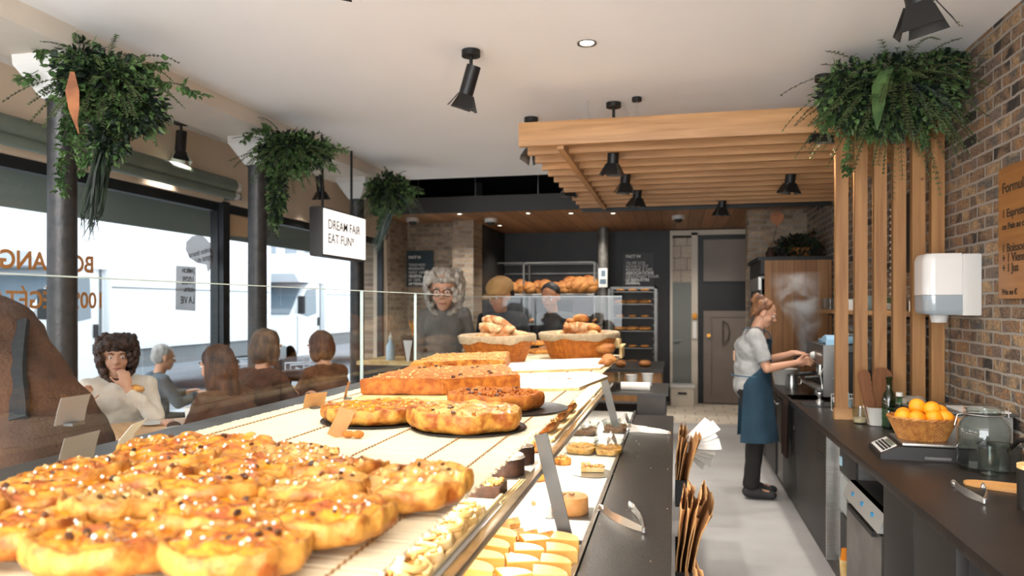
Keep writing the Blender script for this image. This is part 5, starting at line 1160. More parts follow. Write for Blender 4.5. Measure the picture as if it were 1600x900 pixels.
# ---------------------------------------------------------------- things on the near half of the worktop
ZK = .881
def wp(px, py): return P(px, py, Z=ZK)
a = wp(1346, 663); t = cup('glass_tumbler', 'short clear tumbler with a little milky drink by the timber screen', 'glass', a.x, a.y+.04, ZK, [(.001, 0), (.036, 0), (.047, .10), (.045, .10), (.034, .008), (.001, .008)], M_jar); MB().cyl((0, 0, .008), (0, 0, .035), .034, .037, n=24).build('drink', mat('milky_drink', '#d9c19c', .4), t)
a = wp(1372, 667); t = thing('white_pot', 'white rectangular tub holding wooden boards by the screen', 'pot', (a.x+.02, a.y+.08, ZK)); MB().lathe([(.001, .002), (.055, .002), (.072, .105), (.076, .11), (.068, .11), (.052, .01), (.001, .01)], n=40, power=5).build('tub', M_white, t)
for i, (dx, dy, a_, h, w_) in enumerate(((-.035, -.02, -8, .32, .07), (.02, .01, 4, .33, .12), (.03, .035, 2, .27, .10))):
    u = thing('wooden_paddle', 'brown wooden paddle board in the white tub, %s' % ['narrow one at the screen side', 'broad one in the middle', 'shorter one at the back'][i], 'paddle', (a.x+.02+dx, a.y+.08+dy, ZK+.015)); u.rotation_euler = (R(-6), R(a_), R(10))
    pts = [(-w_*.35, 0)]+[(w_*.5*math.cos(PI-k*PI/12)*1.0, h-w_*.5+w_*.5*math.sin(k*PI/12)) for k in range(13)]+[(w_*.35, 0)]
    MB().prism(pts, 1, -.006, .006).build('board', mat('walnut_board', '#6d4327', .6, c2='#7d5030', scale=12, stretch=(8, 8, 1)), u, ang=30)
M_gb = glassmat('green_bottle_glass', (.30, .52, .33), 2.0, 1.5, .03)
def bottle(px, py, label, m, s_, capm=None, up=.05):
    a = wp(px, py); t = thing('glass_bottle', label, 'bottle', (a.x, a.y+up, ZK))
    MB().lathe([(.001, .003), (.038*s_, .0), (.042*s_, .01), (.040*s_, .05), (.043*s_, .06), (.040*s_, .07), (.043*s_, .09), (.040*s_, .10), (.043*s_, .12), (.040*s_, .14), (.041*s_, .17), (.033*s_, .20), (.018*s_, .225), (.016*s_, .28), (.020*s_, .285), (.020*s_, .30), (.001, .30)], n=32).build('bottle', m, t)
    if capm: MB().cyl((0, 0, .296), (0, 0, .325), .021*s_, n=20).build('cap', capm, t)
    return t
b1 = bottle(1393, 672, 'tall ribbed green glass bottle beside the orange basket', M_gb, .95); b1.scale = (1, 1, 1.02)
b2 = bottle(1408, 680, 'clear ribbed glass bottle with pale cap behind the orange basket', M_greeng, .85, M_white, .03); b2.scale = (1, 1, .72)
b3 = bottle(1422, 655, 'small pale blue bottle behind the clear ribbed bottle', mat('pale_blue_bottle', '#b5cdd6', .3, alpha=.8), .6, M_white, .2); b3.scale = (1, 1, .75)
# scale + basket of oranges
a = wp(1450, 722); sx, sy_ = a.x-.02, a.y+.17
t = thing('kitchen_scale', 'black digital scale with steel plate carrying the orange basket', 'scale', (sx, sy_, ZK), R(-4))
MB().prism([(-.165, 0), (-.165, .022), (-.085, .062), (.2, .062), (.2, 0)], 1, -.16, .15).build('body', mat('scale_black', '#232120', .4), t, ang=30)
kp = MB().prism([(-.158, .0275), (-.09, .0615), (-.09, .0635), (-.158, .0295)], 1, -.13, .12).build('keypad', M_white, t, smooth=False)
dd = MB()
for j in range(3):
    for k in range(6): f = .15+j*.2; dd.box(-.158+.068*f, -.158+.068*(f+.14), -.12+.036*k, -.095+.036*k, .031+.034*f, .0335+.034*(f+.1))
dd.build('keys', M_dk, t, smooth=False); MB().prism([(-.108, .0535), (-.093, .061), (-.093, .064), (-.108, .0565)], 1, -.10, .06).build('display', mat('lcd', '#5d6a5c', .3), t, smooth=False)
MB().box(-.07, .2, -.15, .15, .066, .078, bev=.004).build('steel_plate', M_steel, t); MB().box(.02, .13, -.163, -.16, .01, .022).build('badge', M_steeld, t)
t = thing('fruit_basket', 'round woven basket full of oranges on the digital scale', 'basket', (sx+.045, sy_+.0, ZK+.079)); M_wk2 = mat('honey_wicker', '#99602f', .55, c2='#b9803f', scale=40); wicker(t, .10, .148, .105, .95, 17, 44, M_wk2, .0038)
M_org = mat('orange_peel', '#ee8b0c', .38, c2='#f59c1c', scale=6, bump=.25, bscale=240, spec=.4); M_navel = mat('orange_navel', '#8a6a2a', .7)
op = None
for i, (x, y, z, l) in enumerate([(-.088, -.02, .122, 'orange at the bottle side of the basket'), (-.045, -.075, .125, 'orange at the front rim toward the keypad'), (.03, -.070, .125, 'orange low at the front middle of the basket'), (.085, -.045, .125, 'orange at the front rim by the glass jar'),
        (-.02, .0, .172, 'orange on top of the heap, bottle side'), (.035, -.025, .165, 'orange on top of the heap at the centre'), (.09, .045, .14, 'orange at the back beside the glass jar'), (-.06, .07, .12, 'orange at the back beside the bottles'), (.02, .09, .12, 'orange at the back toward the wall'), (.0, .01, .065, 'orange buried under the heap')]):
    loc = (sx+.045+x, sy_+y, ZK+.079+z-.018)
    if op is None:
        op = thing('orange', 'x', 'fruit', (0, 0, 0), 0, 'oranges in the basket'); MB().sph((0, 0, 0), (.040, .040, .038), sub=4).build('peel', M_org, op); MB().cyl((0, 0, .0365), (0, 0, .0385), .005, .003, n=10).build('navel', M_navel, op)
        op.location = loc; op['label'] = l
    else: dup(op, loc, rot=(rd.uniform(0, 6), rd.uniform(0, 6), 0), label=l, scale=rd.uniform(.95, 1.06))
# big glass jar
a = wp(1548, 742); t = thing('glass_jar', 'big empty clip-top glass jar beside the orange basket', 'jar', (a.x+.01, a.y+.10, ZK)); t.scale = (1.16, 1.16, 1.2)
MB().lathe([(.001, .004), (.078, 0), (.088, .012), (.089, .15), (.083, .175), (.062, .195), (.060, .205), (.066, .21), (.066, .222), (.056, .222), (.055, .2), (.08, .165), (.084, .15), (.083, .015), (.001, .010)], n=48).build('jar', M_jar, t)
MB().lathe([(.001, .236), (.05, .236), (.066, .232), (.066, .224), (.001, .224)], n=40).build('lid', M_jar, t); MB().tube([(.068*math.cos(k*PI/14), .068*math.sin(k*PI/14), .205) for k in range(28)], .0018, 6, closed=True).tube([(.068, 0, .205), (.085, 0, .19), (.083, 0, .23), (.066, 0, .238)], .0018, 6).tube([(-.068, 0, .205), (-.09, 0, .2), (-.1, 0, .16)], .0018, 6).build('wire_clip', M_chrome, t)
# grey bins behind
a = P(1520, 600, Z=1.05)
t = thing('storage_crate', 'grey plastic crate with a dark lid behind the glass jar', 'crate', (1.44, 4.28, ZK)); MB().box(-.17, .2, -.18, .2, 0, .17, bev=.02).build('crate', mat('grey_crate', '#8d8a86', .5), t); MB().box(-.18, .21, -.19, .21, .17, .185, bev=.006).build('lid', M_steeld, t)
t = thing('white_tray', 'thin white tray lying on the grey crate lid', 'tray', (1.50, 4.20, ZK+.186)); MB().box(-.1, .12, -.12, .1, 0, .008).build('tray', M_white, t)
t = thing('black_pan', 'round black pan with steel rim behind the oranges', 'pan', (1.35, 4.72, ZK)); MB().lathe([(.001, 0), (.11, 0), (.13, .12), (.135, .125), (.12, .12), (.105, .01), (.001, .01)], n=36).build('pan', M_dk, t); MB().tube([(.131*math.cos(k*PI/16), .131*math.sin(k*PI/16), .122) for k in range(32)], .004, 6, closed=True).build('rim', M_steel, t)
t = thing('clear_bag', 'crumpled clear bag with orange bits on the black pan', 'bag', (1.35, 4.72, ZK+.12)); MB().sph((0, 0, .035), (.09, .07, .035), sub=3).noise(.02, 18, 3).build('bag', mat('crinkled_plastic', '#b6aea3', .25, alpha=.55), t); bits(10, .05, .03, .008, .014, 9).build('orange_bits', mat('orange_bits', '#d9772a', .6), t)
# wooden board, tongs, coffee pot at the frame edge
a = wp(1552, 762); t = thing('wooden_board', 'light oval wooden board beside the steel tongs', 'board', (a.x+.03, a.y+.0, ZK), R(-24))
q = [(-.13, 0), (-.12, .025), (-.09, .045), (-.03, .062), (.05, .066), (.17, .066), (.17, -.066), (.05, -.066), (-.03, -.062), (-.09, -.045), (-.12, -.025)]
MB().prism(q, 2, 0, .012).build('board', woodmat('honey_board', '#c98c4c', '#dca867', 0), t, ang=30)
a = wp(1538, 788); b = wp(1489, 760); c = wp(1536, 768)
tongs2('steel tongs lying open on the dark worktop beside the wooden board', (a.x, a.y), (b.x, b.y, ZK+.013), (c.x, c.y, ZK+.02), ZK+.013)
a = wp(1634, 806); t = thing('black_canister', 'matte black canister with wooden lid cut by the edge of the photo', 'canister', (a.x+.02, a.y+.07, ZK)); MB().cyl((0, 0, 0), (0, 0, .145), .075, n=40).build('body', M_dk, t); MB().cyl((0, 0, .145), (0, 0, .157), .076, n=40).build('lid', M_pale, t); MB().sph((0, 0, .165), .012, n=14).build('knob', M_chrome, t)
a = wp(1600, 735); t = thing('saucepan', 'dark saucepan with a black handle behind the glass jar', 'pan', (1.40, a.y+.02, ZK)); MB().lathe([(.001, 0), (.08, 0), (.085, .10), (.088, .105), (.078, .1), (.074, .01), (.001, .01)], n=36).build('pan', M_steeld, t); MB().tube([(0, -.08, .09), (.02, -.14, .15), (.03, -.26, .17)], [.008, .011, .012], 10).build('handle', M_dk, t)
t = thing('glass_tumbler', 'dark glass tumbler behind the black canister', 'glass', (1.30, a.y-.14, ZK)); MB().lathe([(.001, 0), (.034, 0), (.042, .12), (.04, .12), (.032, .008), (.001, .008)], n=28).build('body', M_jar, t)
# towel dispenser
t = thing('towel_dispenser', 'white and grey wall dispenser for paper towels on the brick', 'dispenser', (XR, 4.66, 1.53))
def dsh(x0, x1, z0, z1, w_, m, name, bev): mb = MB().box(x0, x1, -w_, w_, z0, z1, bev=bev); return mb.build(name, m, t)
dsh(-.10, -.002, .015, .362, .122, M_white, 'back_housing', .012)
def rnd(w_, x0, x1, r, z0, z1, m, name, zr=0):
    pts = [(x1, -w_)]+[(x0+r-r*math.sin(k*PI/16), -w_+r-r*math.cos(k*PI/16)) for k in range(9)]+[(x0+r-r*math.cos(k*PI/16), w_-r+r*math.sin(k*PI/16)) for k in range(9)]+[(x1, w_)]
    mb = MB(); L_ = [(z0, 1)] if zr >= 0 else [(z0, .90), (z0-zr*.3, .96), (z0-zr, 1)]
    L_ += [(z1, 1)] if zr <= 0 else [(z1-zr, 1), (z1-zr*.3, .96), (z1, .90)]
    rings = [[mb.b.verts.new((x1+(x-x1)*f, y*f, z)) for x, y in pts] for z, f in L_]; n = len(pts)
    for A, B in zip(rings, rings[1:]):
        for k in range(n): mb.b.faces.new((A[k], A[(k+1) % n], B[(k+1) % n], B[k]))
    mb.b.faces.new(rings[0][::-1]); mb.b.faces.new(rings[-1]); return mb.build(name, m, t)
rnd(.122, -.29, -.10, .06, .132, .365, mat('gloss_white_plastic', '#e3dfda', .18, coat=.4), 'cover', .04)
rnd(.121, -.288, -.10, .06, .02, .130, mat('smoky_plastic', '#9aa3a8', .15, coat=.5), 'grey_window', -.03)
MB().lathe([(.001, -.03), (.04, -.025), (.05, .02), (.001, .02)], (-.18, 0, 0), n=24).build('nozzle', M_white, t)
# steam above the machine
m = bpy.data.materials.new('steam'); m.use_nodes = True; nt = m.node_tree; N = nt.nodes; L = nt.links; N.remove(N['Principled BSDF'])
vs = N.new('ShaderNodeVolumeScatter'); vs.inputs['Color'].default_value = (1, .97, .93, 1); tc = N.new('ShaderNodeTexCoord'); nz = N.new('ShaderNodeTexNoise'); nz.inputs['Scale'].default_value = 4.5; nz.inputs['Detail'].default_value = 5; nz.inputs['Distortion'].default_value = 1.2
L.new(tc.outputs['Object'], nz.inputs[0]); mr = N.new('ShaderNodeMapRange'); mr.inputs[1].default_value = .44; mr.inputs[2].default_value = .72; mr.inputs[3].default_value = 0; mr.inputs[4].default_value = 60; L.new(nz.outputs[0], mr.inputs[0])
sx_ = N.new('ShaderNodeSeparateXYZ'); L.new(tc.outputs['Object'], sx_.inputs[0])
def mth(op, a, b=None, c=None, clamp=False):
    q = N.new('ShaderNodeMath'); q.operation = op; q.use_clamp = clamp
    for i, v in enumerate((a, b, c)):
        if v is None: continue
        if isinstance(v, (int, float)): q.inputs[i].default_value = v
        else: L.new(v, q.inputs[i])
    return q.outputs[0]
# plume widens with height and fades at its rim, foot and top
cx_ = mth('MULTIPLY', mth('SINE', mth('MULTIPLY', sx_.outputs[2], 7)), .05); dx = mth('SUBTRACT', sx_.outputs[0], cx_)
r_ = mth('SQRT', mth('ADD', mth('POWER', dx, 2), mth('POWER', sx_.outputs[1], 2))); rm = mth('MULTIPLY_ADD', sx_.outputs[2], .26, .055)
fo = mth('SUBTRACT', 1, mth('DIVIDE', r_, rm), clamp=True); up = mth('SUBTRACT', 1, mth('DIVIDE', sx_.outputs[2], .78), clamp=True); bt = mth('MULTIPLY', sx_.outputs[2], 12, clamp=True)
den = mth('MULTIPLY', mth('MULTIPLY', mr.outputs[0], fo), mth('MULTIPLY', up, bt)); L.new(den, vs.inputs['Density']); L.new(vs.outputs[0], N['Material Output'].inputs['Volume'])
st = MB().lathe([(.06, 0), (.14, .2), (.22, .45), (.28, .65), (.28, .8)], n=24).build('steam', m, loc=(1.06, 6.75, 1.12)); tag(st, 'drifting white steam rising above the espresso machine', 'steam', kind='stuff')
# ================================================================ PEOPLE
def V(*a): return Vector(a)
def cap(mb, a, b, ra, rb, n=14, ends=(1, 1), sq=None):
    """tapered limb segment with rounded ends"""
    mb.cyl(a, b, ra, rb, n=n)
    if ends[0]: mb.sph(a, ra, n=n)
    if ends[1]: mb.sph(b, rb, n=n)
def hand(mb, wrist, palm_dir, normal, s=1.0, curl=.5, side=1, spread=.12):
    """palm with five separate bent fingers; side says where the thumb leaves the palm"""
    d = Vector(palm_dir).normalized(); nrm = (Vector(normal)-d*Vector(normal).dot(d)).normalized(); lat = d.cross(nrm)*side
    w_ = Vector(wrist); M3 = Matrix((d, lat, nrm)).transposed().to_4x4()
    mb.sph(w_+d*.045*s, (.052*s, .041*s, .015*s), M3, n=14); cap(mb, w_-d*.02*s, w_+d*.03*s, .024*s, .024*s)
    mb.sph(w_+d*.03*s+lat*.022*s, (.03*s, .018*s, .016*s), M3, n=10)
    for k, (off, ln, r) in enumerate(((.031, .066, .0088), (.0105, .074, .009), (-.0105, .069, .0088), (-.030, .055, .008))):
        p = w_+d*(.082-.004*abs(k-1.2))*s+lat*off*s; a = .25*curl; dd = (d+lat*off*spread*8).normalized()
        for j, f in enumerate((.45, .31, .24)):
            a += curl*(.55, .75, .5)[j]; q = p+(dd*math.cos(a)-nrm*math.sin(a))*ln*f*s; cap(mb, p, q, r*s*(1-.09*j), r*s*(1-.09*(j+1)), 8); p = q
    p = w_+d*.028*s+lat*.03*s; a = .3
    for j, (f, r) in enumerate(((.036, .0115), (.028, .010), (.022, .009))):
        dd = (d*math.cos(.85-.25*j)+lat*math.sin(.85-.25*j)-nrm*(.35+.3*curl*j)).normalized(); q = p+dd*f*s; cap(mb, p, q, r*s, r*s*.92, 8); p = q
def head_(mb, c, M, s=1.0):
    """skull, jaw, nose, lips, ears, brow; face looks along +y of M"""
    def at(x, y, z): return c+M @ (Vector((x, y, z))*s)
    R4 = M.to_4x4()
    def e(x, y, z, rx, ry, rz_): mb.sph(at(x, y, z), (rx*s, ry*s, rz_*s), R4, n=18)
    e(0, -.012, .035, .076, .094, .085); e(0, .022, -.02, .062, .068, .075); e(0, .045, -.07, .038, .038, .036); e(0, .062, -.088, .02, .02, .018)
    for sx in (-1, 1): e(sx*.036, .05, -.022, .026, .028, .03); e(sx*.078, -.008, -.002, .010, .02, .032); e(sx*.03, .078, .030, .026, .012, .009); e(sx*.011, .098, -.022, .009, .010, .008)
    e(0, .09, .004, .0095, .012, .026); e(0, .102, -.014, .012, .016, .011); e(0, .083, -.052, .023, .010, .0065); e(0, .080, -.064, .019, .011, .0075)
M_eye = mat('eye_white', '#e9e4dd', .2); M_iris = mat('dark_iris', '#33231a', .2); M_lip = mat('lip', '#a85f50', .5)
def face_parts(c, M, s, parent, brow=None):
    for sx in (-1, 1):
        o = MB().sph((0, 0, 0), (.0125*s, .0115*s, .008*s), n=14).build('eye', M_eye, parent); o.matrix_local = Matrix.Translation(c+M @ (Vector((sx*.031, .077, .010))*s)) @ M.to_4x4()
        i_ = MB().sph((0, .0085*s, 0), (.0055*s, .004*s, .0055*s), n=12).build('iris', M_iris, o)
        if brow: b_ = MB().tube([c+M @ (Vector((sx*x, y, z))*s) for x, y, z in ((.014, .096, .030), (.032, .092, .037), (.05, .078, .031))], [.003*s, .0038*s, .002*s], 8).build('eyebrow', brow, parent)
    MB().tube([c+M @ (Vector((x, y, z))*s) for x, y, z in ((-.022, .082, -.057), (-.008, .092, -.055), (0, .092, -.0565), (.008, .092, -.055), (.022, .082, -.057))], [.002*s, .0045*s, .004*s, .0045*s, .002*s], 8).build('lips', M_lip, parent)
def hairm(n, c, c2): return mat(n, c, .6, c2=c2, scale=30, detail=4, bump=.7, bscale=70, stretch=(1, 1, .25))
def person(label, loc, yaw, J, skin, top, legs=None, hair=None, shoe=None, scale=1.0, vox=.011, sleeve='long', headdir=None, tuck=None, face=True, group=None, hs=1.0, hairstyle='short', noleg=False, curl=.8, topname='sweater', thick=1.0):
    """J: joints in the body's own frame (x to its right, y forward, z up), metres"""
    t = thing('person', label, 'person', loc, yaw, group); t.scale = (scale,)*3
    J = {k: Vector(v) for k, v in J.items()}
    b = MB(); g = MB()
    pel, che, nec, hd = J['pelvis'], J['chest'], J['neck'], J['head']
    k_ = thick
    def torso(mb, e):
        cap(mb, pel+V(-.07, 0, 0), pel+V(.07, 0, 0), .115*k_+e, .115*k_+e, 18); w_ = pel.lerp(che, .5); cap(mb, w_+V(-.05, 0, 0), w_+V(.05, 0, 0), .108*k_+e, .108*k_+e, 18)
        cap(mb, pel, w_, .13*k_+e, .125*k_+e, 18); cap(mb, w_, che, .125*k_+e, .13*k_+e, 18); cap(mb, che+V(-.07, 0, 0), che+V(.07, 0, 0), .115*k_+e, .115*k_+e, 18)
        cap(mb, J['shl']*.9+che*.1, J['shr']*.9+che*.1, .062+e, .062+e, 16)
        for s_ in ('l', 'r'): cap(mb, J['sh'+s_], nec*.7+che*.3, .055+e, .055+e, 14)
    torso(b, 0); cap(b, che.lerp(nec, .6), hd+(nec-hd)*.3, .056, .052, 16)
    M = Euler(J['look']).to_matrix() if 'look' in J else Matrix.Identity(3)
    if headdir: M = Euler(headdir).to_matrix()
    head_(b, hd, M, hs)
    for s_, sd in (('l', -1), ('r', 1)):
        sh, el, wr = J['sh'+s_], J['el'+s_], J['wr'+s_]
        cap(b, sh, el, .050, .038); cap(b, el, wr, .038, .025)
        hand(b, wr, J.get('hd'+s_, wr-el), J.get('hn'+s_, V(0, 0, 1)), 1.0, curl, J['ts'+s_][0] if 'ts'+s_ in J else 1)
        if not noleg:
            hp, kn, an = J['hp'+s_], J['kn'+s_], J['an'+s_]
            cap(b, hp, kn, .085, .056); cap(b, kn, an, .056, .038); td = J.get('toe', V(0, 1, 0)); cap(b, an+V(0, 0, -.04), an+td*.14+V(0, 0, -.06), .036, .026)
    o = remesh(b, 'body', skin, t, vox*.62 if vox < .009 else vox*.8, 3)
    torso(g, .012)
    for s_ in ('l', 'r'):
        sh, el, wr = J['sh'+s_], J['el'+s_], J['wr'+s_]
        if sleeve == 'long': cap(g, sh, el, .066*k_, .053*k_); g.cyl(el, el.lerp(wr, .93), .053*k_, .040*k_, n=16)
        else: g.sph(sh, .066, n=14); g.cyl(sh, sh.lerp(el, .78), .066, .064, n=16)
    g.cyl(che.lerp(nec, .5), nec+V(0, 0, .0), .085, .066, n=18)
    gm = remesh(g, topname, top, t, vox, 4)
    n_ = noise
    displace(gm, lambda c: .012*n_.noise(c*9)+.006*n_.noise(c*24))
    if legs and not noleg:
        g = MB(); cap(g, pel+V(-.07, 0, -.02), pel+V(.07, 0, -.02), .124, .124, 18)
        for s_ in ('l', 'r'):
            hp, kn, an = J['hp'+s_], J['kn'+s_], J['an'+s_]
            cap(g, hp, kn, .100, .074); g.cyl(kn, an+V(0, 0, -.02), .074, .062, n=18); g.sph(kn, .074)
        gm = remesh(g, 'trousers', legs, t, vox, 4)
        displace(gm, lambda c: .009*n_.noise(c*11))
        for s_ in ('l', 'r'):
            an = J['an'+s_]; td = J.get('toe', V(0, 1, 0)); g = MB(); z = an.z-.105
            cap(g, an+V(0, -.02, -.05), an+td*.06+V(0, 0, -.06), .05, .048); cap(g, an+td*.06+V(0, 0, -.065), an+td*.16+V(0, 0, -.075), .045, .034); g.sph(an+td*.16+V(.0, 0, -.072), (.044, .05, .035))
            sh_ = remesh(g, 'shoe', shoe or M_dk, t, .009, 3)
    # hair
    if hair:
        h = MB(); s = hs
        def e(x, y, z, rx, ry, rz_): h.sph(hd+M @ (Vector((x, y, z))*s), (rx*s, ry*s, rz_*s), M.to_4x4(), n=18)
        if hairstyle == 'short': e(0, -.028, .055, .083, .088, .078); e(0, -.05, .01, .078, .065, .07)
        elif hairstyle == 'bun':
            e(0, -.026, .048, .084, .092, .082); e(0, -.055, .01, .074, .06, .06)
            for k in range(22): a = k*2.4; e(.034*math.cos(a), -.098+.030*math.sin(a*1.7), .098+.030*math.sin(a), .019, .017, .017)
            e(0, -.095, .095, .036, .034, .034)
            for k in range(8): e(.05*(k/3.5-1), -.085, -.035-.01*(k % 3), .006, .008, .028)
        elif hairstyle == 'bob':
            e(0, -.02, .05, .090, .096, .086); e(0, -.055, -.01, .088, .068, .095); e(-.07, -.01, -.03, .026, .055, .08); e(.07, -.01, -.03, .026, .055, .08)
        elif hairstyle == 'long':
            e(0, -.02, .05, .090, .096, .086); e(0, -.06, -.02, .09, .07, .12); e(0, -.075, -.15, .085, .05, .12); e(-.07, -.02, -.06, .03, .05, .12); e(.07, -.02, -.06, .03, .05, .12)
        elif hairstyle == 'curly':
            r_ = random.Random(3)
            for k in range(330):
                a, z = r_.uniform(0, 6.28), r_.uniform(-.17, .10); q = math.sqrt(max(.05, 1-((z+.0)/.18)**2)); x, y = .105*q*math.cos(a), -.02+.11*q*math.sin(a)
                if y > .035 and -.2 < z < .045 and abs(x) < .062: continue
                e(x*1.06, y*1.06, z+.02, .017, .017, .017)
            e(0, -.03, .055, .09, .09, .085); e(0, -.06, -.05, .085, .06, .1)
            for k in range(36 if s < 1.3 else 12): e(-.068+.0124*(k % 12), .074-.024*abs(k % 12-5.5)/6, .056+.018*(k//12)+(.02 if s > 1.3 else 0)+.005*math.sin(k*2), .015, .015, .016)
        ho = remesh(h, 'hair', hair, t, .007*s if hairstyle != 'curly' else .006*s, 2)
        hk = 34 if hairstyle != 'curly' else 60; hz_ = .35 if hairstyle in ('bob', 'long', 'short') else 1; ha = .005 if hairstyle != 'curly' else .007
        displace(ho, lambda c: ha*noise.noise(Vector((c.x*hk, c.y*hk, c.z*hk*hz_))))
    if topname == 'coat': displace(gm if False else [c for c in t.children if c.name.startswith('coat')][0], lambda c: .014*noise.noise(Vector((c.x*5, c.y*5, c.z*2.2))))
    if face: face_parts(hd, M, hs, t, hair)
    return t, J, M
def skinm(n, c): return mat(n, c, .5, sub=.05, c2=c, scale=5)
SK = skinm('light_skin', '#cf9a7c'); SK2 = skinm('warm_skin', '#c08a68'); SK3 = skinm('tan_skin', '#a8714e')
def cloth(n, c, c2, sc=6): return mat(n, c, .9, c2=c2, scale=sc, bump=.3, bscale=180)
# ---------------------------------------------------------------- barista, facing the machine (+x)
a = P(1181, 776, Z=0)
bx, by = a.x, a.y
# body frame: y forward = room +x, so x-right = room -y
J = dict(pelvis=(0, -.02, .93), chest=(0, -.01, 1.24), neck=(0, .02, 1.40), head=(0, .085, 1.535), shl=(-.165, .0, 1.345), shr=(.165, .0, 1.345),
         elr=(.20, .09, 1.09), wrr=(.10, .33, 1.135), ell=(-.20, .13, 1.13), wrl=(-.12, .34, 1.20),
         hdr=(-.10, 1, .18), hnr=(-1, 0, .35), hdl=(.3, 1, .0), hnl=(.2, 0, 1), tsr=(1, 0, 0), tsl=(-1, 0, 0),
         hpl=(-.09, -.02, .90), hpr=(.09, -.02, .90), knl=(-.10, .03, .50), knr=(.10, .01, .50), anl=(-.11, .0, .11), anr=(.10, -.03, .11), look=(R(-24), 0, R(0)))
J = {k: v for k, v in J.items()}
barista, JJ, MM = person('barista in grey T-shirt and blue denim apron working at the espresso machine', (bx-.02, by+.02, 0), -PI/2, J, SK, cloth('grey_marl_jersey', '#a3a29f', '#b3b2af', 12), cloth('black_denim', '#1c1a1a', '#24211f'), hairm('copper_hair', '#5a3420', '#9a6a44'),
    mat('grey_shoe', '#2c2b2b', .7), 1.0, .0085, 'short', hairstyle='bun', curl=.75, topname='tshirt')
# apron, fitted round the front and hips, with straps
ap = MB(); M_ap = cloth('denim_apron', '#38566a', '#46667a', 5); n = 26; rows = []
pl, ch = Vector(J['pelvis']), Vector(J['chest'])
for j in range(17):
    f = j/16; z = 1.32-.84*f
    if z > 1.10: hw = .10+.04*(1.32-z)/.22; ang = .62+.5*(1.32-z)/.22
    elif z > .98: ang = 1.15+.95*(1.10-z)/.12
    else: ang = 2.1
    rx = .205 if z > 1.05 else .205+.04*(1.05-z); ry = .158 if z > 1.0 else .158+.10*(1.0-z)
    row = []
    for i in range(n+1):
        th = -ang+2*ang*i/n; w_ = .008*math.sin(i*1.1+j*.3)*(f**1.5)
        row.append(ap.b.verts.new(((rx+w_)*math.sin(th), -.012+(ry+w_)*math.cos(th), z)))
    rows.append(row)
for A, B in zip(rows, rows[1:]):
    for i in range(n): ap.b.faces.new((A[i], A[i+1], B[i+1], B[i]))
bmesh.ops.solidify(ap.b, geom=ap.b.faces[:], thickness=.004); ap.build('apron', M_ap, barista, ang=80)
for s_ in (-1, 1): MB().strip([(s_*.09, .142, 1.30), (s_*.095, .115, 1.38), (s_*.075, .03, 1.425), (s_*.02, -.085, 1.405)], .022, .004, (s_*.9, .2, .0)).build('apron_strap', M_ap, barista)
MB().tube([(.2*math.sin(a_), -.012+.16*math.cos(a_), 1.02) for a_ in [1.5+k*(2*PI-3)/14 for k in range(15)]], .006, 6).build('apron_tie', M_ap, barista)
MB().box(-.04, .05, -.160, -.15, 1.14, 1.22).build('back_print', mat('peach_print', '#d3a88c', .8), barista)
# things she holds
t = thing('milk_pitcher', 'small clear cup of milk foam in the barista hand at the machine', 'cup', (bx+.44, by-.10, 1.10)); MB().lathe([(.001, 0), (.03, 0), (.038, .10), (.001, .10)], n=24).build('cup', M_jar, t); MB().sph((0, 0, .10), (.036, .036, .03), n=16).build('foam', M_white, t)
t = thing('portafilter_tool', 'black-handled coffee tool held by the barista over the drip tray', 'coffee tool', (bx+.42, by+.13, 1.16)); MB().cyl((-.10, 0, 0), (.06, .01, .01), .013, .016, n=14).build('handle', M_dk, t); MB().cyl((.08, .01, -.01), (.08, .01, .025), .033, n=20).build('basket', M_chrome, t)
# ---------------------------------------------------------------- generic seated joints
def seated(arms='table', z=.62, lean=.05):
    J = dict(pelvis=(0, 0, z), chest=(0, lean*.6, z+.33), neck=(0, lean, z+.49), head=(0, lean+.05, z+.63), shl=(-.17, lean*.8, z+.43), shr=(.17, lean*.8, z+.43),
             hpl=(-.09, .02, z), hpr=(.09, .02, z), knl=(-.11, .42, z), knr=(.11, .42, z), anl=(-.11, .42, z-.40), anr=(.11, .42, z-.40), look=(R(-8), 0, 0), tsl=(-1, 0, 0), tsr=(1, 0, 0), hnl=(0, 0, 1), hnr=(0, 0, 1))
    if arms == 'table': J.update(ell=(-.24, .16, z+.20), wrl=(-.13, .38, z+.27), elr=(.24, .16, z+.20), wrr=(.13, .38, z+.27))
    if arms == 'eat': J.update(ell=(-.23, .2, z+.22), wrl=(-.06, .27, z+.44), elr=(.25, .22, z+.20), wrr=(.20, .40, z+.36), hdl=(.2, .1, 1), hnl=(-.1, 1, 0), hdr=(-.4, .3, 1), hnr=(0, 1, .2))
    return J
def place(px, py, D):
    c = Vector((0, 0, CH)); return c+(P(px, py, D=1)-c)*D
def yaw_to(p, q): return math.atan2(-(q[0]-p[0]), q[1]-p[1])
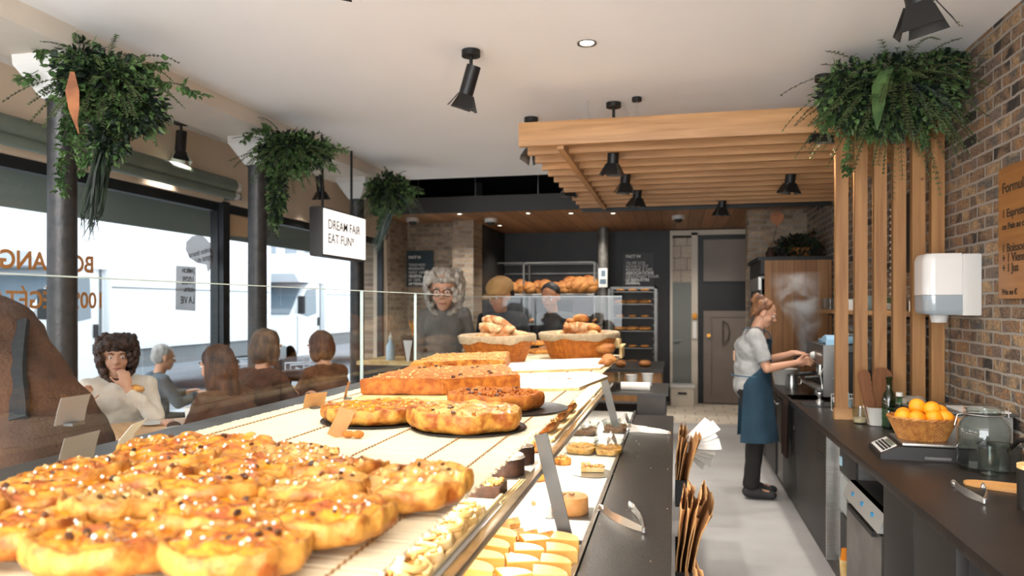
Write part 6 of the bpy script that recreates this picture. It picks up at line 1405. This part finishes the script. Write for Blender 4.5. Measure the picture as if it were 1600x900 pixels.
# curly woman at the window table, facing the camera side
w1 = place(183, 560, 4.9)
person('woman with dark curly hair in a cream top eating at the window table', (w1.x+.0, w1.y, .02), R(-140), seated('eat', .62), SK, cloth('cream_jersey', '#cfc2b2', '#dad0c2'), cloth('blue_jeans', '#3d4a5c', '#4a5668'), hairm('dark_curls', '#241712', '#4a3025'), vox=.012, hairstyle='curly', hs=1.08)
w2 = place(400, 560, 5.2)
person('customer with brown bob in dark brown sweater seated between the first two tables', (w2.x, w2.y, .02), yaw_to(w2, (-2.4, 6.4)), seated('table', .64), SK, cloth('dark_brown_knit', '#3a2318', '#4d3223'), cloth('dark_trousers', '#26201d', '#2e2723'), hairm('brown_bob', '#3f2b1d', '#6f5239'), vox=.012, hairstyle='bob', hs=1.1)
w3 = place(368, 600, 4.55)
person('long-haired customer in brown ribbed sweater leaning on the window table, seen from behind', (w3.x, w3.y, -.03), yaw_to(w3, (w1.x, w1.y)), seated('table', .62, .10), SK, cloth('brown_ribbed_knit', '#56351f', '#3d2416'), cloth('dark_trousers', '#26201d', '#2e2723'), hairm('dark_brown_hair', '#2d1b13', '#51341f'), vox=.012, hairstyle='long', hs=1.05)
w4 = place(515, 560, 5.9)
person('woman with short auburn hair and brown top seated before the second van', (w4.x, w4.y, .0), R(75), seated('table', .63), SK, cloth('chestnut_wool', '#4a2c1a', '#6a4327'), cloth('dark_trousers', '#26201d', '#2e2723'), hairm('auburn_hair', '#3a2114', '#5f3a24'), vox=.012, hairstyle='bob', hs=1.05)
w5 = place(246, 580, 7.1)
person('grey-haired man in blue grey jacket seated on the terrace behind the curly woman', (w5.x-.05, w5.y, -.14), R(-35), seated('table', .60), SK2, cloth('slate_jacket', '#3f4850', '#4d565e'), cloth('dark_trousers', '#26201d', '#2e2723'), hairm('silver_hair', '#8d8780', '#b5afa8'), vox=.013, hairstyle='short', hs=1.05)
# standing customers beyond the glass
def standing(arms='down', z=.92):
    J = dict(pelvis=(0, 0, z), chest=(0, .0, z+.33), neck=(0, .02, z+.50), head=(0, .06, z+.64), shl=(-.18, 0, z+.43), shr=(.18, 0, z+.43),
             hpl=(-.09, 0, z-.02), hpr=(.09, 0, z-.02), knl=(-.1, .02, .50), knr=(.1, .02, .50), anl=(-.11, 0, .11), anr=(.11, 0, .11), look=(R(-10), 0, 0), tsl=(-1, 0, 0), tsr=(1, 0, 0), hnl=(-1, 0, 0), hnr=(1, 0, 0))
    J.update(ell=(-.24, -.02, z+.14), wrl=(-.22, .12, z-.09), elr=(.24, -.02, z+.14), wrr=(.22, .12, z-.09))
    if arms == 'fwd': J.update(wrl=(-.14, .27, z+.16), wrr=(.14, .27, z+.16), hnl=(0, 0, 1), hnr=(0, 0, 1))
    return J
wa = place(700, 478, 6.75)
gw, GJ, GM = person('woman with big grey curly hair and round glasses behind the display glass', (wa.x-.03, wa.y, 0), R(190), standing('down', 1.09), SK, cloth('grey_coat', '#6a645e', '#7b756e'), cloth('dark_trousers', '#26201d', '#2e2723'), hairm('grey_curls', '#8f867b', '#c4baac'), vox=.012, hairstyle='curly', hs=1.55)
def glasses(t, hd, M, s):
    mb = MB()
    def at(x, y, z): return hd+M @ (Vector((x, y, z))*s)
    for sx in (-1, 1):
        mb.tube([at(sx*.033+.024*math.cos(a), .099-.01*abs(math.cos(a)) , .008+.022*math.sin(a)) for a in [k*PI/10 for k in range(20)]], .0022*s, 6, closed=True)
        mb.tube([at(sx*.056, .092, .012), at(sx*.082, .02, .01)], .002*s, 6)
    mb.tube([at(-.01, .102, .012), at(0, .106, .015), at(.01, .102, .012)], .002*s, 6); mb.build('glasses', M_dk, t)
glasses(gw, GJ['head'], GM, 1.55)
wb = place(785, 478, 7.0)
cp, CJ, CM = person('person in a tan baseball cap and dark top behind the first wicker basket', (wb.x, wb.y, 0), R(175), standing('fwd', 1.05), SK3, cloth('black_sweatshirt', '#1f2023', '#2a2b2f'), cloth('dark_trousers', '#26201d', '#2e2723'), hairm('black_hair', '#15110f', '#241c18'), vox=.012, hairstyle='short', hs=1.3, headdir=(R(-18), 0, R(-25)))
h = MB(); s = 1.3; hd = CJ['head']
M_capc = cloth('tan_cotton', '#a8824f', '#b89160', 10)
h.sph(hd+CM @ (Vector((0, -.012, .062))*s), (.097*s, .110*s, .086*s), CM.to_4x4(), n=24); bmesh.ops.bisect_plane(h.b, geom=h.b.verts[:]+h.b.edges[:]+h.b.faces[:], plane_co=hd+CM @ (Vector((0, 0, .03))*s), plane_no=CM @ Vector((0, 0, -1)), clear_outer=True); h.build('cap_crown', M_capc, cp)
h = MB(); pts = [(.085*math.cos(a), .07+.095*math.sin(a)) for a in [k*PI/14 for k in range(15)]]; h.prism([(x*s, y*s) for x, y in pts], 2, 0, .006)
for v in h.b.verts: v.co.z -= (v.co.x**2)*1.6+.2*(v.co.y-.07*s)
o = h.build('cap_peak', M_capc, cp); o.matrix_local = Matrix.Translation(hd+CM @ (Vector((0, 0, .050))*s)) @ CM.to_4x4()
wc = place(866, 478, 7.3)
person('person with short black hair behind the crusty loaf basket', (wc.x, wc.y, -.04), R(150), standing('fwd', 1.08), SK3, cloth('charcoal_top', '#26282b', '#303236'), cloth('dark_trousers', '#26201d', '#2e2723'), hairm('jet_hair', '#0f0c0b', '#1d1613'), vox=.013, hairstyle='short', hs=1.12, headdir=(R(-20), 0, R(20)))
# big customer in brown coat close to the glass, stooping toward the window side
J = standing('down', 1.10); J.update(chest=(0, .24, 1.44), neck=(0, .46, 1.54), head=(0, .60, 1.54), shl=(-.20, .34, 1.46), shr=(.20, .34, 1.46), ell=(-.24, .42, 1.12), elr=(.24, .42, 1.12), wrl=(-.16, .62, 1.0), wrr=(.16, .62, 1.0), look=(R(-35), 0, 0))
cx0 = P(70, 478, X=-2.12)
bg_, BJ, BM = person('customer in a thick brown coat with a dark strap, stooping close behind the display glass', (cx0.x, cx0.y, 0), TH+PI/2, J, SK, mat('brown_coat_wool', '#5a3d2b', .95, c2='#412b1d', scale=5, bump=.6, bscale=90), cloth('dark_trousers', '#26201d', '#2e2723'), hairm('dark_brown_hair', '#2d1b13', '#51341f'), vox=.014, hairstyle='short', thick=1.5, topname='coat')
from mathutils.bvhtree import BVHTree
coat = [c for c in bg_.children if c.name.startswith('coat')][0]; bt_ = BVHTree.FromPolygons([v.co for v in coat.data.vertices], [list(p.vertices) for p in coat.data.polygons])
pts = []
for k in range(14):
    f = k/13; y_, z_ = .13-.17*f, 1.74-.50*f; h_ = bt_.ray_cast(Vector((-1.2, y_, z_)), Vector((1, 0, 0)))
    if h_[0] is not None: pts.append(h_[0]+Vector((-.006, 0, 0)))
for _ in range(3): pts = [pts[0]]+[(pts[i-1]+pts[i]*2+pts[i+1])/4 for i in range(1, len(pts)-1)]+[pts[-1]]
MB().strip(pts, .055, .02, (.25, 1, .3)).build('strap', mat('black_webbing', '#1a1b1d', .8), bg_)
# ---------------------------------------------------------------- tables, stools, table things
def cafe_table(x, y, r, label, z=.86, w_=.36, l_=.32):
    t = thing('cafe_table', label, 'table', (x, y, 0), r); MB().box(-w_, w_, -l_, l_, z-.035, z, bev=.004).build('tabletop', woodmat('cafe_oak', '#b98a5a', '#cfa273', 0), t)
    MB().cyl((0, 0, .03), (0, 0, z-.035), .03, n=16).build('pedestal', M_black, t); MB().cyl((0, 0, 0), (0, 0, .03), .2, n=28).build('base', M_black, t); return t
def stool(x, y, r, label, z=.5, back=True):
    t = thing('cafe_chair', label, 'chair', (x, y, 0), r, 'brown leather cafe chairs'); M_l = mat('brown_leather', '#3f2b20', .45)
    MB().box(-.2, .2, -.19, .19, z-.06, z, bev=.02).build('seat', M_l, t)
    for sx in (-.16, .16):
        for sy_ in (-.15, .15): MB().cyl((sx, sy_, z-.05), (sx*1.2, sy_*1.2, 0), .012, n=8).build('leg', M_black, t)
    if back:
        mb = MB(); mb.tube([(-.2, -.12, z+.28), (-.17, -.2, z+.28), (0, -.235, z+.28), (.17, -.2, z+.28), (.2, -.12, z+.28)], [.045, .06, .065, .06, .045], 12); mb.build('backrest', M_l, t)
        for sx in (-.12, .12): MB().cyl((sx, -.17, z-.04), (sx, -.21, z+.25), .01, n=8).build('back_post', M_black, t)
ta = P(268, 667, Z=.86); cafe_table(ta.x, ta.y, R(-40), 'light oak cafe table by the window in front of the curly-haired woman', .86)
tb = P(455, 622, Z=.86); tb.x += .12; cafe_table(tb.x, tb.y+.05, R(-20), 'light oak cafe table in front of the auburn-haired woman', .86, .27, .27)
for i, (p, r) in enumerate(((w1, R(-140)), (w2, yaw_to(w2, (-2.4, 6.4))), (w3, yaw_to(w3, (w1.x, w1.y))), (w4, R(75)))):
    stool(p.x, p.y, r, ['brown leather cafe chair under the curly-haired woman', 'brown leather cafe chair under the customer with the brown bob', 'brown leather cafe chair under the long-haired customer', 'brown leather cafe chair under the auburn-haired woman'][i], .50 if i != 3 else .49)
q = place(455, 588, 7.2); stool(q.x, q.y, R(180), 'empty brown leather cafe chair between the bob-haired and auburn-haired customers', .62)
terr = thing('terrace_chair', 'pale metal terrace chair under the grey-haired man', 'chair', (w5.x-.05, w5.y, -.02), R(-35), 'pale metal terrace chairs')
for sx in (-.2, .2):
    for sy_ in (-.18, .2): MB().cyl((sx, sy_, 0), (sx, sy_, .45), .012, n=8).build('leg', M_alu, terr)
MB().box(-.21, .21, -.2, .21, .42, .435).build('seat', M_alu, terr)
for i, (dx, dy, l) in enumerate(((-.16, .05, 'white saucer plate on the window table nearer the curly-haired woman'), (.12, -.08, 'white saucer plate on the window table nearer the long-haired customer'))):
    t = thing('saucer', l, 'plate', (ta.x+dx, ta.y+dy, .861)); MB().lathe([(.001, 0), (.05, 0), (.08, .012), (.078, .015), (.048, .004), (.001, .004)], n=32).build('dish', M_white, t)
t = thing('paper_cup', 'white paper cup in front of the curly-haired woman', 'cup', (ta.x+.02, ta.y+.16, .861)); MB().lathe([(.001, 0), (.03, 0), (.04, .1), (.043, .1), (.001, .095)], n=24).build('cup', M_paper, t)
t = thing('croissant', 'pastry held in the curly-haired woman hand', 'pastry', (w1.x+.26, w1.y-.13, .99+.08)); MB().sph((0, 0, 0), (.05, .03, .025), sub=3).noise(.008, 30).build('crust', M_crust, t)
t = thing('sauce_bottle', 'dark glass bottle on the table before the auburn-haired woman', 'bottle', (tb.x+.12, tb.y+.14, .861)); MB().lathe([(.001, 0), (.03, 0), (.03, .12), (.012, .17), (.011, .22), (.001, .22)], n=24).build('bottle', M_dk, t)
t = thing('paper_bag', 'small open kraft bag on the table before the auburn-haired woman', 'bag', (tb.x-.05, tb.y+.02, .861)); MB().prism([(-.06, 0), (.06, 0), (.09, .08), (-.09, .09)], 1, -.05, .05).noise(.006, 30).build('bag', M_kraft, t)
t = thing('glass_tumbler', 'clear water glass on the table of the auburn-haired woman', 'glass', (tb.x+.2, tb.y-.05, .861)); MB().lathe([(.001, 0), (.03, 0), (.035, .1), (.033, .1), (.028, .006), (.001, .006)], n=24).build('body', M_jar, t)
# ================================================================ HANGING PLANTS
def leafm(n, c, c2): return mat(n, c, .5, c2=c2, scale=9, spec=.35)
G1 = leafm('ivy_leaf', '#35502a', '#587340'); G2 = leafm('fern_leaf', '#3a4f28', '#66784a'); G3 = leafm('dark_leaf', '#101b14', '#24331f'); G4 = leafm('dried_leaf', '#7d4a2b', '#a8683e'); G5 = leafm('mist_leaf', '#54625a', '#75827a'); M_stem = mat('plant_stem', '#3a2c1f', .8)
def leaf(mb, p, d, up, L_, W_, fold=.25):
    d = d.normalized(); s_ = d.cross(up); s_ = s_.normalized() if s_.length > 1e-4 else d.orthogonal().normalized(); n_ = s_.cross(d)
    c = [p, p+d*L_*.35+s_*W_/2+n_*W_*fold, p+d*L_*.7+s_*W_*.38+n_*W_*fold*.6, p+d*L_-n_*L_*.12, p+d*L_*.7-s_*W_*.38+n_*W_*fold*.6, p+d*L_*.35-s_*W_/2+n_*W_*fold, p+d*L_*.38, p+d*L_*.7]
    v = [mb.b.verts.new(x) for x in c]
    for f in ((0, 1, 6), (1, 2, 7, 6), (2, 3, 7), (0, 6, 5), (6, 7, 4, 5), (7, 3, 4)): mb.b.faces.new([v[i] for i in f])
def rv(r): 
    while 1:
        v = Vector((r.uniform(-1, 1), r.uniform(-1, 1), r.uniform(-1, 1)))
        if .05 < v.length < 1: return v.normalized()
def cluster(mb, r, c, rad, n, L_, W_, droop=.4, shape='leaf'):
    for i in range(n):
        u = rv(r); q = Vector(c)+Vector((u.x*rad[0], u.y*rad[1], u.z*rad[2]))*(r.random()**.4)
        d = (u+Vector((0, 0, -droop))+rv(r)*.5).normalized(); leaf(mb, q, d, rv(r), L_*r.uniform(.6, 1.2), W_*r.uniform(.7, 1.2))
def spray(mb, r, p, d, L_, nl, ll, lw, sag=.6, stem=None):
    """an arching frond: stem with paired leaflets"""
    d = Vector(d).normalized(); pts = []; q = Vector(p)
    for k in range(nl):
        f = k/nl; dd = (d+Vector((0, 0, -sag*f*1.6))).normalized(); q = q+dd*L_/nl; pts.append(q.copy())
        s_ = dd.cross(Vector((0, 0, 1))); s_ = s_.normalized() if s_.length > 1e-3 else Vector((1, 0, 0))
        for sg in (-1, 1): leaf(mb, q, s_*sg+dd*.7+rv(r)*.25, Vector((0, 0, 1)), ll*(1-.6*f)*r.uniform(.8, 1.1), lw)
    if stem is not None: stem.tube([Vector(p)]+pts, .0016, 4)
def vine(mb, st, r, pts, nl, ls):
    pts = [Vector(p) for p in pts]; st.tube(pts, .002, 4); m = len(pts)-1
    for k in range(nl):
        f = r.random()*m; i = min(int(f), m-1); p = pts[i].lerp(pts[i+1], f-i); d = rv(r); d.z -= .5
        q = p+d.normalized()*.012; L_ = ls*r.uniform(.6, 1.15)
        for a in (-.75, 0, .75): leaf(mb, q, Matrix.Rotation(a, 3, 'Z') @ d, Vector((0, 0, 1)), L_*(1 if a == 0 else .75), L_*.55)
def plant(label, c, seed, size, vines, blobs=(), trail=None, dried=False, mist=0, sprays=46, big=0, cat='plant'):
    r = random.Random(seed); t = thing('hanging_plant', label, cat, c, 0)
    A = MB(); B_ = MB(); C_ = MB(); S = MB(); s = size
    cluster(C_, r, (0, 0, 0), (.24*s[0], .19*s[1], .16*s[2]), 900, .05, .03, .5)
    for (o_, rr_, n_) in blobs: cluster(C_, r, o_, rr_, n_, .05, .028, .5); cluster(B_, r, o_, [x*1.15 for x in rr_], n_//2, .05, .018, .5); cluster(A, r, o_, [x*1.1 for x in rr_], n_//3, .042, .034, .5)
    for k in range(sprays):
        u = rv(r); u.z = u.z*.55-.08; p = Vector((u.x*.09*s[0], u.y*.09*s[1], u.z*.08*s[2]))
        spray(B_ if k % 3 else A, r, p, u, (.24+.18*r.random())*max(s[0], s[1]), 18, .042, .012, r.uniform(.3, 1.1), S)
    cluster(A, r, (0, 0, -.03), (.29*s[0], .22*s[1], .2*s[2]), 620, .04, .034, .6)
    for v_ in vines: vine(A, S, r, v_, int(sum((Vector(a)-Vector(b)).length for a, b in zip(v_, v_[1:]))*170), .045)
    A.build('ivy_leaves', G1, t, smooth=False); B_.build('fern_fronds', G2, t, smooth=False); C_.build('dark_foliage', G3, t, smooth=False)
    if trail:
        T = MB()
        for k in range(34):
            p = Vector(trail[0])+rv(r)*.035; d = (Vector(trail[1])-Vector(trail[0])); T.strip([p, p+d*.4+rv(r)*.03, p+d*.8+rv(r)*.03, p+d*r.uniform(.85, 1.05)+rv(r)*.015], [.006, .012, .008, .002], .001, rv(r))
        T.build('trailing_grass', G5 if mist else G3, t, smooth=False)
    if mist:
        T = MB()
        for k in range(mist): u = rv(r); u.z = -abs(u.z)*.8; spray(T, r, Vector((u.x*.1*s[0], u.y*.1*s[1], -.02)), u, .34*s[2], 18, .028, .005, .9)
        T.build('misty_fronds', G5, t, smooth=False)
    if dried:
        T = MB(); p = Vector(dried); T.strip([p, p+Vector((.0, 0, -.10)), p+Vector((.01, 0, -.19)), p+Vector((.02, 0, -.26)), p+Vector((.04, 0, -.32))], [.02, .065, .05, .018, .004], .003, (1, .5, 0)); T.build('dried_leaf', G4, t)
    if big:
        T = MB()
        for k in range(big):
            u = rv(r); u.z = 0; u.normalize(); p = Vector((u.x*.05, u.y*.05-.06, .02)); T.strip([p, p+u*.1+V(0, -.04, .02), p+u*.18+V(0, -.06, -.08), p+u*.2+V(0, -.06, -.22), p+u*.21+V(0, -.06, -.34)], [.03, .08, .095, .07, .008], .002, (u.y, -u.x, 0))
        T.build('broad_leaves', G1, t)
    S.build('stems', M_stem, t)
    MB().lathe([(.001, -.06), (.06, -.05), (.085, .04), (.001, .04)], n=18).build('moss_pot', mat('dark_moss', '#1f231a', .95), t)
    return t
def rel(c, px, py, dd=0):
    """offset from plant centre c to where a sight line passes at the plant's own depth"""
    Cc = Vector((0, 0, CH)); k = Vector((-SN, CS, 0)); D = (Vector(c)-Cc).dot(k)+dd; q = P(px, py, D=1)-Cc; return Cc+q*D-Vector(c)
c = P(165, 130, D=1)-V(0, 0, CH); c = V(0, 0, CH)+c*4.0
rr = lambda x, y, d=0: rel(c, x, y, d)
plant('big hanging plant with ivy and a rust dried leaf at the first column', c, 1, (1.0, .9, .9), [[rr(110, 110), rr(118, 60), rr(100, 48), rr(66, 86)], [rr(70, 90), rr(60, 70), rr(54, 50)], [rr(190, 120), rr(240, 125), rr(280, 132), rr(318, 150)], [rr(185, 110), rr(225, 100), rr(262, 98)], [rr(110, 160), rr(100, 210), rr(96, 250), rr(94, 300)], [rr(140, 160), rr(135, 220), rr(130, 270)], [rr(150, 160), rr(158, 200), rr(140, 240)], [rr(120, 170), rr(118, 215), rr(124, 250)], [rr(60, 110), rr(45, 118), rr(30, 125)]],
      blobs=[(rr(125, 100), (.14, .1, .12), 260), (rr(210, 170), (.16, .14, .15), 420), (rr(170, 215), (.09, .08, .14), 200)], trail=(rr(168, 200), rr(138, 365)), dried=rr(113, 112, -.22), sprays=60)
c = P(450, 235, D=1)-V(0, 0, CH); c = V(0, 0, CH)+c*5.75
rr = lambda x, y, d=0: rel(c, x, y, d)
plant('hanging ivy plant at the second column above the glowing sign', c, 2, (1.0, .8, .9), [[rr(430, 215), rr(412, 195), rr(392, 175)], [rr(420, 200), rr(395, 205), rr(377, 220)], [rr(425, 250), rr(424, 300), rr(425, 345)], [rr(435, 250), rr(430, 300), rr(428, 350)], [rr(440, 250), rr(436, 290), rr(440, 330)], [rr(490, 225), rr(515, 232), rr(545, 233)], [rr(500, 240), rr(515, 255), rr(520, 262)]], blobs=[(rr(480, 235), (.2, .14, .13), 320), (rr(432, 300), (.06, .06, .28), 260)], trail=(rr(440, 280), rr(425, 350)), sprays=50)
c = P(607, 300, D=1)-V(0, 0, CH); c = V(0, 0, CH)+c*7.7
rr = lambda x, y, d=0: rel(c, x, y, d)
plant('hanging plant with misty trailing fronds at the third column', c, 3, (.9, .8, 1.2), [[rr(600, 320), rr(595, 340), rr(590, 355)], [rr(625, 300), rr(645, 296), rr(660, 300)]], trail=(rr(612, 325), rr(585, 395)), mist=40, sprays=40)
c = V(1.20, 4.52, 2.93)
c = P(1400, 135, D=1)-V(0, 0, CH); c = V(0, 0, CH)+c*4.35
rr = lambda x, y, d=0: rel(c, x, y, d)
plant('huge leafy plant on top of the timber screen by the brick wall', c, 4, (1.5, .9, 1.1), [[rr(1300, 120), rr(1290, 160), rr(1285, 205)], [rr(1320, 150), rr(1325, 190), rr(1322, 235), rr(1325, 270)], [rr(1345, 160), rr(1350, 200), rr(1360, 222)], [rr(1440, 160), rr(1448, 200), rr(1442, 228)], [rr(1480, 120), rr(1510, 130), rr(1518, 150)], [rr(1470, 80), rr(1520, 60), rr(1560, 38)], [rr(1310, 110), rr(1305, 150), rr(1300, 190)], [rr(1380, 170), rr(1385, 200), rr(1395, 215)]], blobs=[(rr(1330, 150), (.18, .14, .2), 420), (rr(1480, 110), (.2, .14, .12), 380), (rr(1400, 170), (.3, .14, .16), 500), (rr(1505, 62), (.2, .12, .06), 300)], sprays=130, big=6, mist=16)
# plants on the tall cabinet
c = V(1.36, 8.85, 2.26)
plant('dark bushy potted plant on top of the tall oak cabinet', c, 6, (1.0, .8, .9), [[(0, 0, 0), (.1, 0, .15), (.2, 0, .2)], [(0, 0, 0), (.2, 0, .0), (.28, 0, -.05)]], sprays=8)
for c_ in [c for c in COL.objects if c.get('label') == 'dark bushy potted plant on top of the tall oak cabinet']:
    for q in c_.children:
        if q.name.startswith('ivy'): q.data.materials[0] = leafm('bronze_leaf', '#2a1d16', '#4a3524')
t = thing('cabinet_basket', 'brown woven basket under the plants on the oak cabinet', 'basket', (1.38, 8.85, 2.141)); wicker(t, .11, .13, .11, .9, 9, 24, M_wk2, .005)
t = thing('dried_palm', 'tall dried palm fan and grasses in a small vase on the oak cabinet', 'dried plant', (1.05, 8.75, 2.141)); MB().lathe([(.001, 0), (.04, 0), (.055, .05), (.03, .1), (.03, .12), (.001, .12)], n=20).build('vase', M_choc, t)
T = MB(); pts = [(.0, 0)]+[(.075*math.sin(a), .085-.075*math.cos(a)+.03) for a in [R(20+k*32) for k in range(11)]]; T.prism(pts, 1, -.002, .002); o = T.build('palm_fan', G4, t); o.location = (.07, 0, .34); MB().tube([(0, 0, .1), (.04, 0, .24), (.07, 0, .36)], .004, 6).build('stem', M_stem, t)
T = MB(); r = random.Random(8)
for k in range(16): spray(T, r, (0, 0, .1), (r.uniform(-.5, .1), r.uniform(-.3, .3), 1), .28, 14, .018, .006, .2)
T.build('dried_grass', mat('dried_grass', '#a8783f', .8), t, smooth=False)
